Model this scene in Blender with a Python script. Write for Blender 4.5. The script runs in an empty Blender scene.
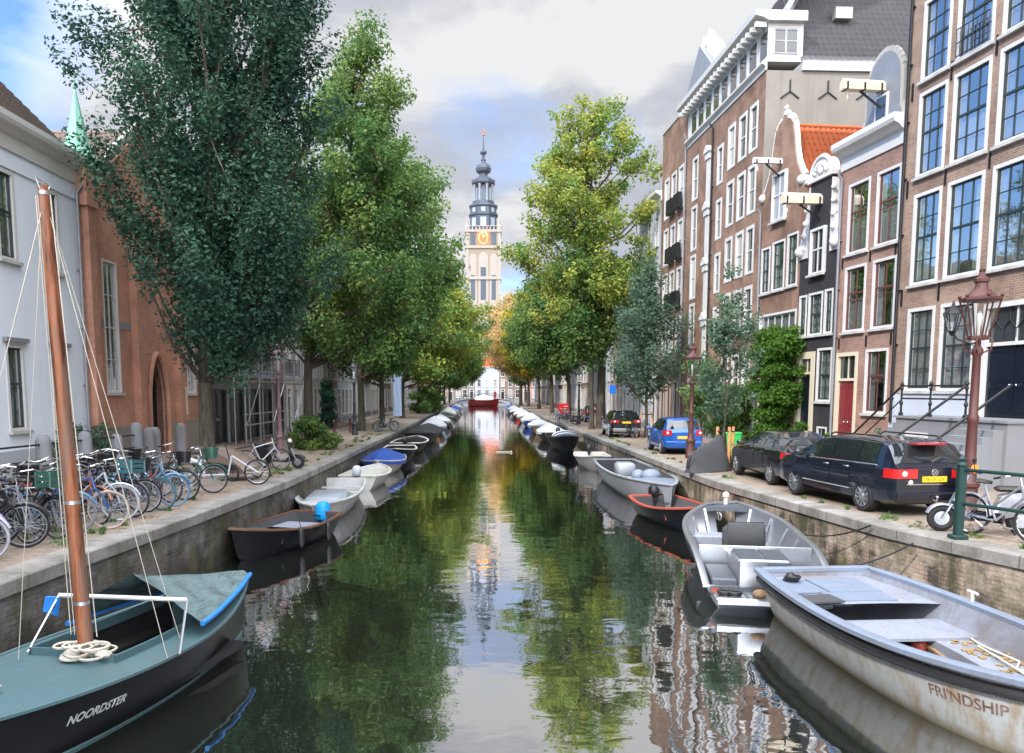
import bpy, math, random
import numpy as np
from mathutils import Vector, Matrix
R = math.radians
rnd = random.Random(11)
SC = bpy.context.scene
COL = SC.collection
TH = R(6.0); FPX = 786.0
EYE = 3.8

def lerp(a, b, t): return a+(b-a)*t
def pw(P, x):
    if x <= P[0][0]: return P[0][1]
    for (a, u), (b, v) in zip(P, P[1:]):
        if x <= b: return u+(v-u)*(x-a)/(b-a)
    return P[-1][1]
# ---- plan of the canal (metres; x to the right, y along the canal, water at z = 0)
ZQ = [(0, 1.36), (12, 1.35), (25, 1.2), (50, 1.0), (90, .9), (400, .9)]
QL = [(-10, -6.9), (4, -6.5), (10, -6.25), (15, -5.95), (22, -5.75), (30, -5.85), (44, -6.1), (90, -6.85), (128, -7.25), (200, -7.4)]
QR = [(-10, 10.5), (8, 9.1), (11.5, 8.0), (12.9, 7.45), (14.5, 7.2), (17, 7.0), (22, 6.5), (30, 6.42), (49, 6.36), (75, 6.1), (135, 5.6), (200, 5.5)]
def zq(y): return pw(ZQ, y)
def ql(y): return pw(QL, y)
def qr(y): return pw(QR, y)
def fr(y): return 17.33-.13*y if y < 37 else max(12.52-.05*(y-37), 11.2)

# ------------------------------------------------------------ mesh builder
class MB:
    def __init__(s): s.v = []; s.f = []; s.m = []
    def add(s, vs, fs, mi=0):
        b = len(s.v); s.v.extend([tuple(p) for p in vs])
        for f in fs: s.f.append(tuple(i+b for i in f)); s.m.append(mi)
    def quad(s, a, b, c, d, mi=0): s.add([a, b, c, d], [(0, 1, 2, 3)], mi)
    def box(s, x0, x1, y0, y1, z0, z1, mi=0, M=None):
        vs = [(x0, y0, z0), (x1, y0, z0), (x1, y1, z0), (x0, y1, z0), (x0, y0, z1), (x1, y0, z1), (x1, y1, z1), (x0, y1, z1)]
        if M: vs = [M @ Vector(p) for p in vs]
        s.add(vs, [(0, 3, 2, 1), (4, 5, 6, 7), (0, 1, 5, 4), (1, 2, 6, 5), (2, 3, 7, 6), (3, 0, 4, 7)], mi)
    def bbox(s, x0, x1, y0, y1, z0, z1, b=.02, mi=0, M=None):
        # box with chamfered vertical and horizontal edges
        n = 3
        def ring(z, i):
            return [(x0+i+b, y0+i, z), (x1-i-b, y0+i, z), (x1-i, y0+i+b, z), (x1-i, y1-i-b, z), (x1-i-b, y1-i, z), (x0+i+b, y1-i, z), (x0+i, y1-i-b, z), (x0+i, y0+i+b, z)]
        s.loft([[M @ Vector(p) if M else p for p in r] for r in (ring(z0, b), ring(z0+b, 0), ring(z1-b, 0), ring(z1, b))], True, True, mi)
    def loft(s, secs, closed=True, caps=True, mi=0):
        n = len(secs[0]); vs = [p for r in secs for p in r]; fs = []
        for i in range(len(secs)-1):
            for j in range(n if closed else n-1):
                k = (j+1) % n
                fs.append((i*n+j, i*n+k, (i+1)*n+k, (i+1)*n+j))
        if caps:
            fs.append(tuple(range(n-1, -1, -1))); b = (len(secs)-1)*n; fs.append(tuple(range(b, b+n)))
        s.add(vs, fs, mi)
    def tube(s, pts, r, n=8, mi=0, caps=True, closed=False):
        pts = [Vector(p) for p in pts]; N = len(pts)
        rs = r if isinstance(r, (list, tuple)) else [r]*N
        secs = []; ref = None
        for i, p in enumerate(pts):
            if closed: t = pts[(i+1) % N]-pts[i-1]
            else: t = pts[min(i+1, N-1)]-pts[max(i-1, 0)]
            if t.length < 1e-9: t = Vector((0, 0, 1))
            t.normalize()
            if ref is None: ref = Vector((0, 0, 1)) if abs(t.z) < .9 else Vector((1, 0, 0))
            a = ref-t*ref.dot(t)
            if a.length < 1e-4: a = Vector((1, 0, 0))-t*t.x
            a.normalize(); b = t.cross(a); ref = a
            secs.append([p+(a*math.cos(2*math.pi*k/n)+b*math.sin(2*math.pi*k/n))*rs[i] for k in range(n)])
        if closed: secs.append(secs[0])
        s.loft(secs, True, caps and not closed, mi)
    def bar(s, a, b, w, h=None, mi=0, up=(0, 0, 1)):
        a = Vector(a); b = Vector(b); h = h or w; t = (b-a).normalized(); u = Vector(up)
        if abs(t.dot(u)) > .95: u = Vector((1, 0, 0)) if abs(t.x) < .9 else Vector((0, 1, 0))
        x = t.cross(u).normalized(); y = x.cross(t)
        s.loft([[p+x*(i*w/2)+y*(j*h/2) for i, j in ((-1, -1), (1, -1), (1, 1), (-1, 1))] for p in (a, b)], True, True, mi)
    def lathe(s, prof, n=16, c=(0, 0, 0), mi=0, M=None, ph=0, caps=True):
        secs = []
        for r, z in prof:
            ring = [Vector((r*math.cos(2*math.pi*k/n+ph), r*math.sin(2*math.pi*k/n+ph), z)) for k in range(n)]
            if M: ring = [M @ p for p in ring]
            secs.append([p+Vector(c) for p in ring])
        s.loft(secs, True, caps, mi)
    def prism(s, poly, d0, d1, ax='y', mi=0, M=None):
        # poly: (a, b) pairs; ax = extrusion axis
        def P(p, d): 
            q = {'y': (p[0], d, p[1]), 'x': (d, p[0], p[1]), 'z': (p[0], p[1], d)}[ax]
            return M @ Vector(q) if M else q
        n = len(poly); vs = [P(p, d0) for p in poly]+[P(p, d1) for p in poly]
        s.add(vs, [tuple(range(n)), tuple(range(2*n-1, n-1, -1))]+[(i, i+n, (i+1) % n+n, (i+1) % n) for i in range(n)], mi)
    def ball(s, c, r, n=10, m=6, mi=0, sc=(1, 1, 1)):
        prof = [(max(math.sin(math.pi*i/m), .001)*r, -math.cos(math.pi*i/m)*r) for i in range(m+1)]
        s.lathe(prof, n, c, mi, Matrix.Diagonal((*sc, 1)))
    def torus(s, c, Rr, r, ax='y', n=24, m=6, mi=0, a0=0, a1=2*math.pi):
        full = abs(a1-a0-2*math.pi) < 1e-6; pts = []
        for i in range(n if full else n+1):
            a = a0+(a1-a0)*i/n; u, v = Rr*math.cos(a), Rr*math.sin(a)
            pts.append(Vector(c)+Vector({'y': (u, 0, v), 'x': (0, u, v), 'z': (u, v, 0)}[ax]))
        s.tube(pts, r, m, mi, True, full)
    def mesh(s, name, mats, smooth=35):
        me = bpy.data.meshes.new(name); me.from_pydata(s.v, [], s.f)
        for m in (mats if isinstance(mats, (list, tuple)) else [mats]): me.materials.append(m)
        if s.f:
            me.polygons.foreach_set('material_index', s.m)
            uvs(me)
            if smooth:
                me.polygons.foreach_set('use_smooth', [True]*len(s.f)); me.set_sharp_from_angle(angle=R(smooth))
        me.update()
        return me
    def build(s, name, mats, parent=None, smooth=35):
        return obj(name, s.mesh(name, mats, smooth), parent)

def uvs(me):
    # cube projected UVs in metres
    nl = len(me.loops); npoly = len(me.polygons)
    no = np.zeros(npoly*3); me.polygons.foreach_get('normal', no); no = np.abs(no.reshape(-1, 3))
    lt = np.zeros(npoly, dtype=np.int32); me.polygons.foreach_get('loop_total', lt)
    vi = np.zeros(nl, dtype=np.int32); me.loops.foreach_get('vertex_index', vi)
    co = np.zeros(len(me.vertices)*3); me.vertices.foreach_get('co', co); co = co.reshape(-1, 3)[vi]
    N = np.repeat(no, lt, axis=0)
    zt = (N[:, 2] > N[:, 0]+.02) & (N[:, 2] > N[:, 1]+.02); xt = (~zt) & (N[:, 0] > N[:, 1])
    uv = np.where(zt[:, None], co[:, [0, 1]], np.where(xt[:, None], co[:, [1, 2]], co[:, [0, 2]]))
    l = me.uv_layers.new(name='UVMap'); l.data.foreach_set('uv', uv.ravel())

def obj(name, me, parent=None, mats=None):
    o = bpy.data.objects.new(name, me); COL.objects.link(o)
    if parent is not None: o.parent = parent
    if mats:
        for i, m in enumerate(mats):
            o.material_slots[i].link = 'OBJECT'; o.material_slots[i].material = m
    return o
def thing(name, label, cat, loc=(0, 0, 0), rz=0, group=None):
    o = bpy.data.objects.new(name, None); COL.objects.link(o); o.empty_display_size = .2
    o.location = loc; o.rotation_euler = (0, 0, rz)
    return tag(o, label, cat, group)
def tag(o, label, cat, group=None, kind=None):
    o['label'] = label; o['category'] = cat
    if group: o['group'] = group
    if kind: o['kind'] = kind
    return o
def struct(o): o['kind'] = 'structure'; return o
def npmesh(name, V, Q, mats, mi=None, smooth=False):
    me = bpy.data.meshes.new(name); k = Q.shape[1]
    me.vertices.add(len(V)); me.vertices.foreach_set('co', np.ascontiguousarray(V, dtype=np.float32).ravel())
    me.loops.add(len(Q)*k); me.loops.foreach_set('vertex_index', np.ascontiguousarray(Q, dtype=np.int32).ravel())
    me.polygons.add(len(Q)); me.polygons.foreach_set('loop_start', np.arange(0, len(Q)*k, k, dtype=np.int32))
    for m in mats: me.materials.append(m)
    if mi is not None: me.polygons.foreach_set('material_index', mi)
    if smooth: me.polygons.foreach_set('use_smooth', [True]*len(Q))
    me.update(calc_edges=True); me.validate()
    return me

# ------------------------------------------------------------ materials
class NT:
    def __init__(s, name):
        s.mat = bpy.data.materials.new(name); s.mat.use_nodes = True
        s.t = s.mat.node_tree; s.t.nodes.clear()
        s.out = s.n('ShaderNodeOutputMaterial')
    def n(s, typ, ins={}, **kw):
        nd = s.t.nodes.new(typ)
        for k, v in kw.items(): setattr(nd, k, v)
        for k, v in ins.items():
            sk = nd.inputs[k]
            if isinstance(v, bpy.types.NodeSocket): s.t.links.new(v, sk)
            elif isinstance(v, tuple) and len(v) == 3 and sk.type == 'RGBA': sk.default_value = (*v, 1)
            else: sk.default_value = v
        return nd
    def noise(s, vec, scale, detail=4, rough=.55, dist=0):
        return s.n('ShaderNodeTexNoise', {'Vector': vec, 'Scale': scale, 'Detail': detail, 'Roughness': rough, 'Distortion': dist}).outputs['Fac']
    def ramp(s, fac, stops, interp='LINEAR'):
        nd = s.n('ShaderNodeValToRGB', {'Fac': fac}); cr = nd.color_ramp; cr.interpolation = interp
        while len(cr.elements) < len(stops): cr.elements.new(.5)
        for e, (p, c) in zip(cr.elements, stops):
            e.position = p; e.color = (*(c if isinstance(c, tuple) else (c, c, c)), 1)
        return nd.outputs['Color']
    def mix(s, fac, a, b, typ='MIX'):
        return s.n('ShaderNodeMix', {0: fac, 6: a, 7: b}, data_type='RGBA', blend_type=typ).outputs[2]
    def math(s, op, a, b=0.0, clamp=False):
        return s.n('ShaderNodeMath', {0: a, 1: b}, operation=op, use_clamp=clamp).outputs[0]
    def coord(s, kind='Object'): return s.n('ShaderNodeTexCoord').outputs[kind]
    def pos(s): return s.n('ShaderNodeNewGeometry').outputs['Position']
    def map(s, vec, sc=(1, 1, 1), rot=(0, 0, 0), loc=(0, 0, 0)):
        return s.n('ShaderNodeMapping', {'Vector': vec, 'Scale': sc, 'Rotation': rot, 'Location': loc}).outputs[0]
    def bump(s, h, strength=.3, dist=.02):
        return s.n('ShaderNodeBump', {'Height': h, 'Strength': strength, 'Distance': dist}).outputs[0]
    def pbr(s, col, rough=.6, metal=0.0, normal=None, spec=.5, coat=0.0, **kw):
        ins = {'Base Color': col, 'Roughness': rough, 'Metallic': metal, 'Specular IOR Level': spec, 'Coat Weight': coat}
        if normal is not None: ins['Normal'] = normal
        ins.update(kw)
        b = s.n('ShaderNodeBsdfPrincipled', ins)
        s.t.links.new(b.outputs[0], s.out.inputs[0])
        return s.mat
    def surf(s, sh): s.t.links.new(sh, s.out.inputs[0]); return s.mat

def simple(name, col, rough=.55, metal=0.0, var=.18, scale=6.0, bump=0.0, coat=0.0, dirt=0.0, dcol=(.12, .09, .06), spec=.5):
    t = NT(name); v = t.coord()
    f = t.noise(v, scale, 5)
    c = t.mix(f, tuple(x*(1-var) for x in col), tuple(min(x*(1+var), 1) for x in col))
    if dirt:
        d = t.ramp(t.noise(v, scale*.35, 7, .7), [(.48, 0.0), (.72, 1.0)])
        c = t.mix(t.math('MULTIPLY', d, dirt), c, dcol)
        sc = t.ramp(t.noise(t.map(v, (1, 1, .35)), scale*5, 6, .75), [(.52, 0.0), (.66, 1.0)])
        c = t.mix(t.math('MULTIPLY', sc, min(1, dirt*.8)), c, tuple(x*.5+y*.35 for x, y in zip(col, dcol)))
        ed = t.ramp(t.noise(v, scale*14, 3, .7), [(.35, .9), (.65, 1.05)])
        c = t.mix(1.0, c, ed, 'MULTIPLY')
    rr = t.math('ADD', t.math('MULTIPLY', t.noise(v, scale*2.3, 3), .2), rough-.1, True)
    return t.pbr(c, rr, metal, t.bump(f, bump, .02) if bump else None, spec, coat)

def brick(name, c1, c2, mortar, wear=.35, bw=.22, bh=.066, ms=.009):
    t = NT(name); uv = t.coord('UV'); p = t.pos()
    b = t.n('ShaderNodeTexBrick', {'Vector': uv, 'Color1': c1, 'Color2': c2, 'Mortar': mortar, 'Scale': 1.0, 'Mortar Size': ms,
        'Mortar Smooth': .1, 'Bias': -.1, 'Brick Width': bw, 'Row Height': bh}, offset=.5)
    big = t.noise(p, .55, 6, .65)
    c = t.mix(t.ramp(big, [(.38, 0.0), (.64, min(1, wear*1.5))]), b.outputs[0], tuple(x*.5 for x in c1))
    pat = t.noise(t.map(p, (1, 1, 1), (0, 0, 0), (4, 9, 2)), .9, 5, .6)
    c = t.mix(t.ramp(pat, [(.5, 0.0), (.62, wear)]), c, tuple(min(1, x*1.25+.03) for x in c2))
    str_ = t.noise(t.map(p, (1.6, 1.6, .22)), 1.0, 5, .6)
    c = t.mix(t.ramp(str_, [(.55, 0.0), (.8, wear*.8)]), c, tuple(min(1, x*1.5+.05) for x in c2))
    fine = t.noise(p, 30, 2)
    c = t.mix(.35, c, t.mix(fine, (.2, .2, .2), (.8, .8, .8)), 'OVERLAY')
    h = t.math('ADD', t.math('MULTIPLY', b.outputs[1], -1.0), t.math('MULTIPLY', fine, .5))
    return t.pbr(c, .85, 0.0, t.bump(h, .5, .008), .3)

def stucco(name, col, dirt=.3, dcol=(.2, .18, .16)):
    t = NT(name); p = t.pos()
    a = t.noise(p, .7, 6, .65); s_ = t.noise(t.map(p, (2.2, 2.2, .16)), 1.0, 5, .6)
    c = t.mix(t.ramp(a, [(.35, 0.0), (.8, dirt)]), col, dcol)
    c = t.mix(t.ramp(s_, [(.55, 0.0), (.85, dirt)]), c, tuple(x*.55 for x in col))
    f = t.noise(p, 40, 3)
    return t.pbr(c, .85, 0.0, t.bump(f, .2, .01), .25)

M = {}
M['white'] = simple('white_paint', (.63, .62, .6), .45, 0, .08, 3, 0, 0, .25, (.4, .38, .33))
M['cream'] = simple('cream_paint', (.62, .56, .42), .45, 0, .08, 3, 0, 0, .2, (.4, .35, .25))
M['sash'] = simple('dark_green_sash', (.02, .035, .035), .4, 0, .1)
M['brownsash'] = simple('brown_sash', (.12, .04, .03), .4, 0, .1)
M['sill'] = simple('stone_sill', (.5, .5, .48), .7, 0, .15, 5, .1, 0, .4)
M['iron'] = simple('black_iron', (.015, .016, .018), .45, .3, .3, 10)
M['chrome'] = simple('chrome', (.75, .76, .78), .18, 1, .05)
M['steel'] = simple('galvanised_steel', (.5, .52, .54), .4, .9, .15, 12)
M['rubber'] = simple('tyre_rubber', (.014, .014, .015), .8, 0, .3, 20)
M['reddoor'] = simple('red_door_paint', (.2, .028, .032), .35, 0, .1)
M['bluedoor'] = simple('dark_blue_door_paint', (.007, .011, .02), .3, 0, .15)
M['dark'] = simple('dark_interior', (.012, .012, .014), .9, 0, .2)
M['stone'] = stucco('pale_stone', (.42, .40, .36), .4)
M['bluestone'] = stucco('bluestone', (.22, .23, .25), .5)
M['lead'] = simple('lead_sheet', (.24, .25, .27), .5, .3, .2, 3)
M['rope'] = simple('rope', (.5, .46, .38), .9, 0, .2, 30)
M['whiterope'] = simple('white_rope', (.7, .7, .68), .9, 0, .15, 30)
M['wood'] = simple('weathered_wood', (.24, .15, .08), .7, 0, .35, 9, .2)
M['black'] = simple('black_plastic', (.012, .012, .013), .45, 0, .2)
M['saddle'] = simple('saddle_leather', (.02, .018, .016), .5, 0, .3)
def pane_mat(name, refl, tint):
    t = NT(name); v = t.pos()
    nrm = t.bump(t.noise(v, 1.3, 2), .12, .03)
    g = t.n('ShaderNodeBsdfGlossy', {'Color': (.95, .97, 1.0), 'Roughness': .02, 'Normal': nrm})
    tr = t.n('ShaderNodeBsdfTransparent', {'Color': tint})
    lw = t.n('ShaderNodeLayerWeight', {'Blend': .5})
    f = t.math('ADD', t.math('MULTIPLY', t.math('POWER', lw.outputs['Facing'], 4.0), .8), refl, True)
    return t.surf(t.n('ShaderNodeMixShader', {0: f, 1: tr.outputs[0], 2: g.outputs[0]}).outputs[0])
M['pane'] = pane_mat('window_glass', .42, (.8, .83, .85))
M['paneclear'] = pane_mat('clear_lamp_glass', .06, (.93, .95, .95))
def farpane():
    t = NT('far_window_glass'); r = t.n('ShaderNodeObjectInfo').outputs['Random']
    c = t.ramp(r, [(.0, (.02, .022, .028)), (.5, (.04, .045, .05)), (.6, (.22, .22, .2)), (1.0, (.4, .4, .37))])
    return t.pbr(c, .06, 0.0, t.bump(t.noise(t.pos(), 1.3, 2), .1, .03), .9, .4)
M['farpane'] = farpane()
M['darkpane'] = NT('dark_shop_glass').pbr((.015, .018, .022), .06, 0, None, .9, .3)
def curtain():
    t = NT('net_curtain'); r = t.n('ShaderNodeObjectInfo').outputs['Random']
    c = t.ramp(r, [(0, (.5, .5, .48)), (.5, (.4, .39, .35)), (1, (.58, .58, .58))])
    return t.pbr(c, .9)
M['curtain'] = curtain()
# bricks
M['br_purple'] = brick('purple_brown_brick', (.235, .14, .098), (.345, .222, .158), (.38, .34, .29))
M['br_red'] = brick('red_brown_brick', (.265, .135, .1), (.36, .2, .15), (.36, .31, .26))
M['br_brown'] = brick('brown_brick', (.21, .112, .074), (.3, .17, .112), (.28, .23, .18), .45)
M['br_dark'] = brick('black_painted_brick', (.032, .03, .034), (.042, .038, .042), (.028, .027, .03), .15)
M['br_orange'] = brick('orange_church_brick', (.45, .195, .125), (.53, .26, .175), (.43, .3, .22), .3)
M['br_dull'] = brick('dull_grey_brown_brick', (.2, .13, .1), (.27, .18, .14), (.3, .27, .23), .4)
M['st_blue'] = stucco('blue_white_plaster', (.76, .82, .9), .22, (.5, .52, .56))
M['st_white'] = stucco('white_plaster', (.56, .56, .55), .25)
M['st_grey'] = stucco('grey_plaster', (.26, .238, .205), .6, (.16, .14, .12))
M['st_cream'] = stucco('cream_plaster', (.5, .45, .35), .3)
M['st_slate'] = stucco('grey_blue_plaster', (.42, .45, .5), .25)
M['plinth'] = stucco('pale_blue_plinth', (.5, .55, .63), .3)
def tile(name, c1, c2, moss=0.3):
    t = NT(name); uv = t.coord('UV'); p = t.pos()
    r = t.n('ShaderNodeNewGeometry').outputs['Random Per Island']
    c = t.mix(t.noise(p, 2.5, 6, .7), c1, c2)
    c = t.mix(t.math('MULTIPLY', r, .5), c, tuple(x*.6 for x in c1))
    c = t.mix(t.ramp(t.noise(p, .8, 6, .7), [(.5, 0.0), (.75, moss)]), c, (.06, .06, .045))
    return t.pbr(c, .75, 0, None, .3)
M['t_orange'] = tile('orange_roof_tile', (.42, .095, .035), (.52, .15, .055), .3)
M['t_dark'] = tile('dark_roof_tile', (.07, .068, .075), (.14, .135, .14), .3)
M['t_brown'] = tile('grey_brown_roof_tile', (.16, .12, .1), (.26, .2, .17), .3)
M['copper'] = simple('green_copper', (.22, .5, .38), .6, 0, .25, 4)
def klinker(name, c1, c2, c3, sc=(1, 1, 1)):
    t = NT(name); p = t.pos()
    v = t.map(p, sc, (0, 0, 0))
    b = t.n('ShaderNodeTexBrick', {'Vector': v, 'Color1': c1, 'Color2': c2, 'Mortar': tuple(x*.35 for x in c1), 'Scale': 1.0, 'Mortar Size': .006,
        'Mortar Smooth': .2, 'Bias': 0.0, 'Brick Width': .2, 'Row Height': .1}, offset=.5)
    c = t.mix(t.ramp(t.noise(p, .5, 6, .7), [(.35, 0.0), (.75, .6)]), b.outputs[0], c3)
    g = t.ramp(t.noise(p, 1.6, 7, .72), [(.56, 0.0), (.7, .55)])
    c = t.mix(g, c, (.1, .1, .05))
    f = t.noise(p, 25, 3)
    c = t.mix(.4, c, t.mix(f, (.25, .25, .25), (.75, .75, .75)), 'OVERLAY')
    return t.pbr(c, .85, 0, t.bump(t.math('ADD', t.math('MULTIPLY', b.outputs[1], -1.0), t.math('MULTIPLY', f, .4)), .4, .01), .3)
M['street'] = klinker('brick_street', (.25, .2, .16), (.33, .26, .2), (.2, .17, .14))
M['pave'] = klinker('pavement_bricks', (.3, .22, .18), (.37, .28, .23), (.25, .2, .17))
def coping():
    t = NT('coping_stone'); p = t.pos(); uv = t.coord('UV')
    j = t.n('ShaderNodeTexBrick', {'Vector': t.map(p, (1, 1, 0), (0, 0, R(90))), 'Color1': (.27, .255, .24), 'Color2': (.34, .32, .3), 'Mortar': (.1, .1, .09),
        'Scale': 1.0, 'Mortar Size': .012, 'Brick Width': 1.15, 'Row Height': 30.0}, offset=0)
    c = t.mix(t.ramp(t.noise(p, 1.4, 7, .7), [(.36, 0.0), (.62, .8)]), j.outputs[0], (.12, .115, .095))
    f = t.noise(p, 18, 5, .7)
    c = t.mix(.4, c, t.mix(f, (.2, .2, .2), (.8, .8, .8)), 'OVERLAY')
    return t.pbr(c, .85, 0, t.bump(f, .35, .012), .3)
M['coping'] = coping()
def quaywall(name, c1, c2, mortar, warm):
    t = NT(name); p = t.pos()
    uv = t.n('ShaderNodeCombineXYZ', {0: t.n('ShaderNodeSeparateXYZ', {0: p}).outputs[1], 1: t.n('ShaderNodeSeparateXYZ', {0: p}).outputs[2]}).outputs[0]
    b = t.n('ShaderNodeTexBrick', {'Vector': uv, 'Color1': c1, 'Color2': c2, 'Mortar': mortar, 'Scale': 1.0, 'Mortar Size': .01,
        'Mortar Smooth': .2, 'Bias': -.1, 'Brick Width': .23, 'Row Height': .072}, offset=.5)
    c = b.outputs[0]
    # vertical dark runs, pale lime blooms, green slime near the water line
    run = t.noise(t.map(uv, (2.2, .28, 1)), 1.0, 6, .65)
    c = t.mix(t.ramp(run, [(.43, 0.0), (.56, .92)]), c, (.045, .042, .034))
    lime = t.noise(t.map(uv, (.9, 1.6, 1)), 1.0, 6, .7)
    c = t.mix(t.ramp(lime, [(.46, 0.0), (.62, .75)]), c, warm)
    z = t.n('ShaderNodeSeparateXYZ', {0: p}).outputs[2]
    w = t.math('ADD', t.math('MULTIPLY', t.noise(t.map(uv, (3, 1, 1)), 1.0, 4), .5), .1)
    g = t.math('LESS_THAN', z, w)
    wet = t.n('ShaderNodeMapRange', {'Value': t.math('SUBTRACT', z, w), 'From Min': -.12, 'From Max': .1, 'To Min': .85, 'To Max': 0.0}).outputs[0]
    c = t.mix(wet, c, (.02, .022, .014))
    moss = t.ramp(t.noise(t.map(uv, (1.2, .8, 1), (0, 0, 0), (7, 3, 0)), 1.0, 6, .7), [(.48, 0.0), (.62, .75)])
    c = t.mix(moss, c, (.09, .085, .04))
    f = t.noise(p, 22, 4, .7)
    c = t.mix(.45, c, t.mix(f, (.15, .15, .15), (.85, .85, .85)), 'OVERLAY')
    h = t.math('ADD', t.math('MULTIPLY', b.outputs[1], -1.0), t.math('MULTIPLY', f, .6))
    return t.pbr(c, .8, 0, t.bump(h, .6, .02), .3)
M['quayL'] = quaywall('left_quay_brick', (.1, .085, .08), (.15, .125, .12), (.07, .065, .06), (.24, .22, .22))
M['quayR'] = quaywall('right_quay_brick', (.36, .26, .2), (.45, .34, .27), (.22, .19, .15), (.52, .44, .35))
def water():
    t = NT('canal_water'); p = t.pos()
    n1 = t.noise(t.map(p, (.55, .9, 1)), 1.0, 2, .5, .3)
    n2 = t.noise(t.map(p, (1.8, 2.6, 1)), 1.0, 2, .5, .4)
    n3 = t.noise(t.map(p, (6, 8, 1)), 1.0, 2)
    h = t.math('ADD', t.math('MULTIPLY', n1, .6), t.math('ADD', t.math('MULTIPLY', n2, .2), t.math('MULTIPLY', n3, .02)))
    nr = t.bump(h, .15, .1)
    d = t.n('ShaderNodeBsdfDiffuse', {'Color': (.015, .018, .013)})
    g = t.n('ShaderNodeBsdfGlossy', {'Color': (.95, .94, .96), 'Roughness': .018, 'Normal': nr})
    lw = t.n('ShaderNodeFresnel', {'IOR': 1.33, 'Normal': nr})
    f = t.math('MINIMUM', t.math('ADD', t.math('MULTIPLY', lw.outputs[0], 1.1), .46), 1.0, True)
    return t.surf(t.n('ShaderNodeMixShader', {0: f, 1: d.outputs[0], 2: g.outputs[0]}).outputs[0])
M['water'] = water()
def bark():
    t = NT('tree_bark'); v = t.coord()
    f = t.noise(t.map(v, (9, 9, 1.8)), 1.0, 6, .65)
    c = t.ramp(f, [(.3, (.03, .026, .02)), (.6, (.1, .085, .065)), (.8, (.16, .14, .11))])
    c = t.mix(t.ramp(t.noise(v, 1.3, 5), [(.5, 0.0), (.7, .5)]), c, (.07, .08, .045))
    return t.pbr(c, .9, 0, t.bump(f, .9, .04), .2)
M['bark'] = bark()
def leaf(name, cols, hue=None, trans=.35):
    # cols: three greens dark to light; hue: colour of turning leaves
    t = NT(name); r = t.n('ShaderNodeNewGeometry').outputs['Random Per Island']; p = t.coord()
    L3 = lambda a, b: tuple(lerp(x, y, .5) for x, y in zip(a, b))
    c = t.ramp(r, [(0, L3(cols[0], cols[1])), (.5, cols[1]), (1, L3(cols[1], cols[2]))])
    c = t.mix(t.ramp(t.noise(p, .7, 4, .65), [(.36, .8), (.55, 0.0)]), c, cols[0])
    cl = t.noise(p, .9, 4, .65)
    c = t.mix(t.ramp(cl, [(.35, .0), (.68, .6)]), c, cols[2])
    if hue:
        k = t.ramp(t.math('ADD', t.noise(p, .35, 3, .6), t.math('MULTIPLY', r, .22)), [(.5, 0.0), (.72, .9)])
        c = t.mix(k, c, hue)
    d = t.n('ShaderNodeBsdfPrincipled', {'Base Color': c, 'Roughness': .6, 'Specular IOR Level': .12})
    tr = t.n('ShaderNodeBsdfTranslucent', {'Color': t.mix(.5, c, tuple(min(1, x*1.6) for x in cols[2]))})
    return t.surf(t.n('ShaderNodeMixShader', {0: trans, 1: d.outputs[0], 2: tr.outputs[0]}).outputs[0])
M['lf_dark'] = leaf('dark_blue_green_leaves', [(.018, .055, .042), (.034, .085, .058), (.065, .135, .08)], None, .25)
M['lf_green'] = leaf('bright_green_leaves', [(.038, .115, .045), (.065, .16, .055), (.115, .225, .068)], (.19, .24, .06))
M['lf_mid'] = leaf('mid_green_leaves', [(.035, .1, .04), (.06, .15, .05), (.1, .2, .06)], (.16, .22, .055))
M['lf_olive'] = leaf('olive_turning_leaves', [(.06, .15, .04), (.11, .22, .05), (.19, .29, .06)], (.38, .36, .07))
M['lf_yellow'] = leaf('yellow_green_leaves', [(.12, .17, .02), (.18, .22, .025), (.28, .28, .03)], (.42, .28, .03))
M['lf_orange'] = leaf('orange_leaves', [(.38, .28, .11), (.46, .35, .14), (.5, .43, .17)], (.5, .29, .15))
M['lf_sage'] = leaf('grey_green_leaves', [(.05, .095, .065), (.08, .14, .09), (.13, .2, .13)])
M['lf_ivy'] = leaf('ivy_leaves', [(.025, .075, .012), (.05, .13, .018), (.11, .2, .03)])
M['lf_fallen'] = leaf('dry_fallen_leaves', [(.16, .09, .03), (.25, .15, .04), (.34, .24, .06)], None, .1)
# ------------------------------------------------------------ setting: water, ground, streets
def strip(fa, fb, ys, za, zb=None):
    m = MB(); vs = []
    for y in ys: vs += [(fa(y), y, za(y)), (fb(y), y, (zb or za)(y))]
    m.add(vs, [(2*i, 2*i+1, 2*i+3, 2*i+2) for i in range(len(ys)-1)])
    return m
YS = [-10+2*i for i in range(106)]
w = MB(); w.quad((-9, -60, 0), (13, -60, 0), (13, 262, 0), (-9, 262, 0)); struct(w.build('canal_water', M['water']))
FL = -13.0
g = MB()
for x0, x1, y0, y1 in ((-700, -9, -120, 1200), (13, 700, -120, 1200), (-9, 13, 262, 1200)):
    g.quad((x0, y0, .62), (x1, y0, .62), (x1, y1, .62), (x0, y1, .62))
struct(g.build('ground', M['street']))
struct(strip(lambda y: FL-1, lambda y: ql(y)-.42, YS, zq).build('street', M['street']))
struct(strip(lambda y: qr(y)+.42, lambda y: fr(y)+1, YS, zq).build('street', M['street']))
def pavement(fa, fb, ys):
    m = MB(); secs = []
    for y in ys:
        z = zq(y); secs.append([(fa(y), y, z-.1), (fa(y), y, z+.09), (fb(y), y, z+.09), (fb(y), y, z-.1)])
    m.loft(secs, True, True); return m
struct(pavement(lambda y: FL-.5, lambda y: FL+1.7, YS).build('pavement', M['pave']))
struct(pavement(lambda y: fr(y)-1.5, lambda y: fr(y)+.5, YS[8:]).build('pavement', M['pave']))
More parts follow.
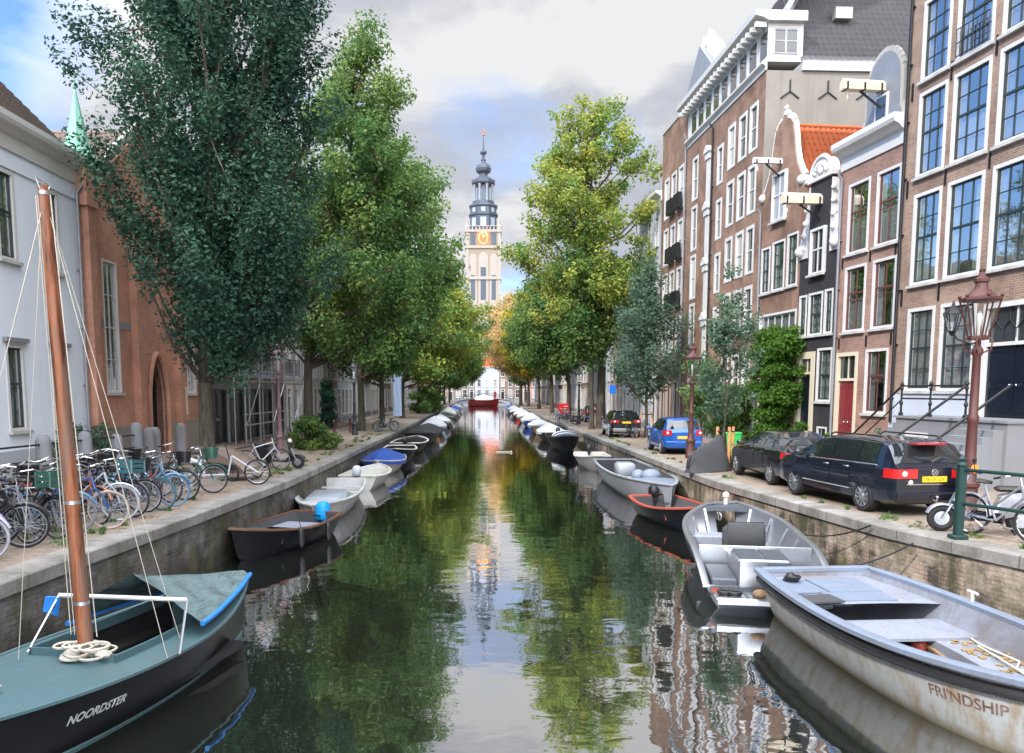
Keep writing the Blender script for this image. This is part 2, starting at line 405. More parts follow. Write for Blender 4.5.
def quay(side, label, mat):
    q = ql if side < 0 else qr; a = MB(); c = MB(); sa = []; sc = []
    for y in YS:
        x = q(y); z = zq(y)
        sa.append([(x, y, -.8), (x, y, z-.2), (x+side*.5, y, z-.2), (x+side*.5, y, -.8)])
        sc.append([(x-side*.06, y, z-.2), (x-side*.06, y, z-.02), (x-side*.04, y, z+.005), (x+side*.46, y, z+.005), (x+side*.46, y, z-.2)])
    a.loft(sa); c.loft(sc)
    t = thing('quay_wall', label, 'quay wall'); a.build('wall_face', mat, t); c.build('coping', M['coping'], t, 30)
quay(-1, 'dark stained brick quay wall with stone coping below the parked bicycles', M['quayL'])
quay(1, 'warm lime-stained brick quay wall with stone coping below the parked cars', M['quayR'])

# ------------------------------------------------------------ houses
WC = {}
def win_parts(w, h, st):
    key = (round(w, 2), round(h, 2), st)
    if key in WC: return WC[key]
    o = dict(cas=.1, cm='white', sm='sash', nc=2, nr=4, mid=.5, sill=True, far=False, curt=2, proud=.025, arch=0)
    o.update(STY[st]); a = o['cas']
    m = MB()
    p = -o['proud']
    for b in ((0, a, p, .12, 0, h), (w-a, w, p, .12, 0, h), (a, w-a, p, .12, h-a, h), (a, w-a, p, .12, 0, a*.8)): m.box(*b, 0)
    if not o['far']:
        s = .05; x0, x1, z0, z1 = a, w-a, a*.8, h-a
        for b in ((x0, x0+s, .04, .09, z0, z1), (x1-s, x1, .04, .09, z0, z1), (x0+s, x1-s, .04, .09, z1-s, z1), (x0+s, x1-s, .04, .09, z0, z0+s)): m.box(*b, 1)
        if o['mid']: zm = z0+(z1-z0)*o['mid']; m.box(x0+s, x1-s, .035, .088, zm-.035, zm+.035, 1)
        for i in range(1, o['nc']):
            x = x0+(x1-x0)*i/o['nc']; m.box(x-.013, x+.013, .048, .086, z0+s, z1-s, 1)
        for i in range(1, o['nr']):
            z = z0+(z1-z0)*i/o['nr']
            if not o['mid'] or abs(z-zm) > .06: m.box(x0+s, x1-s, .05, .085, z-.013, z+.013, 1)
    else:
        x0, x1, z0, z1 = a, w-a, a*.8, h-a
        if o['mid']: zm = z0+(z1-z0)*o['mid']; m.box(x0, x1, .03, .09, zm-.03, zm+.03, 1)
        for i in range(1, o['nc']):
            x = x0+(x1-x0)*i/o['nc']; m.box(x-.02, x+.02, .035, .085, z0, z1, 1)
    fm = m.mesh('window', [M[o['cm']], M[o['sm']]], 0)
    q = MB(); q.quad((a, .075, a*.5), (w-a, .075, a*.5), (w-a, .075, h-a*.5), (a, .075, h-a*.5))
    pm = q.mesh('pane', M['darkpane' if st == 'shop' else 'farpane' if o['far'] else 'pane'], 0)
    sm = None
    if o['sill']:
        s_ = MB(); s_.box(-.06, w+.06, -.12, .03, -.09, -.003); sm = s_.mesh('sill', M[o.get('sillm', 'sill')], 0)
    cms = []
    if not o['far']:
        for mode in range(3):
            c = MB(); spans = [[(a, w-a, z0, h)], [(a, a+w*.26, 0, h), (w-a-w*.26, w-a, 0, h)], [(a, w-a, 0, h*.5), (a, a+w*.2, h*.5, h)]][mode]
            for u0, u1, c0, c1 in spans:
                n = max(6, int((u1-u0)/.03)); vs = []
                for i in range(n+1):
                    x = lerp(u0, u1, i/n); y = .15+.02*math.sin(i*1.15)+.012*math.sin(i*2.7+1)
                    vs += [(x, y, c0), (x, y, c1)]
                c.add(vs, [(2*i, 2*i+2, 2*i+3, 2*i+1) for i in range(n)])
            cms.append(c.mesh('curtain', M['curtain'], 60))
    WC[key] = (fm, pm, sm, cms, o); return WC[key]
STY = {
 'grand': dict(nc=3, nr=4, mid=.52, cas=.11),
 'two': dict(nc=2, nr=2, mid=.6, sm='brownsash'),
 'six': dict(nc=2, nr=4, mid=.5, cas=.09),
 'blank': dict(nc=1, nr=2, mid=.5, cas=.09, sm='white'),
 'left': dict(nc=2, nr=2, mid=.55, cas=.1),
 'band': dict(nc=5, nr=1, mid=None, cas=.09, sm='white'),
 'gothic': dict(nc=2, nr=4, mid=None, cas=.06, sm='white'),
 'low': dict(nc=2, nr=1, mid=None, cas=.07),
 'far': dict(far=True, nc=2, mid=.55, sm='white', sill=True),
 'farw': dict(far=True, nc=1, mid=.5, sm='white', sill=False, cas=.16),
 'shop': dict(far=True, nc=3, mid=.75, sm='sash', cm='sash', sill=False, cas=.06),
}
class House:
    def __init__(s, name, label, cat, A, B, zb, H, mat, depth=9.0, group=None):
        s.A = Vector((A[0], A[1])); s.B = Vector((B[0], B[1])); d = s.B-s.A
        s.W = d.length; s.H = H; s.D = depth; s.mat = mat
        s.t = thing(name, label, cat, (A[0], A[1], zb), math.atan2(d.y, d.x), group)
        s.op = []; s.extra = []; s.w = MB(); s.zb = zb
    def x(s, Y):   # local x of the world Y on the facade
        return (Y-s.A.y)/(s.B.y-s.A.y)*s.W
    def win(s, xa, xb, z0, z1, st, curt=None, **k):
        x0, x1 = min(xa, xb), max(xa, xb)
        s.op.append((x0, x1, z0, z1))
        fm, pm, sm, cms, o = win_parts(x1-x0, z1-z0, st)
        f = obj('window', fm, s.t); f.location = (x0, 0, z0)
        obj('pane', pm, f)
        if sm: obj('sill', sm, f)
        if cms:
            c = rnd.choice([0, 1, 2, 1, 2, None]) if curt is None else curt
            if c is not None and c >= 0: obj('curtain', cms[c], f)
        return f
    def winY(s, Ya, Yb, z0, z1, st, curt=None):   # by world coordinates
        return s.win(s.x(Ya), s.x(Yb), z0-s.zb, z1-s.zb, st, curt)
    def door(s, x0, x1, z0, z1, col='bluedoor', trans=.7, leaves=1, cm='white', cas=.13):
        x0, x1 = min(x0, x1), max(x0, x1); s.op.append((x0, x1, z0, z1)); w, h = x1-x0, z1-z0
        m = MB()
        for b in ((0, cas, -.04, .14, 0, h), (w-cas, w, -.04, .14, 0, h), (cas, w-cas, -.04, .14, h-cas, h)): m.box(*b, 0)
        if trans: m.box(cas, w-cas, 0, .13, h-trans-.06, h-trans+.04, 0)
        f = m.build('door_frame', M[cm], s.t, 0); f.location = (x0, 0, z0)
        top = h-trans-.06 if trans else h-cas
        if trans:
            q = MB(); q.quad((cas, .09, h-trans+.04), (w-cas, .09, h-trans+.04), (w-cas, .09, h-cas), (cas, .09, h-cas)); q.build('pane', M['farpane'], f, 0)
            if w > 1.2:
                q = MB(); q.box(w/2-.02, w/2+.02, .05, .088, h-trans+.04, h-cas); q.build('glazing_bar', M[cm], f, 0)
        lw = (w-2*cas)/leaves
        for i in range(leaves):
            d = MB(); a = cas+i*lw; d.box(a+.01, a+lw-.01, .08, .13, .02, top-.01)
            for (p0, p1) in ((.08, .42), (.5, .93)):
                zz0, zz1 = .02+p0*top, .02+p1*top
                for b in ((a+.1, a+.14, zz0, zz1), (a+lw-.14, a+lw-.1, zz0, zz1), (a+.14, a+lw-.14, zz0, zz0+.04), (a+.14, a+lw-.14, zz1-.04, zz1)):
                    d.box(b[0], b[1], .06, .0785, b[2], b[3])
            dd = d.build('door', M[col], s.t, 0); dd.location = (x0, 0, z0)
            k = MB(); k.ball((a+(.12 if i else lw-.12), .05, top*.46), .035); k.build('handle', M['chrome'], dd)
        return f
    def hole(s, x0, x1, z0, z1): s.op.append((x0, x1, z0, z1))
    def cornice(s, z, h, dep=.45, mat='white', x0=None, x1=None):
        m = MB(); a, b = (-.06 if x0 is None else x0), (s.W+.06 if x1 is None else x1)
        prof = [(.0, z), (-.06, z), (-.06, z+h*.45), (-dep*.35, z+h*.5), (-dep*.55, z+h*.62), (-dep*.9, z+h*.7), (-dep, z+h*.82), (-dep, z+h), (.0, z+h)]
        m.prism(prof, a, b, 'x')
        return m.build('cornice', M[mat], s.t, 20)
    def gable(s, out, z, mat=None, cop='white', th=.3, cw=.09):
        # out: list of (x, z) above the wall top, left to right
        poly = [(x, z+q) for x, q in out]
        s.w.prism(list(reversed(poly)), 0, th, 'y', 0)
        if cop:
            m = MB()
            for (a, b) in zip(poly, poly[1:]):
                m.bar((a[0], th/2-.03, a[1]), (b[0], th/2-.03, b[1]), th+.12, cw, 0, (0, 1, 0))
            return m.build('gable_coping', M[cop], s.t, 40)
    def finish(s, plinth=None, roof=None, dark=1.0):
        W, H, D = s.W, s.H, s.D
        xs = sorted({0, W, *[o[0] for o in s.op], *[o[1] for o in s.op]}); zs = sorted({0, H, *[o[2] for o in s.op], *[o[3] for o in s.op]})
        m = s.w
        for i in range(len(xs)-1):
            for j in range(len(zs)-1):
                x0, x1, z0, z1 = xs[i], xs[i+1], zs[j], zs[j+1]; cx, cz = (x0+x1)/2, (z0+z1)/2
                if any(o[0] < cx < o[1] and o[2] < cz < o[3] for o in s.op): continue
                if x1-x0 > 1e-4 and z1-z0 > 1e-4: m.quad((x0, 0, z0), (x1, 0, z0), (x1, 0, z1), (x0, 0, z1))
        for x0, x1, z0, z1 in s.op:
            e = .5
            m.quad((x0, 0, z0), (x0, e, z0), (x0, e, z1), (x0, 0, z1)); m.quad((x1, 0, z1), (x1, e, z1), (x1, e, z0), (x1, 0, z0))
            m.quad((x0, 0, z1), (x0, e, z1), (x1, e, z1), (x1, 0, z1)); m.quad((x0, e, z0), (x0, 0, z0), (x1, 0, z0), (x1, e, z0))
            m.quad((x0, e, z0), (x1, e, z0), (x1, e, z1), (x0, e, z1), 1)
        m.quad((0, D, 0), (0, 0, 0), (0, 0, H), (0, D, H), 2); m.quad((W, 0, 0), (W, D, 0), (W, D, H), (W, 0, H), 2)
        m.quad((W, D, 0), (0, D, 0), (0, D, H), (W, D, H), 2); m.quad((0, 0, H), (W, 0, H), (W, D, H), (0, D, H), 2)
        m.build('wall', [s.mat, M['dark'], s.extra[0] if s.extra else s.mat], s.t, 0)
        if plinth:
            cuts = sorted([(o[0], o[1]) for o in s.op if o[2] < plinth[0]]); a = -.02
            for c0, c1 in cuts+[(W+.02, W+.02)]:
                if c0-a > .05: p = MB(); p.box(a, c0, -.06, .01, -.15, plinth[0]); p.build('plinth', plinth[1], s.t, 0)
                a = max(a, c1)
        return s
def pantiles(name, P, U, V, mat, parent, tw=.24, th=.33, amp=.035):
    # a tiled slope: origin P, along the eaves U, up the slope V (Vectors, local)
    P, U, V = Vector(P), Vector(U), Vector(V); n = U.cross(V).normalized()
    nu = max(2, int(U.length/tw)); nv = max(2, int(V.length/th)); k = 5
    prof = [(i/k, amp*(math.sin(2*math.pi*i/k)*.6+.6)) for i in range(k)]
    vs = []; q = []
    us = [(c+f, h) for c in range(nu) for f, h in prof]; L = len(us)
    for r in range(nv):
        for e in (0, 1):
            for u, h in us:
                p = P+U*(u/nu)+V*((r+e*1.0)/nv)+n*(h+(.045 if e == 0 else .012)); vs.append(p)
    qs = []
    for r in range(nv):
        b = r*2*L
        for i in range(L-1): qs.append((b+i, b+i+1, b+L+i+1, b+L+i))
        if r: 
            for i in range(L-1): qs.append((b-L+i, b-L+i+1, b+i+1, b+i))
    me = npmesh(name, np.array([tuple(v) for v in vs]), np.array(qs), [mat], None, False)
    return obj(name, me, parent)
def chimney(par, x, y, z, h, mat):
    m = MB(); m.box(x-.35, x+.35, y-.25, y+.25, z, z+h); m.box(x-.42, x+.42, y-.32, y+.32, z+h, z+h+.12)
    for k in (-.17, .17): m.lathe([(.1, z+h+.12), (.09, z+h+.4)], 10, (x+k, y, 0))
    m.build('chimney', mat, par, 30)
def saddle_roof(H_, z, zr, mat, par_ridge='perp', inset=.25):
    # ridge runs back from the facade (perp)
    W, D = H_.W, H_.D
    r = pantiles('roof', (W+.05, inset, z), (0, D-inset, 0), (-W/2-.05, 0, zr-z), mat, H_.t)
    l = pantiles('roof', (-.05, D, z), (0, -(D-inset), 0), (W/2+.05, 0, zr-z), mat, H_.t)
    m = MB(); m.prism([(-.05, z), (W+.05, z), (W/2, zr)], D-.1, D, 'y'); m.tube([(W/2, inset, zr+.05), (W/2, D, zr+.05)], .1, 8)
    m.build('ridge', mat, r, 30)
    return r
def front_roof(H_, z, dz, run, mat, y0=.1):
    # slope rising back from the facade
    r = pantiles('roof', (-.02, y0, z), (H_.W+.04, 0, 0), (0, run, dz), mat, H_.t)
    m = MB(); m.tube([(0, y0+run, z+dz+.04), (H_.W, y0+run, z+dz+.04)], .1, 8)
    for x in (.0, H_.W-.02): m.prism([(y0, z-.1), (y0+run, z+dz-.02), (y0+run*2, z-.1)], x, x+.02, 'x')
    m.quad((0, y0+run, z+dz), (H_.W, y0+run, z+dz), (H_.W, y0+2*run, z), (0, y0+2*run, z)); m.build('ridge', mat, r, 30)
    return r
def bell(W, h, top=.35, sh=.0, n=10):
    # bell-gable outline
    a = [(0, 0), (0, .25)]
    for i in range(n+1):
        t = i/n; x = W*.5*(1-top)*(t**.75) if t < 1 else W*.5*(1-top)
        a.append((x*(.55+.45*t), .25+(h*.72-.25)*(t**1.6)))
    c = W/2; r = W*.5*top
    b = [(c-r*math.cos(math.pi*i/8), h*.72+(h*.28)*math.sin(math.pi*i/8)) for i in range(1, 5)]
    L = a+b
    return L+[(W-x, z) for x, z in reversed(L[:-1])]
def neck(W, h, nw=.5):
    a = [(0, 0), (.02*W, .1)]
    x1 = W*(1-nw)/2
    for i in range(7): 
        t = i/6; a.append((.04*W+(x1-.04*W)*math.sin(t*math.pi/2), .15+h*.62*(1-math.cos(t*math.pi/2))))
    a += [(x1, h*.8), (x1-.06, h*.8), (x1-.06, h*.84)]
    c = W/2; r = W*nw/2+.06
    a += [(c-r*math.cos(math.pi*i/8), h*.84+h*.16*math.sin(math.pi*i/8)) for i in range(1, 5)]
    return a+[(W-x, z) for x, z in reversed(a[:-1])]
def step(W, h, n=4):
    a = [(0, 0)]
    for i in range(n):
        a += [(W*.5*i/(n+.6), h*(i+1)/(n+1)), (W*.5*(i+1)/(n+.6), h*(i+1)/(n+1))]
    a.append((a[-1][0], h)); 
    return a+[(W-x, z) for x, z in reversed(a)]
def anchors(H_, pts, up=.55):
    for x, z in pts:
        m = MB(); m.box(x-.025, x+.025, -.05, -.004, z-up/2, z+up/2); m.build('wall_anchor', M['iron'], H_.t, 0)
def beam(H_, x, z, L=1.5, mat='cream', w=.3):
    m = MB(); m.prism([(-w/2, 0), (w/2, 0), (w/2, w*.8), (0, w*1.25), (-w/2, w*.8)], -L, .1, 'y', 0, Matrix.Translation((x, 0, z)))
    m.tube([(x, -L+.2, z), (x, -L+.2, z-.2), (x+.05, -L+.2, z-.3), (x, -L+.2, z-.36)], .025, 6)
    hb = m.build('hoist_beam', M[mat], H_.t, 0)
    for yy in (-L+.12, -L*.5, -.12): m = MB(); m.box(x-w/2-.012, x+w/2+.012, yy-.03, yy+.03, z-.012, z+w*.8); m.build('iron_strap', M['iron'], hb, 0)
    m = MB(); m.bar((x, -.02, z-.55), (x, -L*.55, z-.02), .06); m.build('strut', M['iron'], hb, 0)

def RA(y): return (fr(y), y)
# ---- right bank, near to far: near brown house with the stoop
zb = 1.2
h1 = House('canal_house', 'tall purple-brown brick house with large gridded windows, behind the nearest red lamp', 'house', RA(27.02), RA(17.3), zb, 17.6, M['br_purple'], 11)
cols = [(26.4, 25.1), (24.85, 23.35), (23.05, 21.5), (21.1, 19.6), (19.2, 17.8)]
for i, (a, b) in enumerate(cols):
    if i < 2 or i == 4: h1.winY(a, b, 3.77, 6.45, 'grand', 0)
    h1.winY(a, b, 7.2, 10.1, 'grand', (2, 1, 2, 2, 0)[i]); h1.winY(a, b, 10.62, 13.25, 'grand', (1, 2, 2, 0, 0)[i]); h1.winY(a, b, 13.6, 16.05, 'grand', (1, 1, 2, 2, 1)[i])
dx0, dx1 = h1.x(23.05), h1.x(20.75)
h1.door(dx0, dx1, 2.99-zb, 6.25-zb, 'bluedoor', 1.15, 2, 'white', .14)
tr = MB(); tw_ = dx1-dx0
for i in range(5):
    x = dx0+.14+(tw_-.28)*i/4
    for s_ in (-1, 1):
        xe = x+s_*(tw_-.28)/8
        if dx0+.1 < xe < dx1-.1: tr.tube([(x, .06, 5.1-zb+.15), (x, .06, 5.1-zb+.4), (xe, .06, 5.1-zb+.65), (xe, .06, 6.1-zb)], .018, 5)
tr.build('fanlight_tracery', M['iron'], h1.t)
anchors(h1, [(h1.x(y), z-zb) for y in (26.75, 24.98, 23.2, 21.3) for z in (6.85, 10.36, 13.43)])
h1.finish((2.46, M['plinth'])); h1.cornice(17.6, .8)
rl = MB(); xa, xb_ = h1.x(24.75), h1.x(23.45)
for k in range(9): rl.tube([(lerp(xa, xb_, k/8), -.1, 13.68-zb), (lerp(xa, xb_, k/8), -.1, 14.5-zb)], .014, 5)
for z in (13.72, 14.1, 14.5): rl.tube([(xa, -.1, z-zb), (xb_, -.1, z-zb)], .018, 5)
rl.build('balcony_rail', M['iron'], h1.t)
# stoop with landing, flights and railings
st = MB(); L0, L1 = h1.x(24.6), h1.x(20.2); zl = 2.95-zb
st.box(L0, L1, -1.5, -.065, 0.1, zl); st.box(L0-.05, L1+.05, -1.56, -.065, zl, zl+.07)
for i in range(9): st.box(L0-.3*(9-i), L0-.3*(8-i)-.003, -1.4, -.065, .05, .1+(zl-.1)*(i+1)/10)
for i in range(8): st.box(L1-1.5, L1-.1, -1.505-.3*(8-i), -1.505-.3*(7-i)-.003, .02, .1+(zl-.1)*(i+1)/9)
stp = st.build('stoop', M['bluestone'], h1.t, 0)
cd = MB(); cx = L0+1.0; cd.box(cx-.5, cx+.5, -1.53, -1.502, .15, 1.35, 0); cd.box(cx-.36, cx+.36, -1.545, -1.531, .18, 1.2, 1)
cd.build('cellar_door', [M['white'], M['bluedoor']], h1.t, 0)
rp = MB()
def baluster(m, x, y, z, h=.95):
    m.lathe([(.07, z), (.07, z+.08), (.035, z+.12), (.03, z+.3), (.06, z+.38), (.03, z+.46), (.028, z+h-.2), (.055, z+h-.12), (.03, z+h-.06), (.065, z+h), (.03, z+h+.07), (.001, z+h+.1)], 10, (x, y, 0))
for x in (L0+.1, L0+1.4, L1-1.6): baluster(rp, x, -1.42, zl+.07)
for z in (.55, .95): rp.tube([(L0+.1, -1.42, zl+.07+z*.95), (L1-1.6, -1.42, zl+.07+z*.95)], .025, 6)
baluster(rp, L0-2.5, -1.42, .1); rp.tube([(L0-2.5, -1.42, 1.0), (L0+.1, -1.42, zl+.98)], .035, 6); rp.tube([(L0-2.5, -1.42, .6), (L0+.1, -1.42, zl+.55)], .022, 6)
for x in (L1-1.6, L1-.05):
    baluster(rp, x, -3.9, .1); rp.tube([(x, -3.9, 1.02), (x, -1.42, zl+.98)], .04, 6)
rp.build('stoop_railing', M['iron'], h1.t)
wl = MB(); lx = h1.x(22.95)-.15; lz = 5.75-zb
wl.tube([(lx, -.02, lz-.55), (lx, -.35, lz-.62), (lx, -.75, lz-.5), (lx, -.95, lz-.32)], .022, 6); wl.tube([(lx, -.02, lz-.9), (lx, -.3, lz-.62)], .018, 6)
wl.lathe([(.03, lz-.4), (.08, lz-.3), (.12, lz-.26)], 8, (lx, -.95, 0))
wl.lathe([(.26, lz+.22), (.25, lz+.25), (.15, lz+.38), (.05, lz+.46), (.03, lz+.56), (.001, lz+.62)], 6, (lx, -.95, 0))
for k in range(6):
    a = math.pi/3*k; wl.bar((lx+.12*math.cos(a), -.95+.12*math.sin(a), lz-.26), (lx+.24*math.cos(a), -.95+.24*math.sin(a), lz+.22), .02)
wlo = wl.build('wall_lantern', M['iron'], h1.t)
wg = MB(); wg.lathe([(.112, lz-.25), (.228, lz+.21)], 6, (lx, -.95, 0), 0, None, 0, False); wg.build('lantern_glass', M['paneclear'], wlo, 0)

# house with white cornice and grey bell dormer
h2 = House('canal_house', 'brick house with a white cornice, grey round attic gable and red door', 'house', RA(30.58), RA(27.03), zb, 10.75, M['br_red'], 10)
for z0, z1 in ((8.8, 11.35), (5.95, 8.35)):
    h2.winY(30.12, 28.8, z0, z1, 'two', 2); h2.winY(28.42, 27.1, z0, z1, 'two', 1 if z0 < 7 else 2)
h2.winY(28.6, 27.3, 2.97, 5.25, 'two', 1)
h2.door(h2.x(30.42), h2.x(29.05), .08, 5.2-zb, 'reddoor', 1.0, 2, 'cream', .14)
anchors(h2, [(h2.x(y), z-zb) for y in (30.3, 28.6, 27.2) for z in (5.55, 8.55)], .4)
h2.finish((.5, M['bluestone'])); h2.cornice(10.75, .95, .5)
d = MB(); c0 = h2.x(28.4); r_ = .88; z_ = 11.7
out = [(c0-r_-.25, z_), (c0-r_-.02, z_+.5)]+[(c0-r_*math.cos(math.pi*i/14), z_+1.5+.95*math.sin(math.pi*i/14)) for i in range(15)]+[(c0+r_+.02, z_+.5), (c0+r_+.25, z_)]
d.prism(list(reversed(out)), .02, .35, 'y')
dm = d.build('attic_gable', M['lead'], h2.t, 0)
e = MB()
for a, b in zip(out, out[1:]): e.bar((a[0], .1, a[1]), (b[0], .1, b[1]), .34, .1, 0, (0, 1, 0))
e.build('gable_coping', M['stone'], dm, 40)
e = MB(); e.box(c0-.36, c0+.36, -.03, .018, z_+.1, z_+1.05, 0); e.box(c0-.27, c0+.27, -.045, -.031, z_+.2, z_+.97, 1); e.build('hatch', [M['white'], M['farpane']], dm, 0)
beam(h2, c0, z_+1.15, 1.5, 'cream', .3)
rf = MB(); rf.prism([(c0-1.0, z_-.2), (c0+1.0, z_-.2), (c0+.95, z_+1.1), (c0, z_+2.0), (c0-.95, z_+1.1)], .352, 4.5, 'y'); rf.build('dormer_roof', M['t_dark'], h2.t, 0)
front_roof(h2, 11.65, 2.1, 4.0, M['t_dark'], .4)

# narrow black house with white neck gable ornaments
h3 = House('canal_house', 'narrow black house with white carved claw pieces on its neck gable', 'house', RA(33.42), RA(30.6), zb, 7.95, M['br_dark'], 9)
h3.winY(33.34, 32.74, 6.0, 7.68, 'six', 0); h3.winY(32.62, 31.56, 6.0, 7.7, 'six', 0); h3.winY(31.44, 30.84, 6.0, 7.72, 'six', 0)
h3.door(h3.x(33.34), h3.x(31.95), .1, 5.35-zb, 'bluedoor', .85, 1, 'cream', .28)
h3.winY(31.8, 30.72, 3.35, 5.45, 'six', 0); h3.winY(31.6, 30.9, 1.6, 2.35, 'low', -1)
W3 = h3.W; nx0, nx1 = .62, W3-.62; nz = 7.95
# neck wall with its window
h3.w.prism([(nx1, nz), (nx1, nz+2.9), (nx0, nz+2.9), (nx0, nz)][::-1], 0, .3, 'y')
fm, pm, sm, cms, o = win_parts(1.06, 1.8, 'far')
f = obj('window', fm, h3.t); f.location = (W3/2-.53, -.1, nz-.75+.0); obj('pane', pm, f); obj('sill', sm, f)
orn = MB()
for sg in (-1, 1):
    cxx = W3/2; X = lambda u: cxx+sg*u
    # claw piece: concave scroll outline
    pts = [(nx1-cxx+.02, 0), (W3/2+.05, 0), (W3/2+.05, .55), (W3/2-.1, .72)]+[(nx1-cxx+.02+.5*(1-math.sin(i/8*math.pi/2))+.02, .75+2.0*(i/8)) for i in range(9)]+[(nx1-cxx+.02, 2.8)]
    poly = [(X(u), nz-.9+.9+v) for u, v in pts]
    orn.prism(poly if sg < 0 else poly[::-1], -.06, .24, 'y')
    for k in range(5): orn.ball((X(nx1-cxx+.3-.04*k), -.05, nz+.4+.5*k), .16-.015*k, 8, 6)
    orn.ball((X(W3/2-.15), -.08, nz+.3), .24, 10, 6)
c = W3/2; zt = nz+2.9
orn.box(nx0-.1, nx1+.1, -.12, .3, zt, zt+.14)
orn.prism([(c-.8*math.cos(math.pi*i/14), zt+.14+.72*math.sin(math.pi*i/14)) for i in range(15)][::-1], -.05, .28, 'y')
orn.torus((c, -.05, zt+.14), .74, .09, 'y', 16, 6, 0, 0, math.pi)
for k in range(7):
    a = math.pi*(k+.5)/7; orn.ball((c+.42*math.cos(a), -.07, zt+.22+.36*math.sin(a)), .12, 8, 5)
orn.ball((c, -.09, zt+.36), .2, 10, 6, 0, (1, .5, 1))
orn.build('gable_ornament', M['white'], h3.t, 40)
beam(h3, c-.05, nz+1.95, 1.6, 'cream', .34)
h3.finish((.4, M['bluestone']))
saddle_roof(h3, 7.95, 7.95+2.75, M['t_orange'])

# brick house with white bell gable
h4 = House('canal_house', 'brown brick house with a white-edged bell gable and orange roof', 'house', RA(37.0), RA(33.45), zb, 11.0, M['br_brown'], 10)
h4.winY(36.85, 33.55, 5.5, 7.2, 'band', 0)
h4.winY(36.85, 36.0, 8.15, 10.2, 'six', 2); h4.winY(35.82, 34.7, 8.17, 10.3, 'six', 2); h4.winY(34.52, 33.62, 8.2, 10.4, 'six', 1)
h4.win(h4.x(36.7), h4.x(35.7), 1.2, 3.6, 'six', 0)
h4.door(h4.x(35.3), h4.x(34.2), .1, 3.6, 'bluedoor', .6, 1, 'cream')
fm, pm, sm, cms, o = win_parts(1.2, 2.05, 'far')
f = obj('window', fm, h4.t); f.location = (h4.x(35.3)-.6, -.1, 9.95); obj('pane', pm, f); obj('sill', sm, f)
W4 = h4.W; c4 = W4/2
L = [(0, 0), (.05, .35), (.32, .62), (.62, 1.1), (.82, 1.7), (.95, 2.4), (1.1, 2.85), (1.35, 3.1), (c4-.15, 3.2), (c4, 3.4)]
out = L+[(W4-x, z) for x, z in reversed(L[:-1])]
h4.gable(out, 11.0, None, 'white', .3, .12)
f = MB(); f.lathe([(.12, 14.35), (.15, 14.45), (.06, 14.52), (.14, 14.65), (.001, 14.8)], 10, (c4, .1, 0))
for x in (.1, W4-.1): f.ball((x, 0, 11.25), .2, 10, 8)
f.build('gable_finial', M['white'], h4.t)
beam(h4, c4-.1, 12.35, 1.3, 'white', .2)
h4.finish((.6, M['bluestone']))
saddle_roof(h4, 10.9, 13.9, M['t_orange'])

# large brown warehouse-like building
B1 = 48.6
h5 = House('warehouse_building', 'large brown brick building with white attic storey and grey plastered side wall', 'building', RA(B1), RA(37.02), 1.1, 17.0, M['br_brown'], 13)
h5.extra = [M['st_grey']]
rows = [(14.95, 17.1), (12.1, 14.35), (9.3, 11.55), (6.5, 8.75), (3.3, 5.6)]
for z0, z1 in rows:
    for a, b in ((38.82, 37.8), (40.22, 39.15), (41.72, 40.68)): h5.winY(a, b, z0, z1, 'farw')
    h5.winY(43.3, 42.4, z0-.35, z1-.5, 'farw'); h5.winY(47.6, 46.55, z0-.2, z1+.1, 'farw')
hs = MB(); x = h5.x(44.55)
hs.box(x-.27, x+.27, -.1, -.004, 3.5, 15.6)
for z in (15.6, 12.6, 9.6, 6.6): hs.box(x-.42, x+.42, -.25, -.004, z, z+.14); hs.prism([(x-.4, z+.14), (x+.4, z+.14), (x, z+.4)][::-1], -.25, -.004, 'y'); hs.box(x-.34, x+.34, -.18, -.004, z-.35, z-.004)
hs.build('hoist_bay', M['white'], h5.t, 0)
h5.finish((1.2, M['bluestone']))
h5.cornice(17.0, .35, .25)
at = MB(); at.box(-.05, h5.W+.05, -.02, 1.6, 17.36, 19.0)
ato = at.build('attic', M['white'], h5.t, 0)
aw = MB()
for k in range(9):
    x = .7+k*1.27; aw.box(x, x+.8, -.035, -.021, 17.6, 18.7)
aw.box(h5.W+.051, h5.W+.065, .25, 1.35, 17.7, 18.75, 0)
aw.build('pane', M['farpane'], ato, 0)
ag = MB()
for i in range(3):
    for zz in (17.7, 18.22, 18.7): ag.box(h5.W+.066, h5.W+.085, .25, 1.35, zz-.02, zz+.05)
    y = .25+.535*i; ag.box(h5.W+.066, h5.W+.087, y, y+.05, 17.7, 18.75)
ag.build('glazing_bar', M['white'], ato, 0)
co = MB(); co.prism([(1.65, 19.0), (-.1, 19.0), (-.35, 19.12), (-.7, 19.2), (-.75, 19.42), (1.65, 19.42)], -.3, h5.W+.35, 'x')
for k in range(22): co.box(k*.55, k*.55+.2, -.62, -.12, 18.78, 18.998)
co.build('cornice', M['white'], h5.t, 0)
pe = MB(); x = h5.x(45.2); pe.prism([(x-2.4, 19.42), (x+2.4, 19.42), (x, 21.4)][::-1], -.55, .6, 'y')
po = pe.build('pediment', M['lead'], h5.t, 0); pe = MB()
pe.bar((x-2.6, -.1, 19.5), (x, -.1, 21.55), 1.4, .2, 0, (0, 1, 0)); pe.bar((x+2.6, -.1, 19.5), (x, -.1, 21.55), 1.4, .2, 0, (0, 1, 0))
pe.build('pediment_moulding', M['white'], po, 0)
W5, D5 = h5.W, h5.D
sb = MB(); sb.box(W5-.004, W5+.12, 1.61, D5, 17.0, 17.4); sb.build('gable_flashing', M['white'], h5.t, 0)
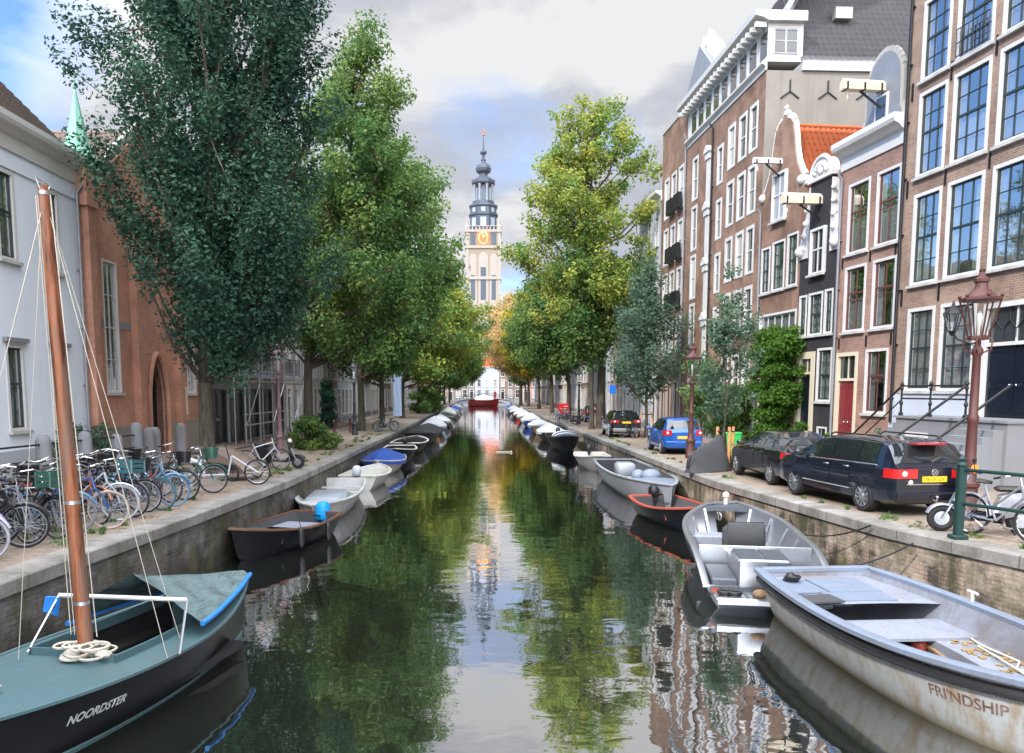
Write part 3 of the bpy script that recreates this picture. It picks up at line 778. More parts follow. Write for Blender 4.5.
for k in range(5):
    y = 1.1+k*1.75; an = MB()
    for dy, dz in ((0, .5), (-.42, -.3), (.42, -.3)): an.bar((W5+.03, y, 16.1), (W5+.03, y+dy, 16.1+dz), .05)
    an.build('wall_anchor', M['iron'], h5.t, 0)
hr = pantiles('roof', (W5+.1, 1.5, 17.4), (0, D5+8, 0), (-5.2, 0, 8.2), M['t_dark'], h5.t, .28, .36)
fr_ = pantiles('roof', (0, .9, 19.42), (W5, 0, 0), (0, 4.2, 6.0), M['t_dark'], h5.t, .28, .36)
m = MB(); m.tube([(W5+.1, .75, 19.4), (W5-5.0, 5.2, 25.7)], .2, 6); m.build('hip_flashing', M['lead'], hr, 0)
m = MB(); m.box(W5-1.3, W5-.9, 3.5, 4.3, 19.7, 20.2); m.build('skylight', M['farpane'], hr, 0)
m = MB(); m.lathe([(.12, 18.6), (.12, 19.9), (.17, 19.9), (.17, 20.1)], 10, (W5-1.1, 8.2, 0)); m.build('vent_pipe', M['iron'], hr)
m = MB(); m.prism([(W5+.05, 17.0), (W5-5.2, 25.5), (0, 25.5), (0, 17)][::-1], D5+8, D5+8.1, 'y'); m.box(0, W5, D5, D5+8, 0, 17.0); m.build('rear_wing', M['st_grey'], h5.t, 0)

# brick block with a parapet, garage openings at street level
h6 = House('canal_house', 'brown brick block with tall plain parapet and three street-level openings', 'building', RA(54.3), RA(B1+.03), 1.0, 18.2, M['br_brown'], 12)
for z0, z1 in [(14.9, 17.5), (11.9, 14.3), (9, 11.4), (6.2, 8.4)]:
    for a, b in ((53.6, 52.5), (52.0, 50.9), (50.4, 49.3)): h6.winY(a, b, z0, z1, 'farw')
for a in (53.7, 52.2, 50.6): h6.door(h6.x(a), h6.x(a-1.1), .05, 3.4, 'brownsash', 0, 1, 'stone', .16)
for z0 in (14.9, 11.9, 9.0):
    for a in (52.0, 50.4):
        x = h6.x(a); bx = MB(); bx.box(x-.05, x+1.15, -.35, -.13, z0-1.0, z0-.1); bx.build('balcony_box', M['iron'], h6.t, 0)
h6.finish((.5, M['bluestone']))
m = MB(); m.box(0, h6.W, 0, .4, 18.2, 19.6); m.build('parapet', M['br_brown'], h6.t, 0)
m = MB(); m.box(-.04, h6.W+.04, -.06, .46, 19.6, 19.72); m.build('coping', M['stone'], h6.t, 0)

def downpipe(H_, x, z0, z1, mat='lead'):
    m = MB(); m.tube([(x, -.28, z1), (x, -.1, z1-.25), (x, -.1, z0)], .05, 8)
    for k in range(int((z1-z0)/1.8)): z = z0+.8+k*1.8; m.box(x-.08, x+.08, -.1, -.003, z, z+.04)
    m.build('downpipe', M[mat], H_.t, 30)
downpipe(h2, .1, .2, 10.7); downpipe(h1, .12, 1.5, 17.5, 'iron'); downpipe(h4, .12, .2, 10.8); downpipe(h5, h5.x(43.9)+.0, .2, 16.9, 'iron'); downpipe(h6, h6.W-.15, .2, 18)
# ---- rows of houses towards the far bridge
PAL = [('br_brown', 'brown brick'), ('br_red', 'red-brown brick'), ('br_purple', 'purple-brown brick'), ('br_dull', 'grey-brown brick'), ('st_white', 'white plastered'), ('br_dark', 'black-painted'), ('st_cream', 'cream plastered'), ('st_slate', 'grey-blue plastered')]
DC = ['bluedoor', 'reddoor', 'sash']
ORD = ['first', 'second', 'third', 'fourth', 'fifth', 'sixth', 'seventh', 'eighth', 'ninth', 'tenth', 'eleventh', 'twelfth', 'thirteenth', 'fourteenth', 'fifteenth', 'sixteenth', 'seventeenth', 'eighteenth', 'nineteenth', 'twentieth', 'twenty-first', 'twenty-second', 'twenty-third', 'twenty-fourth', 'twenty-fifth', 'twenty-sixth', 'twenty-seventh', 'twenty-eighth', 'twenty-ninth', 'thirtieth']
def row_house(i, A, B, zb, side, ref, pal=None, gb=None, H=None):
    mk, mn = pal or PAL[rnd.randrange(len(PAL))]
    gb = gb or rnd.choice(['bell', 'neck', 'step', 'cornice', 'cornice'])
    H = H or rnd.uniform(9.5, 13.0)
    gn = {'bell': 'bell gable', 'neck': 'neck gable', 'step': 'stepped gable', 'cornice': 'white cornice'}[gb]
    h = House('canal_house', f'{mn} house with {gn}, {ORD[i]} {ref}', 'house', A, B, zb, H, M[mk], 8, 'row houses along the canal')
    W = h.W; nc = 3 if W > 4.6 else 2; nr = int((H-3.4)/2.75); bay = W/nc
    for r in range(nr):
        z = 3.75+r*((H-3.6)/nr)
        for c in range(nc): h.win(bay*(c+.5)-.52, bay*(c+.5)+.52, z, z+min(2.0, (H-3.6)/nr-.75), 'far')
    k = rnd.randrange(nc)
    for c in range(nc):
        if c == k: h.door(bay*(c+.5)-.55, bay*(c+.5)+.55, .05, 3.1, rnd.choice(DC), .6)
        else: h.win(bay*(c+.5)-.58, bay*(c+.5)+.58, .75, 3.0, 'far')
    g_ = rnd.uniform(2.6, 3.6)
    if gb == 'bell': h.gable(bell(W, g_), H)
    elif gb == 'neck': h.gable(neck(W, g_+.4), H)
    elif gb == 'step': h.gable(step(W, g_), H, None, 'stone')
    h.finish((.5, M['bluestone']))
    if gb == 'cornice': h.cornice(H, .7); front_roof(h, H+.65, 2.4, 3.5, M[rnd.choice(['t_dark', 't_orange', 't_brown'])], .3)
    else:
        saddle_roof(h, H, H+g_-.35, M[rnd.choice(['t_orange', 't_dark', 't_brown'])])
        if gb != 'step':
            m = MB(); m.box(W/2-.42, W/2+.42, -.04, -.003, H+.15, H+1.25, 0); m.box(W/2-.3, W/2+.3, -.05, -.041, H+.25, H+1.15, 1); m.build('attic_hatch', [M['white'], M['farpane']], h.t, 0)
    if rnd.random() < .7: chimney(h.t, W*rnd.choice([.15, .85]), 4.5, H, 2.6, h.mat)
    return h
y = 54.35; i = 0
while y < 188:
    wd = rnd.uniform(5.2, 7.2); y2 = y+wd if y+wd < 184 else 190
    row_house(i, RA(y2-.02), RA(y), .92, 1, 'past the parapet block', None, None, 15.5 if i == 0 else None); y = y2; i += 1
LA = lambda y: (FL, y)
# ---- left bank: white house, brick church, scaffolded house, then the row
hw = House('canal_house', 'pale blue plastered house with brown tiled roof, behind the mast', 'house', LA(15.5), LA(25.68), 1.25, 9.0, M['st_blue'], 9)
for a in (17.0, 19.2, 21.37, 23.6):
    hw.win(hw.x(a), hw.x(a+.86), 2.68-1.25, 5.05-1.25, 'left', 1); hw.win(hw.x(a), hw.x(a+.86), 7.3-1.25, 9.7-1.25, 'left', 0)
hw.finish((.9, M['st_slate'])); hw.cornice(9.0, .85, .4)
m = MB(); m.box(0, hw.W, -.05, -.004, 8.5, 8.7); m.build('string_course', M['st_blue'], hw.t, 0)
front_roof(hw, 9.75, 3.6, 3.6, M['t_brown'], -.1)
for a in (19.2, 21.37, 23.6):
    x = hw.x(a); dl = MB(); dl.box(x-.1, x+.96, -.14, -.03, 3.85, 3.97); dl.build('window_hood', M['bluestone'], hw.t, 0)

# the rest of the left row runs on past the camera and shades the quay
for i, (ya, yb, H_, pl_) in enumerate(((-30, -21, 12.5, PAL[0]), (-21, -12.5, 11.5, PAL[3]), (-12.5, -4, 12.5, PAL[1]), (-4, 5.5, 11.5, PAL[4]), (5.5, 15.45, 12.0, PAL[0]))):
    row_house(i, LA(ya), LA(yb-.03), 1.3, -1, 'left-bank house beside the bridge', pl_, 'cornice', H_)
downpipe(hw, hw.W-.25, .1, 8.95, 'lead'); downpipe(hw, hw.x(18.4), .1, 8.95, 'lead')
ch = House('church', 'orange brick church with tall narrow windows, pointed doorway and green pinnacles', 'church', LA(25.7), LA(36.2), 1.22, 8.6, M['br_orange'], 16)
zc = 1.22
ch.win(ch.x(27.0), ch.x(28.05), 3.7-zc, 8.2-zc, 'gothic', 0); ch.win(ch.x(34.2), ch.x(35.2), 3.65-zc, 8.2-zc, 'gothic', 0)
x0, x1 = ch.x(30.25), ch.x(32.0); ap = 5.2-zc; sp = 3.3-zc; cxm = (x0+x1)/2
ch.hole(x0, x1, .03, ap)
n = 10
for sg, xe in ((1, x0), (-1, x1)):
    arc = [(xe+sg*(cxm-x0)*(1-math.cos(i/n*math.pi/2))**.85, sp+(ap-sp)*math.sin(i/n*math.pi/2)) for i in range(n+1)]
    poly = arc+[(xe, ap)]
    ch.w.prism(poly if sg < 0 else poly[::-1], .02, .4, 'y', 0)
    m = MB(); m.tube([(xe, -.02, .03)]+[(a, -.02, b) for a, b in arc], .11, 6); m.build('door_moulding', M['br_orange'], ch.t)
    m = MB(); m.tube([(xe+sg*.14, .12, .03)]+[(a+sg*.1, .12, b-.06) for a, b in arc], .07, 6); m.build('door_moulding', M['br_red'], ch.t)
dd = MB(); dd.box(x0+.05, cxm-.01, .42, .47, .05, ap-.02); dd.box(cxm+.01, x1-.05, .42, .47, .05, ap-.02)
for k in range(8): dd.box(x0+.1+k*.21, x0+.13+k*.21, .4, .4185, .1, ap-.4)
dd.build('door', M['bluedoor'], ch.t, 0)
for yy in (25.95, 29.2, 33.0, 36.0):
    x = ch.x(yy); bt = MB(); bt.prism([(x-.22, 0), (x+.22, 0), (x+.22, 8.4), (x-.22, 8.4)][::-1], -.28, -.003, 'y'); bt.build('buttress', M['br_orange'], ch.t, 0)
for a, b in ((.5, 1.25), (2.4, 3.25), (3.75, 4.4), (6.35, 7.05)):
    m = MB(); m.box(ch.x(25.7)+a, ch.x(25.7)+b, -.02, -.003, 4.72, 4.98); m.build('stone_band', M['bluestone'], ch.t, 0)
ch.gable([(0, 0), (ch.W/2, 3.9), (ch.W, 0)], 8.6, None, 'stone', .4, .2)
for yy in (25.95, 36.0):
    x = ch.x(yy); m = MB(); m.box(x-.4, x+.4, -.35, .45, 8.4, 9.75); po = m.build('pinnacle', M['br_orange'], ch.t, 0)
    m = MB(); m.lathe([(.6, 9.75), (.5, 9.95), (.3, 10.6), (.16, 11.3), (.03, 12.0)], 8, (x, .05, 0), 0, None, math.pi/8); m.tube([(x, .05, 11.9), (x, .05, 12.5)], .025, 6); m.ball((x, .05, 12.1), .07); m.build('spire', M['copper'], po)
m = MB(); m.bbox(ch.x(33.55), ch.x(34.05), -.07, -.004, 1.5, 2.7, .02); m.build('notice_board', M['cream'], ch.t)
ch.finish((1.3, M['st_grey'])); saddle_roof(ch, 8.55, 12.2, M['t_brown'], 'perp', .45)

sc_ = House('canal_house', 'dark-fronted modern house wrapped in steel scaffolding beside the orange church', 'house', LA(36.24), LA(50.6), 1.1, 8.6, M['st_slate'], 10)
for k in range(5):
    x = .7+k*2.75
    sc_.win(x, x+2.2, 3.9, 6.1, 'shop'); sc_.door(x, x+2.2, .05, 2.75, 'bluedoor', 0, 2, 'sash', .08); sc_.win(x+.3, x+1.9, 6.6, 8.1, 'far')
sc_.finish()
m = MB(); m.box(.2, sc_.W-.2, -1.1, -.01, 3.3, 3.5); bo = m.build('balcony', M['st_slate'], sc_.t, 0)
m = MB()
for k in range(12): m.tube([(.3+k*1.25, -1.05, 3.5), (.3+k*1.25, -1.05, 4.5)], .03, 6)
m.tube([(.3, -1.05, 4.5), (sc_.W-.3, -1.05, 4.5)], .035, 6); m.build('balcony_rail', M['iron'], bo)
m = MB(); m.box(.3, sc_.W-.3, -1.06, -1.045, 3.55, 4.4); m.build('balcony_panel', M['lead'], bo, 0)
# scaffolding in front (a thing of its own)
sf = thing('scaffolding', 'grey tube scaffolding with wooden boards in front of the dark modern house', 'scaffolding', (FL+1.75, 36.6, 1.16))
m = MB()
for k in range(6):
    for xx in (0, -.5): m.tube([(xx, k*2.3, .02), (xx, k*2.3, 7.4)], .035, 6)
m.build('standard', M['steel'], sf); m = MB()
for z in (1.0, 1.5, 3.05, 3.55, 5.2, 5.7, 7.0): m.tube([(0, -.2, z), (0, 11.8, z)], .03, 6)
for k in range(0, 5, 2): m.tube([(0.04, k*2.3, 1.0), (.04, k*2.3+2.3, 3.0)], .025, 6)
m.build('ledger', M['steel'], sf); m = MB()
for z in (2.95, 5.1): m.box(-.55, .05, -.2, 11.8, z, z+.05)
m.build('deck_board', M['wood'], sf, 0)
y = 50.65; i = 0
fixed = [(('st_white', 'white plastered'), 'cornice', 9.5), (('st_white', 'white-grey plastered'), 'neck', 10.0), (('br_brown', 'brown brick'), 'cornice', 11.0), (('st_slate', 'grey-blue plastered'), 'cornice', 10.5)]
while y < 188:
    wd = rnd.uniform(5.0, 7.0); y2 = y+wd if y+wd < 184 else 190
    p = fixed[i] if i < len(fixed) else (None, None, None)
    row_house(i, LA(y), LA(y2-.02), .92, -1, 'past the scaffolding', *p); y = y2; i += 1
row_house(0, RA(17.25), RA(10.2), 1.3, 1, 'right-bank house nearest the bridge', PAL[1], 'cornice', 12.5)
# ---- closing row behind the far bridge
x = -22; i = 0
for wd, pal, gb, H in ((7, PAL[0], 'cornice', 9), (6, PAL[3], 'step', 9), (5.5, ('st_grey', 'grey plastered'), 'cornice', 9.2), (6.5, ('st_slate', 'grey-blue plastered'), 'cornice', 8.4), (6, PAL[3], 'bell', 9), (7, PAL[1], 'cornice', 10), (6, PAL[0], 'neck', 9)):
    row_house(i, (x, 214), (x+wd-.02, 214), .95, 0, 'from left behind the bridge', pal, gb, H); x += wd; i += 1
# ---- far bridge
bt_ = thing('bridge', 'low grey arched bridge with iron railing closing the far end of the canal', 'bridge', (0, 196, 0))
m = MB(); pts = []
N = 16
for i in range(N+1): t = i/N; pts.append((-8+14.5*t, 1.05+.85*math.sin(math.pi*t)))
under = [(-8+.9+12.7*t/10, -.3+1.75*math.sin(math.pi*t/10)**.6) for t in range(11)]
poly = pts+[(6.5, -.5)]+[(5.6, -.5)]+under[::-1]+[(-7.1, -.5), (-8, -.5)]
m.prism(poly, 0, 7, 'y'); m.build('span', M['st_slate'], bt_, 0)
m = MB()
for yy in (.15, 6.85):
    for dz in (.55, 1.0): m.tube([(x, yy, z+dz) for x, z in pts], .035, 5)
    for k in range(0, N+1): m.tube([(pts[k][0], yy, pts[k][1]), (pts[k][0], yy, pts[k][1]+1.0)], .03, 5)
m.build('railing', M['iron'], bt_)
m = MB(); m.tube([(x, -.05, z-.05) for x, z in pts], .12, 6); m.build('arch_edge', M['bluestone'], bt_)
# ------------------------------------------------------------ trees
def leaf_mesh(name, C, rc, per, ls, mat, rs, flat=.75, up=.7, shape=.55, axis=None, st=1.0):
    # C: clump centres (n,3), rc: clump radii (n), per: leaves per clump
    n = len(C); k = np.repeat(np.arange(n), per); N = len(k)
    off = rs.normal(size=(N, 3)); off /= np.maximum(np.linalg.norm(off, axis=1, keepdims=True), 1e-6)
    off *= (rs.random((N, 1))**.5)*rc[k][:, None]; off[:, 2] *= flat
    if axis is not None: off += axis[k]*((off*axis[k]).sum(1, keepdims=True)*(st-1))
    p = C[k]+off
    nr = rs.normal(size=(N, 3)); nr[:, 2] += up*1.3; nr += off/np.maximum(rc[k][:, None], 1e-6)*1.1
    nr /= np.linalg.norm(nr, axis=1, keepdims=True)
    t = rs.normal(size=(N, 3)); t -= nr*(t*nr).sum(1, keepdims=True); t /= np.linalg.norm(t, axis=1, keepdims=True)
    b = np.cross(nr, t); L = (ls*(.65+.7*rs.random((N, 1))))
    V = np.stack([p-t*L*.5, p+b*L*shape*.5-t*L*.05, p+t*L*.5, p-b*L*shape*.5-t*L*.05], axis=1).reshape(-1, 3)
    Q = np.arange(4*N).reshape(N, 4)
    return npmesh(name, V, Q, [mat])
def crown_pts(rs, n, env, cx=0, cy=0, lean=(0, 0), shell=.5):
    zs = [e[0] for e in env]; z0, z1 = zs[0], zs[-1]; out = []
    rmax = max(e[1] for e in env)
    while len(out) < n:
        z = z0+(z1-z0)*rs.random(); r = pw(env, z)
        if rs.random() > (r/rmax)**1.3+.06: continue
        a = rs.random()*2*math.pi; q = r*(rs.random()**shell); wob = 1+.18*math.sin(a*3+z*1.3)+.16*math.sin(a*5-z*.9)+.1*math.sin(a*2-z*2.7)
        f = (z-z0)/(z1-z0)
        out.append((cx+lean[0]*f+q*wob*math.cos(a), cy+lean[1]*f+q*wob*math.sin(a), z))
    return np.array(out)
TC = {}
def tree_meshes(key, seed, H, tr, env, ncl, per, rc, ls, leafmat, cx=0, cy=0, lean=(0, 0), fork=.45, asc=.7, flat=.75, shell=.5, st=1.5):
    if key in TC: return TC[key]
    rs = np.random.default_rng(seed); rr = random.Random(seed)
    C = crown_pts(rs, ncl, env, cx, cy, lean, shell)
    m = MB(); zt = env[-1][0]*.86; zf = env[0][0]
    P = [Vector((0, 0, -.1))]
    for i in range(1, 9):
        t = i/8; z = zt*t; f = max(0, (z-zf)/(env[-1][0]-zf))
        P.append(Vector(((cx+lean[0]*f)*min(1, f*2.5)+rr.uniform(-.08, .08)*t*3, (cy+lean[1]*f)*min(1, f*2.5)+rr.uniform(-.08, .08)*t*3, z)))
    rad = [tr*1.35]+[tr*(1-.1*i if i < 4 else max(.06, .66-.12*(i-3))) for i in range(1, 9)]
    P.insert(1, Vector((P[0].x, P[0].y, .35))); rad.insert(1, tr*1.03)
    m.tube(P, rad, 10)
    def on_trunk(z):
        for a, b in zip(P, P[1:]):
            if a.z <= z <= b.z: return a.lerp(b, (z-a.z)/max(1e-6, b.z-a.z))
        return P[-1]
    order = list(range(ncl)); rr.shuffle(order)
    limbs = []
    for j in order[:max(10, ncl//5)]:
        c = Vector(C[j]); h = math.hypot(c.x-cx, c.y-cy); zb_ = max(zf*.8, min(c.z-h*asc, zt*.95)); b = on_trunk(zb_)
        r0 = min(tr*.45, .035+.012*(c-b).length)
        mid = b.lerp(c, .5)+Vector((rr.uniform(-.3, .3), rr.uniform(-.3, .3), -.12*h))
        m.tube([b, b.lerp(mid, .6)+Vector((0, 0, .05)), mid, mid.lerp(c, .6), c], [r0, r0*.8, r0*.62, r0*.4, r0*.15], 6); limbs.append((mid, c, r0))
    for j in order[max(10, ncl//5):]:
        c = Vector(C[j]); best = min(limbs, key=lambda l: min((c-l[0]).length, (c-l[1]).length))
        b = best[0].lerp(best[1], .4) if (c-best[0]).length < (c-best[1]).length else best[0].lerp(best[1], .75)
        if (c-b).length < 3.5: m.tube([b, b.lerp(c, .5)+Vector((0, 0, -.06)), c], [best[2]*.35, best[2]*.22, .008], 4)
    tm = m.mesh('trunk', M['bark'], 60)
    rcs = rc*(.6+.8*rs.random(ncl)); pers = np.maximum(8, (per*(rcs/rc)**2).astype(int))
    ax = C-np.array([cx, cy, 0]); ax[:, 2] = np.hypot(ax[:, 0], ax[:, 1])*asc+.15; ax += rs.normal(size=ax.shape)*.25; ax /= np.linalg.norm(ax, axis=1, keepdims=True)
    lm = leaf_mesh('crown', C, rcs, pers, ls, leafmat, rs, flat, .7, .55, ax, st)
    TC[key] = (tm, lm); return TC[key]
def tree(name, label, x, y, key, spec, group, leafmat=None, rz=0, sc=1.0):
    tm, lm = tree_meshes(key, **spec)
    t = thing(name, label, 'tree', (x, y, zq(y)), rz, group)
    obj('trunk', tm, t); c = obj('crown', lm, t, [leafmat] if leafmat else None)
    t.scale = (sc, sc, sc)
    return t
GL, GR = 'trees along the left quay', 'trees along the right quay'
tree('elm_tree', 'big dark blue-green elm on the left quay in front of the orange church', -8.65, 24.2, 'L1', dict(seed=3, H=20, tr=.24,
    env=[(3.4, .6), (4.3, 1.9), (5.6, 2.6), (8, 3.0), (11, 3.0), (14, 2.7), (17, 2.2), (19.5, 1.8), (21.5, .8)], ncl=430, per=320, rc=.5, ls=.14, cx=.6, leafmat=M['lf_dark'], fork=.3, asc=1.5, flat=1.0, shell=.5, st=2.5), GL)
tree('elm_tree', 'tall bright green elm with weeds round its foot, just past the big dark elm', -8.35, 36.6, 'L2', dict(seed=5, H=22, tr=.23,
    env=[(4.6, 1.2), (6, 3.2), (8.5, 4.2), (10.5, 3.9), (13, 3.0), (15.5, 1.9), (17.5, .9), (18.7, .2)], ncl=330, per=215, rc=.66, ls=.19, leafmat=M['lf_green'], cx=1.2, lean=(1.6, 0), flat=.9), GL)
S3 = dict(seed=8, H=19, tr=.25, env=[(4.2, 1.5), (6, 3.6), (9, 4.6), (12, 4.6), (15, 3.8), (17.5, 2.2), (19, .6)], ncl=230, per=200, rc=1.05, ls=.26, leafmat=M['lf_green'], cx=1.7, lean=(1.0, 0))
tree('elm_tree', 'green elm with a thick trunk beside the dark lamp post on the left', -8.75, 54.5, 'L3', S3, GL)
tree('elm_tree', 'slimmer green elm right behind the thick-trunked one on the left quay', -8.6, 64, 'L3', S3, GL, M['lf_mid'], 2.4, .92)
S5 = dict(seed=13, H=16, tr=.25, env=[(3.8, 1.6), (5.5, 3.7), (8, 4.7), (11, 4.4), (14, 2.9), (16, .8)], ncl=190, per=150, rc=1.15, ls=.34, leafmat=M['lf_mid'], cx=2.2, lean=(.8, 0))
tree('elm_tree', 'yellowish green elm leaning over the water beside the pale blue hoarding', -8.9, 82, 'L5', S5, GL, M['lf_olive'], .2)
for i, (y, mt, l) in enumerate(((98, 'lf_mid', 'green elm behind the yellowish leaning one on the left quay'), (116, 'lf_olive', 'olive green elm above the leafy shrubs on the left quay'), (135, 'lf_mid', 'dark-shaded green elm near the far bridge on the left'), (156, 'lf_mid', 'last green elm before the far bridge on the left quay'), (176, 'lf_mid', 'small far green elm at the left end of the far bridge'))):
    tree('elm_tree', l, -8.6, y, 'L5', S5, GL, M[mt], (.25, -.2, .35, .1, .3)[i], (1.0, 1.0, 1.0, 1.02, .9)[i])
tree('elm_tree', 'tallest elm on the right quay with an airy olive top turning yellow', 8.4, 58.5, 'R1', dict(seed=21, H=25, tr=.36,
    env=[(6.4, 1.6), (8, 4.2), (10.5, 5.2), (14, 5.2), (17, 4.6), (19.5, 3.8), (21.5, 2.8), (23, 1.3)], ncl=300, per=150, rc=.72, ls=.26, leafmat=M['lf_olive'], cx=-1.0, flat=.8, shell=.5), GR)
tree('elm_tree', 'thin dark-stemmed elm at the water side of the tallest elm', 7.5, 57.0, 'R1b', dict(seed=22, H=14, tr=.2,
    env=[(5, .8), (6.5, 2.0), (9, 2.6), (11, 2.2), (13, .6)], ncl=70, per=160, rc=.95, ls=.28, leafmat=M['lf_mid'], cx=-.4), GR)
S6 = dict(seed=31, H=15, tr=.24, env=[(4.4, 1.4), (6, 3.2), (8.5, 4.0), (11, 3.6), (13.5, 2.2), (15, .6)], ncl=170, per=150, rc=1.1, ls=.34, leafmat=M['lf_mid'], cx=-1.4)
for y, mt, l, rz, sc_v, dx in ((80, 'lf_mid', 'deep green elm just beyond the tallest elm on the right quay', 0, 1, 0), (101, 'lf_green', 'bright green elm behind the deep green one on the right quay', .3, 1.1, 0), (122, 'lf_yellow', 'yellow-green autumn tree on the right quay', -.2, 1.12, -.3), (140, 'lf_orange', 'orange-yellow tree just right of the orange-pink one near the far bridge', .15, 1.2, -1.0), (152, 'lf_orange', 'orange-pink autumn tree nearest the far bridge', .1, 1.36, -1.9), (180, 'lf_mid', 'small far green tree at the right end of the far bridge', 0, .9, .4)):
    tree('elm_tree', l, 8.2+dx, y, 'R6', S6, GR, M[mt], rz, sc_v)
SY = dict(seed=41, H=10, tr=.11, env=[(2.2, .5), (3, 1.5), (4.5, 2.0), (6.2, 1.9), (8, 1.3), (9.4, .6), (10.2, .15)], ncl=120, per=90, rc=.55, ls=.19, leafmat=M['lf_sage'], asc=1.3, flat=1.0)
tree('young_tree', 'grey-green young tree with staked stem between the black and the blue car', 9.3, 46.2, 'Y1', SY, GR)
tree('young_tree', 'slender airy young tree held by orange wooden stakes beside the tarpaulin', 7.75, 25.7, 'Y2', dict(seed=43, H=6.3, tr=.055,
    env=[(1.8, .2), (2.4, .75), (3.2, 1.0), (4.2, .85), (5.2, .55), (6.1, .22), (6.4, .08)], ncl=52, per=80, rc=.3, ls=.13, leafmat=M['lf_sage'], asc=1.2, flat=.9), GR)
tree('young_tree', 'small pale green tree behind the red lamp post on the right', 9.6, 35.5, 'Y3', dict(seed=44, H=4.2, tr=.05,
    env=[(1.3, .3), (2, .75), (3, .85), (3.8, .5), (4.2, .1)], ncl=46, per=100, rc=.4, ls=.14, leafmat=M['lf_green']), GR)
# stakes of the two young trees
def stakes(label, x, y, h, pts, mat, lean=0):
    t = thing('tree_stakes', label, 'tree stakes', (x, y, zq(y)))
    for dx, dy in pts:
        m = MB(); m.tube([(dx*(1+lean), dy*(1+lean), -.05), (dx, dy, h)], .05, 8); m.build('stake', M[mat], t)
    m = MB(); m.torus((0, 0, h-.15), abs(pts[0][0])+.05, .02, 'z', 16, 5); m.build('tie_band', M['black'], t)
M['stakewood'] = simple('orange_stake_wood', (.5, .24, .09), .7, 0, .25, 8)
stakes('three orange-brown round stakes around the slender young tree', 7.75, 25.7, 1.42, [(-.28, -.12), (.05, -.3), (.3, .1)], 'stakewood')
stakes('leaning yellow-brown stakes at the foot of the grey-green young tree', 9.3, 46.2, 1.5, [(-.3, -.1), (.3, .1)], 'stakewood', 1.1)
# shrubs and climbers
def shrub(name, label, x, y, z, pts_fn, n, per, rc, ls, mat, seed, cat='shrub', stem=True):
    rs = np.random.default_rng(seed); C = np.array([pts_fn(rs) for _ in range(n)])
    t = thing(name, label, cat, (x, y, z))
    obj('foliage', leaf_mesh('foliage', C, np.full(n, rc), np.full(n, per), ls, M[mat], rs), t)
    if stem:
        m = MB()
        for k in range(6):
            c = Vector(C[k % n]); m.tube([(c.x*.2, c.y*.2, -.1), (c.x*.6, c.y*.6, c.z*.5), c], [.03, .02, .008], 5)
        m.build('stem', M['bark'], t)
    return t
shrub('ivy', 'dense bright green climber covering the wall beside the cream door', fr(34.0)-.55, 33.95, 1.1, lambda r: ((r.random()-.5)*1.1+(.0), (r.random()-.5)*2.6, .2+5.0*r.random()**.8), 150, 190, .42, .16, 'lf_ivy', 51, 'climber')
shrub('shrub', 'dark leafy shrub at the wall behind the slender young tree', fr(38)-.9, 38.2, 1.05, lambda r: (r.normal()*.45, r.normal()*.9, .3+2.6*r.random()), 60, 150, .5, .16, 'lf_mid', 52)
shrub('shrub', 'small bright green bush at the foot of the black house', fr(32.2)-.5, 32.3, 1.15, lambda r: (r.normal()*.2, r.normal()*.28, .1+1.1*r.random()), 22, 90, .26, .12, 'lf_ivy', 53)
shrub('shrub', 'weedy green bush around the foot of the bright green elm', -8.0, 36.2, zq(36), lambda r: (r.normal()*.55, r.normal()*.7, .1+1.3*r.random()**1.4), 46, 110, .34, .16, 'lf_mid', 54)
shrub('shrub', 'grey-green weeds by the fence in front of the pale blue house', -12.2, 23.6, 1.3, lambda r: (r.normal()*.2, r.normal()*.6, .1+1.4*r.random()), 26, 80, .3, .13, 'lf_sage', 55)
shrub('shrub', 'leafy green shrubbery hanging over the left quay before the far bridge', -7.9, 104, .9, lambda r: (r.normal()*.7, r.normal()*5, .3+2.6*r.random()), 90, 90, .7, .34, 'lf_mid', 56)
shrub('shrub', 'dark conical evergreen bush against the left facades', -11.6, 57, 1.0, lambda r: ((lambda h: (r.normal()*.35*(1-h), r.normal()*.7*(1-h), .2+3.4*h))(r.random()**1.3)), 46, 110, .45, .2, 'lf_dark', 57)
shrub('shrub', 'low green plants at the foot of the orange stakes', 8.1, 26.2, zq(26), lambda r: (r.normal()*.35, r.normal()*.6, .05+.35*r.random()), 26, 60, .2, .1, 'lf_ivy', 58, 'plants')
shrub('shrub', 'pot plants against the stoop of the tall purple-brown house', fr(25.6)-1.0, 25.8, 1.3, lambda r: (r.normal()*.2, r.normal()*.4, .1+1.0*r.random()), 22, 70, .25, .12, 'lf_sage', 59, 'plants')
# weeds and grass along the coping joints: one uncountable mass
rs = np.random.default_rng(77); C = []
for k in range(110):
    y = 10+rs.random()*40; s_ = rs.random() < .75
    x = (ql(y)-.55-rs.random()**2*1.3) if s_ else (qr(y)+.5+rs.random()**2*.25)
    C.append((x, y, zq(y)+.03))
C = np.array(C); rcs = .04+.2*rs.random(len(C))**1.6
go = obj('grass_tufts', leaf_mesh('grass_tufts', C, rcs, np.full(len(C), 46), .12, M['lf_mid'], rs, .5, -.1, .18))
tag(go, 'short weeds and grass growing along the quay copings', 'grass', None, 'stuff')
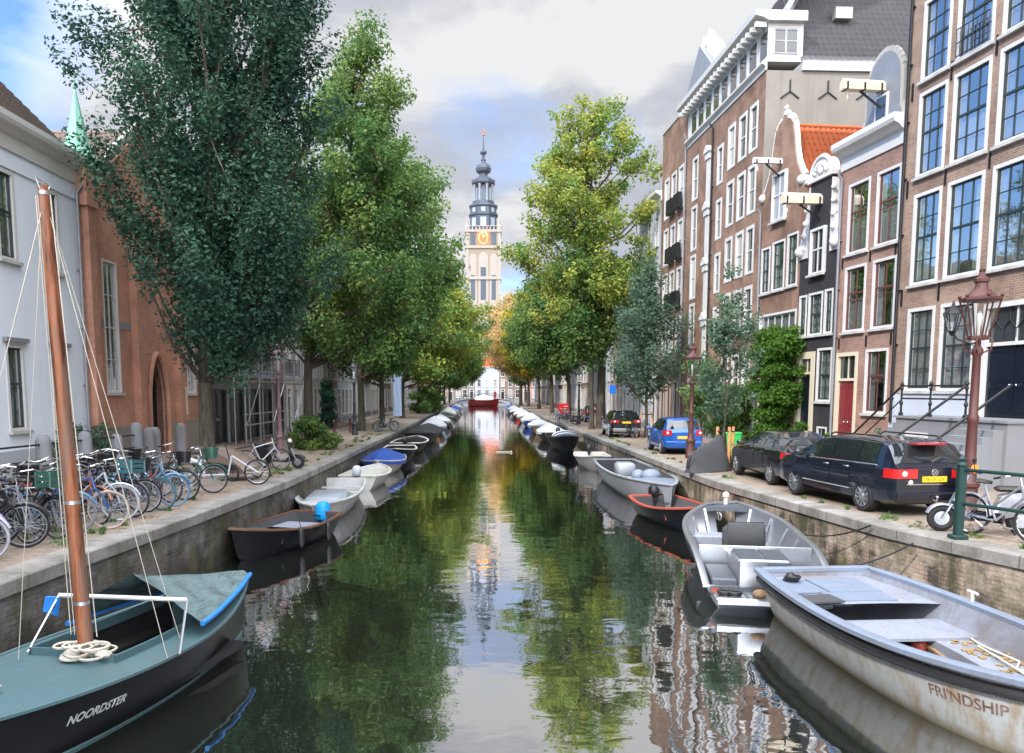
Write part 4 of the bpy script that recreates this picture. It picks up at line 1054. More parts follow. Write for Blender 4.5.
# fallen leaves on the quays under the trees
C = []
for k in range(420):
    y = 14+rs.random()*46; s_ = rs.random() < .55
    C.append((ql(y)-.6-rs.random()*3.5 if s_ else qr(y)+.6+rs.random()*3.2, y, zq(y)+.012))
C = np.array(C); fo = obj('fallen_leaves', leaf_mesh('fallen_leaves', C, np.full(len(C), .5), np.full(len(C), 7), .075, M['lf_fallen'], rs, .015, 6.0, .7))
tag(fo, 'yellow-brown fallen leaves scattered over both quays', 'fallen leaves', None, 'stuff')
# twig with leaves hanging into the upper right corner from a street tree beside the camera
# ------------------------------------------------------------ church tower behind the bridge
M['tbrick'] = stucco('tower_pale_stone', (.25, .205, .16), .35, (.36, .28, .22)); M['tslate'] = simple('tower_slate', (.06, .075, .1), .6, .1, .3, .6)
M['tgold'] = simple('clock_orange_gold', (.42, .12, .03), .4, .2, .2); M['twhite'] = stucco('tower_white_stone', (.33, .3, .265), .25)
tw = thing('church_tower', 'pale stone church tower with dark slate lantern, onion dome and spire', 'church tower', (-2.0, 240, .9))
k = 240/215.0
b = MB(); s0 = 4.75
b.box(-s0, s0, -s0, s0, 0, 37.3); b.build('shaft', M['tbrick'], tw, 0)
t_ = MB()
for z in (28.2, 34.0, 37.3): t_.box(-s0-.35, s0+.35, -s0-.35, s0+.35, z, z+.55)
for sx in (-1, 1):
    for sy in (-1, 1):
        t_.box(sx*s0-.7*(sx > 0)-.1*(sx < 0)-.0, sx*s0+.1*(sx > 0)+.7*(sx < 0), sy*s0-.7*(sy > 0)-.1*(sy < 0), sy*s0+.1*(sy > 0)+.7*(sy < 0), 20, 37.25)
        t_.lathe([(.75, 37.85), (.75, 39.0), (.5, 39.3), (.3, 40.2), (.4, 40.6), (.05, 42.4)], 8, (sx*(s0-.3), sy*(s0-.3), 0))
for i in range(9):
    x = -s0+.8+i*(2*s0-1.6)/8; t_.lathe([(.18, 37.85), (.24, 38.3), (.14, 38.8), (.2, 39.1)], 6, (x, -s0-.1, 0))
t_.box(-s0+.6, s0-.6, -s0-.25, -s0+.05, 39.1, 39.35)
t_.build('stone_trim', M['twhite'], tw, 30)
a = MB()
for x in (-2.9, 0, 2.9):
    w_ = 1.05 if x else 1.35; h0, h1_ = 23.0, 31.0 if x == 0 else 29.6
    a.prism([(x-w_, 22), (x+w_, 22)]+[(x+w_*math.cos(math.pi*i/10), 32+w_*math.sin(math.pi*i/10)) for i in range(11)], -s0-.06, -s0-.01, 'y')
for z in (12, 17): a.prism([(-1.3, z), (1.3, z)]+[(1.3*math.cos(math.pi*i/10), z+2.5+1.3*math.sin(math.pi*i/10)) for i in range(11)], -s0-.06, -s0-.01, 'y')
a.build('blind_arch', M['twhite'], tw, 0)
for x, hw_, z0, z1 in ((-2.9, .7, 34.7, 37.0), (2.9, .7, 34.7, 37.0), (-2.9, .6, 23.5, 29.0), (0, .75, 23.5, 30.5), (2.9, .6, 23.5, 29.0)):
    a = MB(); a.box(x-hw_, x+hw_, -s0-.1, -s0-.065, z0, z1); a.build('louvre', M['tslate'], tw, 0)
cf = MB(); cf.box(-1.75, 1.75, -s0-.3, -s0-.07, 34.3, 38.0); cfo = cf.build('clock', M['tgold'], tw, 0)
m = MB(); m.torus((0, -s0-.33, 36.1), 1.25, .1, 'y', 24, 6); m.bar((0, -s0-.35, 36.1), (.75, -s0-.35, 36.9), .16); m.bar((0, -s0-.35, 36.1), (-.2, -s0-.35, 37.15), .14)
for i in range(12): 
    q = math.pi*i/6; m.bar((1.0*math.cos(q), -s0-.32, 36.1+1.0*math.sin(q)), (1.2*math.cos(q), -s0-.32, 36.1+1.2*math.sin(q)), .1)
m.build('clock_face', simple('clock_gilding', (.75, .6, .25), .3, .6, .1), cfo)
d = MB()
d.lathe([(4.0, 37.85), (4.0, 43.6), (4.4, 43.8), (4.4, 44.3), (4.0, 44.4), (3.9, 46.2), (4.3, 46.6), (4.1, 47.1), (3.3, 47.4), (3.2, 48.3)], 8, (0, 0, 0), 0, None, math.pi/8)
d.lathe([(3.0, 53.4), (3.5, 53.7), (3.5, 54.3), (2.9, 54.6), (2.2, 55.4), (1.3, 56.0), (1.2, 57.0), (2.1, 57.9), (2.35, 59.0), (1.9, 60.2), (.9, 61.0), (.6, 61.8), (.8, 62.2), (.35, 62.7), (.45, 64.0), (1.0, 64.7), (.95, 65.4), (.3, 66.2), (.16, 70.0), (.08, 73.5)], 8, (0, 0, 0), 0, None, math.pi/8)
d.build('lantern', M['tslate'], tw, 30)
c = MB()
for i in range(8):
    q = math.pi/8+i*math.pi/4; c.lathe([(.42, 48.3), (.36, 48.8), (.32, 52.6), (.48, 53.4)], 8, (2.65*math.cos(q), 2.65*math.sin(q), 0))
c.lathe([(1.7, 48.3), (1.7, 53.4)], 8, (0, 0, 0)); c.build('lantern_columns', simple('lantern_stone_grey', (.2, .23, .28), .6, 0, .2), tw, 40)
w_ = MB()
for i in range(8):
    q = i*math.pi/4-math.pi/2; u = Vector((math.cos(q), math.sin(q), 0)); v = Vector((-math.sin(q), math.cos(q), 0)); r_ = 4.0*math.cos(math.pi/8)+.03
    for z0, z1, hw_ in ((39.6, 42.8, .8),):
        w_.quad(u*r_-v*hw_+Vector((0, 0, z0)), u*r_+v*hw_+Vector((0, 0, z0)), u*r_+v*hw_+Vector((0, 0, z1)), u*r_-v*hw_+Vector((0, 0, z1)))
    r2 = 3.95*math.cos(math.pi/8)+.05
    w_.quad(u*r2-v*.55+Vector((0, 0, 44.7)), u*r2+v*.55+Vector((0, 0, 44.7)), u*r2+v*.55+Vector((0, 0, 46.0)), u*r2-v*.55+Vector((0, 0, 46.0)))
w_.build('window', simple('lantern_louvre_grey', (.3, .34, .4), .5, 0, .2), tw, 0)
v = MB(); v.tube([(0, 0, 73.4), (0, 0, 76.2)], .09, 6); v.ball((0, 0, 73.6), .4); v.bar((-.9, 0, 75.2), (.9, 0, 75.2), .14); v.prism([(.2, 75.5), (1.1, 75.7), (.2, 75.95)], -.04, .04, 'y'); v.build('weather_vane', M['tgold'], tw)
# true heights of the upper stages
for o in bpy.data.objects:
    if (o.parent is tw or (o.parent and o.parent.parent is tw)):
        for vv in o.data.vertices: vv.co.z = pw([(0, 0), (28.2, 33.5), (34, 42), (37.3, 46.4), (37.85, 47), (43.8, 51.5), (46.6, 54), (48.3, 55.5), (53.4, 60), (54.3, 61.2), (59, 64.5), (65, 69), (76.2, 75)], vv.co.z)
tw.location = (-1.3, 228, .9)
# ------------------------------------------------------------ boats
class Hull:
    def __init__(s, L, B, H, tr=.7, tm=.4, p=2.4, bowup=.25, sternup=.05, draft=.25, e1=.42, e2=1.25, rake=.25, bl=0.0):
        s.__dict__.update(L=L, B=B, H=H, tr=tr, tm=tm, p=p, bu=bowup, su=sternup, dr=draft, e1=e1, e2=e2, rake=rake, bl=bl)
    def b(s, t):
        if t > s.tm: v = 1-((t-s.tm)/(1-s.tm))**s.p*(1-s.bl)
        else: v = 1-(1-s.tr)*((s.tm-t)/s.tm)**2
        return max(s.B/2*v, .012)
    def zs(s, t): return s.H+s.bu*max(0, (t-.35)/.65)**2+s.su*max(0, (.35-t)/.35)**2
    def zk(s, t): return -s.dr+(s.dr+.12)*max(0, (t-.8)/.2)**2
    def pt(s, t, u, side, inset=0.0, zf=None):
        b = max(s.b(t)-inset, .004); k = s.zk(t); z = k+(s.zs(t)-k)*u**s.e2; y = side*b*(u**s.e1)
        if zf is not None and z < zf: z = zf
        x = (t-.5)*s.L+s.rake*(u-1)*max(0, (t-.7)/.3)
        return Vector((x, y, z))
    def sheer(s, side, n=24, inset=0.0, dz=0.0, t0=0.0, t1=1.0):
        return [s.pt(t0+(t1-t0)*i/n, 1, side, inset)+Vector((0, 0, dz)) for i in range(n+1)]
def hull_mesh(h, zf=.12, th=.05, bands=((0, 0),), n=26, nu=9, inner=True, inmat=1):
    m = MB(); us = [(j/nu)**1.0 for j in range(nu+1)]
    secs = []
    for i in range(n+1):
        t = 1-(1-i/n)**1.25
        secs.append([h.pt(t, u, -1) for u in us[::-1]]+[h.pt(t, u, 1) for u in us[1:]])
    N = len(secs[0]); b = 0; vs = [p for s_ in secs for p in s_]; m.v += [tuple(p) for p in vs]
    for i in range(n):
        for j in range(N-1):
            zz = (vs[i*N+j].z+vs[i*N+j+1].z+vs[(i+1)*N+j].z+vs[(i+1)*N+j+1].z)/4; k = abs((N-1)/2-j-.5)/((N-1)/2)
            mi = [q for lo, q in bands if k >= lo][-1]
            m.f.append((i*N+j, i*N+j+1, (i+1)*N+j+1, (i+1)*N+j)); m.m.append(mi)
    m.f.append(tuple(range(N-1, -1, -1))); m.m.append(bands[-1][1])
    if inner:
        s2 = []
        for i in range(n+1):
            t = min(1-(1-i/n)**1.25, .985); t = max(t, .012)
            s2.append([h.pt(t, u, -1, th, zf) for u in us[::-1]]+[h.pt(t, u, 1, th, zf) for u in us[1:]])
        o = len(m.v); m.v += [tuple(p) for s_ in s2 for p in s_]
        for i in range(n):
            for j in range(N-1): m.f.append((o+(i+1)*N+j, o+(i+1)*N+j+1, o+i*N+j+1, o+i*N+j)); m.m.append(inmat)
        m.f.append(tuple(o+k for k in range(N))); m.m.append(inmat)
        for i in range(n):
            for j in (0, N-1): m.f.append((i*N+j, (i+1)*N+j, o+(i+1)*N+j, o+i*N+j)); m.m.append(inmat)
        for j in range(N-1): m.f.append((j, j+1, o+j+1, o+j)); m.m.append(inmat)
    return m
def rail(h, w=.09, hh=.05, dz=.02, t1=1.0, stern=True, out=.02, n=30):
    m = MB()
    L = h.sheer(-1, n, -out, dz); Rr = h.sheer(1, n, -out, dz)
    path = L+Rr[::-1][1:]
    if stern: path = path+[Rr[0].lerp(L[0], k/4) for k in range(1, 5)]
    def ring(p, d):
        x = Vector((-d.y, d.x, 0)).normalized()
        return [p+x*w/2-Vector((0, 0, hh/2)), p+x*w/2+Vector((0, 0, hh*.3)), p+x*w*.25+Vector((0, 0, hh/2)), p-x*w*.25+Vector((0, 0, hh/2)), p-x*w/2+Vector((0, 0, hh*.3)), p-x*w/2-Vector((0, 0, hh/2))]
    secs = []
    for i, p in enumerate(path):
        d = path[min(i+1, len(path)-1)]-path[max(i-1, 0)]; d.z = 0
        if d.length < 1e-6: d = Vector((1, 0, 0))
        secs.append(ring(p, d.normalized()))
    m.loft(secs, True, True); return m
def deck(h, t0, t1=1.0, dz=-.015, crown=.04, n=12, inset=.02, mi=0, drop=0.0):
    m = MB(); vs = []
    for i in range(n+1):
        t = t0+(t1-t0)*i/n
        for v in (-1, -.6, -.2, .2, .6, 1):
            p = h.pt(min(t, .995), 1, 1, inset); vs.append(Vector((p.x, p.y*v, p.z+dz+crown*(1-v*v))))
    q = 6
    m.add(vs, [(i*q+j, (i+1)*q+j, (i+1)*q+j+1, i*q+j+1) for i in range(n) for j in range(q-1)], mi)
    if drop: # bulkhead at t0
        m.add(vs[:6]+[Vector((p.x, p.y*.94, p.z-drop)) for p in vs[:6]], [(j, j+1, j+7, j+6) for j in range(5)], mi)
    return m
def thwart(m, h, t, z, w=.28, th=.04, mi=0, inset=.06):
    u = ((z-h.zk(t))/(h.zs(t)-h.zk(t)))**(1/h.e2); y = h.b(t)*u**h.e1-inset; x = (t-.5)*h.L
    m.box(x-w/2, x+w/2, -y, y, z-th, z, mi)
def sidebench(m, h, t0, t1, z, w=.38, side=1, n=10, mi=0, front=True):
    vs = []
    for i in range(n+1):
        t = t0+(t1-t0)*i/n; u = ((z-h.zk(t))/(h.zs(t)-h.zk(t)))**(1/h.e2); y = max(h.b(t)*u**h.e1-.045, .05); x = (t-.5)*h.L; yi = max(y-w, .01)
        vs += [Vector((x, side*y, z)), Vector((x, side*yi, z)), Vector((x, side*yi, z-.04 if not front else .14))]
    m.add(vs, [f for i in range(n) for f in ((3*i, 3*i+3, 3*i+4, 3*i+1), (3*i+1, 3*i+4, 3*i+5, 3*i+2))], mi)
def outboard(par, x, z, cowl, y=0.0, s=1.0, cover=None):
    m = MB(); m.box(x-.06, x+.1, y-.05, y+.05, z-.75*s, z); m.box(x-.14, x+.16, y-.07, y+.07, z-.12, z+.02); m.bar((x+.1, y, z+.05), (x+.6, y+.05, z+.16), .04)
    m.lathe([(.05, -.18), (.06, .12)], 8, (x, y, z-.8*s), 0, Matrix.Rotation(R(90), 4, 'Y'))
    t = m.build('outboard_motor', M['iron'], par, 30)
    c = MB(); secs = []
    for zz, a, b in ((0, .13, .1), (.06, .2, .145), (.2, .22, .16), (.32, .2, .15), (.4, .13, .1), (.42, .04, .03)):
        secs.append([(x-.02+a*s*math.copysign(abs(math.cos(q))**.6, math.cos(q)), y+b*s*math.copysign(abs(math.sin(q))**.6, math.sin(q)), z+zz*s) for q in [2*math.pi*k/14 for k in range(14)]])
    c.loft(secs); c.build('cowling', cowl, t, 50)
    return t
def cover(h, t0, t1, ridge, seed=1, n=22, drop=.16, q=9, out=.04, peaks=()):
    r_ = random.Random(seed); m = MB(); secs = []
    for i in range(n+1):
        t = t0+(t1-t0)*i/n; p = h.pt(min(t, .99), 1, 1); rz_ = ridge*math.sin(math.pi*min(1, .12+.88*(i/n)*1.0) if False else math.pi*(.1+.8*i/n))+sum(a*math.exp(-((i/n-c)/w)**2) for c, a, w in peaks)
        row = []
        for j in range(q+1):
            v = -1+2*j/q; yy = (p.y+out)*v; sag = (1-abs(v))**.85
            row.append(Vector((p.x, yy, p.z+.03+rz_*sag-(.03*math.sin(i*2.1)*abs(v)*(1-abs(v))*4)+r_.uniform(-.012, .012))))
        row = [Vector((p.x, -(p.y+out+.01), p.z-drop+r_.uniform(-.03, .03)))]+row+[Vector((p.x, p.y+out+.01, p.z-drop+r_.uniform(-.03, .03)))]
        secs.append(row)
    m.loft(secs, False, False)
    for s_ in (secs[0], secs[-1]): m.add(s_, [tuple(range(len(s_)))])
    return m
def text_mesh(txt, size, shear=0.0, bold=0.0):
    cu = bpy.data.curves.new('lettering', 'FONT'); cu.body = txt; cu.size = size; cu.shear = shear; cu.offset = bold; cu.align_x = 'CENTER'; cu.resolution_u = 4
    o = bpy.data.objects.new('lettering', cu); COL.objects.link(o)
    dg = bpy.context.evaluated_depsgraph_get(); me = bpy.data.meshes.new_from_object(o.evaluated_get(dg))
    bpy.data.objects.remove(o); bpy.data.curves.remove(cu)
    return me
def letter(par, txt, size, fn, mat, name='lettering', shear=0.0, bold=0.0, ex=None):
    me = text_mesh(txt, size, shear, bold)
    for v in me.vertices: v.co = fn(v.co.x, v.co.y)
    me.name = name; me.materials.clear(); me.materials.append(mat)
    if ex: ex(me)
    return obj(name, me, par)
def paint(name, col, rough=.4, dirt=.4, dcol=(.16, .13, .1), var=.12): return simple(name, col, rough, 0, var, 2.5, .04, 0, dirt, dcol, .18 if max(col) < .02 else .4)
def fender(par, pts, r=.09, mat='black'):
    for (x, y, z) in pts:
        m = MB(); m.lathe([(.02, -.24), (r*.8, -.2), (r, -.12), (r, .12), (r*.8, .2), (.02, .24)], 10, (x, y, z)); m.tube([(x, y, z+.24), (x, y*.9, z+.5)], .012, 4); m.build('fender', M[mat], par)
def cable(par, name, pts, r, mat, sag=0.0):
    a, b = Vector(pts[0]), Vector(pts[-1])
    if len(pts) == 2: pts = [a.lerp(b, k/8)-Vector((0, 0, sag*4*(k/8)*(1-k/8))) for k in range(9)]
    m = MB(); m.tube(pts, r, 5); return m.build(name, M[mat], par)
def boat_root(label, stern, bow, name='boat', group=None, cat='boat', z=0.0):
    c = ((stern[0]+bow[0])/2, (stern[1]+bow[1])/2, z); d = (bow[0]-stern[0], bow[1]-stern[1])
    return thing(name, label, cat, c, math.atan2(d[1], d[0]), group), math.hypot(*d)
def tarpmat():
    t = NT('slack_grey_teal_tarpaulin'); v = t.coord()
    f = t.noise(t.map(v, (1.4, 5, 3)), 1.0, 4, .55, .6); g = t.noise(v, 3, 6, .7)
    c = t.mix(t.ramp(g, [(.4, 0.0), (.65, .8)]), (.125, .185, .185), (.075, .1, .1))
    return t.pbr(c, .75, 0, t.bump(f, 1.0, .12), .25)
def mastwood():
    t = NT('weathered_reddish_mast'); v = t.coord()
    f = t.noise(t.map(v, (16, 16, 1.1)), 1.0, 6, .65); g = t.noise(t.map(v, (5, 5, .9)), 1.0, 5, .7)
    c = t.ramp(f, [(.38, (.055, .02, .01)), (.48, (.2, .06, .024)), (.6, (.32, .12, .055))])
    c = t.mix(t.ramp(g, [(.46, 0.0), (.6, .75)]), c, (.16, .11, .085))
    return t.pbr(c, .5, 0, t.bump(f, .4, .01), .35)
M['woodblack'] = simple('shade_dark_wood', (.03, .028, .025), .6, 0, .4, 8)  # bench wood coloured near black to stand in for shade under the tarpaulin
M['teal'] = paint('faded_teal_deck_paint', (.066, .13, .145), .6, .6, (.1, .12, .115)); M['blackhull'] = paint('black_hull_paint', (.006, .007, .009), .3, .15, (.03, .03, .03))
M['tealstripe'] = paint('pale_teal_stripe', (.2, .38, .4), .4, .4); M['tarpteal'] = tarpmat()
M['tarpblue'] = simple('bright_blue_tarpaulin', (.02, .2, .6), .6, 0, .15, 6, .2); M['mastwood'] = mastwood()
M['boatblue'] = paint('pale_blue_grey_boat_paint', (.17, .21, .285), .5, .6, (.15, .14, .13)); M['boatwhite'] = paint('weathered_white_boat_paint', (.6, .6, .55), .5, .5, (.3, .2, .1))
M['alu'] = simple('brushed_aluminium', (.45, .47, .5), .36, .95, .12, 14, .03); M['aludark'] = simple('dark_grey_coated_aluminium', (.1, .115, .135), .45, .5, .12, 8); M['canvasgrey'] = simple('charcoal_canvas', (.05, .052, .056), .85, 0, .2, 9, .2)
M['greyhull'] = paint('light_grey_hull_paint', (.28, .31, .35), .4, .45); M['navyhull'] = paint('navy_hull_paint', (.02, .035, .075), .3, .25); M['redtrim'] = paint('orange_red_gunwale_paint', (.36, .06, .035), .45, .4)
M['orangetrim'] = paint('orange_gunwale_paint', (.12, .05, .03), .5, .5); M['creamboat'] = paint('cream_boat_paint', (.5, .5, .49), .5, .45); M['bluecov'] = simple('royal_blue_boat_cover', (.015, .07, .33), .65, 0, .2, 3, .15)
M['greycov'] = simple('pale_grey_boat_cover', (.5, .53, .57), .7, 0, .15, 3, .15); M['blackcov'] = simple('black_boat_cover', (.015, .017, .022), .6, 0, .3, 3, .2); M['bcyan'] = simple('cyan_motor_cover', (.0, .26, .6), .55, 0, .1, 5, .15)
M['whitecov'] = simple('white_boat_cover', (.75, .76, .76), .6, 0, .1, 3, .15); M['redhull'] = paint('red_hull_paint', (.4, .02, .02), .35, .2); M['floorwood'] = simple('grey_floor_boards', (.25, .23, .2), .8, 0, .25, 6, .1, 0, .4)
M['rust'] = simple('faded_brown_lettering', (.15, .065, .04), .8, 0, .4, 12, 0, 0, .8, (.4, .37, .33)); M['letterwhite'] = simple('pale_lettering', (.55, .58, .55), .6, 0, .2, 8); M['leaflitter'] = simple('dead_leaf_litter', (.25, .17, .07), .9, 0, .5, 30)
M['helmblue'] = paint('blue_grey_pale_lining', (.23, .25, .3), .65, .9, (.13, .11, .1))

# --- the sailing boat at the lower left
b, L = boat_root('black-hulled sailing boat with a faded teal deck and a reddish leaning mast', (-4.05, 12.0), (-5.5, 6.0), 'sailing_boat')
h = Hull(L, 1.96, .66, tr=.32, tm=.45, p=2.1, bowup=.16, sternup=.2, draft=.35, e1=.4, e2=1.15, rake=.35)
hull_mesh(h, .1, .04, ((0, 0), (.33, 1), (.41, 0)), 30, 12, False).build('hull', [M['blackhull'], M['tealstripe']], b, 50)
# deck with a cockpit opening
m = MB(); n = 30; vs = []; VV = (-1, -.8, -.62, -.3, 0, .3, .62, .8, 1); q = len(VV)
for i in range(n+1):
    t = i/n*.992; p = h.pt(t, 1, 1, .005)
    for v in VV: vs.append(Vector((p.x, p.y*v, p.z+.05*(1-v*v))))
m.add(vs, [(i*q+j, (i+1)*q+j, (i+1)*q+j+1, i*q+j+1) for i in range(n) for j in range(q-1) if not (4 <= i < 16 and 2 <= j < 6)])
m.build('deck', M['teal'], b, 40)
dw = MB(); m = MB(); A = [[vs[i*q+j] for i in range(4, 17)] for j in (2, 6)]
for s_, row in ((-1, A[0]), (1, A[1])):
    m.loft([[p+Vector((0, 0, -.03)), p+Vector((0, 0, .09)), p+Vector((0, -s_*.03, .09)), p+Vector((0, -s_*.03, -.03))] for p in row], True, True); dw.loft([[p+Vector((0, s_*.01, -.5)), p+Vector((0, s_*.01, -.03))] for p in row], False, False)
for i in (4, 16):
    r_ = [vs[i*q+j] for j in range(2, 7)]; dx = .03 if i == 4 else -.03
    m.loft([[p+Vector((0, 0, -.5)), p+Vector((0, 0, .09)), p+Vector((dx, 0, .09)), p+Vector((dx, 0, -.5))] for p in r_], True, True)
m.build('cockpit_coaming', M['teal'], b, 40); dw.build('cockpit_shade_lining', M['dark'], b, 40)  # cockpit walls and floor painted black in place of shade under the tarpaulin
m = MB(); x0, x1 = (4/n*.992-.5)*L, (16/n*.992-.5)*L
m.box(x0, x1, -.72, .72, .1, .2); m.build('cockpit_floor', M['dark'], b, 0)
m = MB(); m.box(x1-.9, x1-.6, -.62, .62, .42, .46); m.box(x0+.3, x1-1, -.62, -.3, .38, .42); m.box(x0+.3, x1-1, .3, .62, .38, .42); m.build('cockpit_bench', M['woodblack'], b, 0)
rail(h, .05, .04, .0, 1, True, .015).build('gunwale', M['teal'], b, 40)
c_, s_ = math.cos(b.rotation_euler.z), math.sin(b.rotation_euler.z)
def loc(bt, X, Y, Z):   # world point to the boat's own frame
    a = bt.rotation_euler.z; dx, dy = X-bt.location.x, Y-bt.location.y
    return Vector((dx*math.cos(a)+dy*math.sin(a), -dx*math.sin(a)+dy*math.cos(a), Z-bt.location.z))
mb = loc(b, -4.64, 8.82, .74); mt = loc(b, -4.86, 8.86, 6.02)
m = MB(); m.tube([mb, mb.lerp(mt, .3), mb.lerp(mt, .7), mt], [.084, .082, .072, .052], 14); mast = m.build('mast', M['mastwood'], b)
m = MB()
for f, r_ in ((.985, .058), (.34, .085), (.12, .088)):
    p = mb.lerp(mt, f); m.lathe([(r_, -.02), (r_, .02)], 12, p)
m.tube([mt+Vector((0, 0, -.15)), mt+Vector((-.1, 0, .02)), mt+Vector((.1, 0, .06)), mt+Vector((0, 0, -.12))], .012, 5); m.build('mast_band', M['steel'], mast)
m = MB()
for k in range(16): m.torus(mb+Vector((rnd.uniform(-.1, .16), rnd.uniform(-.26, .28), .02+.01*k)), .1+.06*rnd.random(), .016, 'z', 18, 5)
m.ball(mb+Vector((.02, .24, .05)), .08, 10, 6, 0, (1, 1.4, .6)); m.ball(mb+Vector((.12, -.1, .06)), .08, 10, 6, 0, (1, 1.2, .8)); m.build('rope_coil', M['rope'], b)
for (f, X, Y, Z) in ((.99, -5.36, 8.7, .74), (.99, -3.68, 8.75, .74), (.97, -5.3, 7.0, .78), (.985, -3.75, 9.3, .8)):
    cable(b, 'stay', [mb.lerp(mt, f), loc(b, X, Y, Z)], .0045, 'rope')
for dx in (-.1, -.14, .13): cable(b, 'halyard', [mt+Vector((0, dx*.7, -.1)), mb+Vector((.02, dx*1.3, .25))], .0065, 'rope')
p0, p1 = loc(b, -5.3, 9.5, 1.28), loc(b, -3.72, 9.5, 1.22)
m = MB(); m.tube([p0, p1], .028, 8); bar = m.build('tent_spar', M['white'], b)
for a, X, Y in ((p0, -5.4, 8.95), (p1, -3.6, 8.9)):
    m = MB(); m.tube([a, loc(b, X, Y, .74)], .016, 6); m.build('spar_strut', M['steel'], b)
# tent tarpaulin over the after half, open at the front, with a blue rim
m = MB(); secs = []; n = 24; rim = []
for i in range(n+1):
    t = i/n; Y = 9.75+t*2.35; cx = lerp(-4.5, -3.95, t); hw_ = lerp(.86, .22, t**1.3); zr = lerp(1.5, .98, t**.8); ze = lerp(.84, .93, t)
    row = []
    for j in range(17):
        v = -1+j/8; row.append(loc(b, cx+hw_*v, Y+.03*math.sin(j*1.2+i*.5), ze+(zr-ze)*(1-abs(v))**.8-(.05*math.sin(i*.9+v*3)+.03*math.sin(i*.5-v*6))*abs(v)*(1-abs(v))*2.6-.1*math.sin(math.pi*t)*abs(v)*(1-abs(v))*2))
    secs.append(row)
m.loft(secs, False, False); tp = m.build('tarpaulin', M['tarpteal'], b, 50)
m = MB(); m.tube([r_[16]+Vector((0, 0, .0)) for r_ in secs], .035, 6); m.tube([r_[0] for r_ in secs], .035, 6); m.build('tarpaulin_rim', M['tarpblue'], tp)
m = MB(); m.loft([[p0+Vector((0, .02, -.02)), p0+Vector((.06, .03, -.25)), p0+Vector((.0, -.2, -.22)), p0+Vector((0, -.16, -.02))], [p0+Vector((.05, .02, -.02)), p0+Vector((.12, .03, -.22)), p0+Vector((.06, -.2, -.2)), p0+Vector((.05, -.16, -.02))]]); m.build('rolled_cloth', M['tarpblue'], b)
cp = loc(b, -4.95, 7.55, .8)
m = MB(); m.tube([cp+Vector((-.12, 0, .02)), cp+Vector((.12, 0, .02))], .025, 6); m.lathe([(.02, -.06), (.025, .02)], 6, cp); m.build('cleat', M['steel'], b)
cable(b, 'mooring_line', [cp, loc(b, -6.3, 7.2, 1.4)], .014, 'rope', .1); cable(b, 'mooring_line', [cp, loc(b, -5.6, 6.4, .8)], .014, 'rope', .03)
def side_text(bt, h, side, tc, uc, sgn=1):
    def fn(x, y):
        t = tc+sgn*x/h.L; u = uc+y/(h.zs(t)-h.zk(t)); p = h.pt(t, u, side); p2 = h.pt(t, min(u+.02, 1), side); p3 = h.pt(t+.01, u, side)
        nrm = (p3-p).cross(p2-p).normalized()
        if nrm.y*side < 0: nrm = -nrm
        return p+nrm*.006
    return fn
# heading towards the camera: the canal side is the boat's port (+y) side and reads from bow to stern
letter(b, 'NOORDSTER', .125, side_text(b, h, 1, .62, .72, -1), M['letterwhite'], 'lettering', .25, .004)

# --- the pale blue open boat at the lower right
b, L = boat_root('pale blue and white open boat with worn brown lettering on its bow', (5.48, 13.0), (5.9, 6.95), 'open_boat')
h = Hull(L, 2.32, .78, tr=.8, tm=.42, p=2.6, bowup=.14, sternup=.0, draft=.3, e1=.32, e2=1.1, rake=.3)
def weather():
    t = NT('weathered_white_hull'); v = t.coord(); z = t.n('ShaderNodeSeparateXYZ', {0: v}).outputs[2]
    c = t.mix(t.noise(v, 1.5, 6, .7), (.4, .43, .44), (.5, .52, .52))
    st = t.noise(t.map(v, (5, 5, .5)), 1.0, 6, .7)
    c = t.mix(t.ramp(st, [(.46, 0.0), (.64, .75)]), c, (.3, .21, .11))
    c = t.mix(t.ramp(t.noise(v, 3.2, 6, .7), [(.5, 0.0), (.75, .6)]), c, (.42, .47, .52))
    w_ = t.n('ShaderNodeMapRange', {'Value': z, 'From Min': .02, 'From Max': .16, 'To Min': .8, 'To Max': 0.0}).outputs[0]
    c = t.mix(w_, c, (.2, .17, .09))
    return t.pbr(c, .55, 0, t.bump(t.noise(v, 20, 4), .1, .01), .3)
M['weather'] = weather()
hull_mesh(h, .16, .07, ((0, 0),), 34, 12).build('hull', [M['weather'], M['helmblue']], b, 50)
rail(h, .17, .07, .03, 1, True, .01).build('gunwale', M['boatblue'], b, 40)
# black rubber rubbing strake, ribbed
m = MB()
for sd in (-1, 1):
    pts = [h.pt(t/30*.97, .9, sd)+Vector((0, sd*.03, 0)) for t in range(31)]
    m.tube(pts, [.05+(.012 if k % 1 == 0 else 0) for k in range(31)], 8)
    for k in range(150):
        p = h.pt(.05+k/150*.9, .9, sd)+Vector((0, sd*.035, 0)); m.box(p.x-.008, p.x+.008, p.y-.03, p.y+.03, p.z-.062, p.z+.062)
m.build('rubbing_strake', M['black'], b, 30)
dk = deck(h, .0, .3, -.1, .03, 8, .08, 0, .48); dko = dk.build('stern_deck', M['helmblue'], b, 30)
m = MB()
for (x0, x1, y0, y1) in ((-.44*L, -.3*L, -.32, .5), (-.44*L, -.3*L, -.92, -.38), (-.3*L+.02, -.22*L, -.5, .45)): m.box(x0, x1, y0, y1, h.H-.072, h.H-.05)
m.build('hatch_cover', M['boatblue'], dko, 0)
m = MB(); m.box(-.27*L, -.205*L, -1.0, -.3, h.H-.048, h.H-.02, 0, Matrix.Rotation(R(6), 4, 'Z')); m.build('loose_board', M['canvasgrey'], b, 0)
m = MB()
for k in range(4): m.torus((-.42*L+.03*k, -.62, h.H-.05+.03*k), .1, .025, 'z', 14, 5)
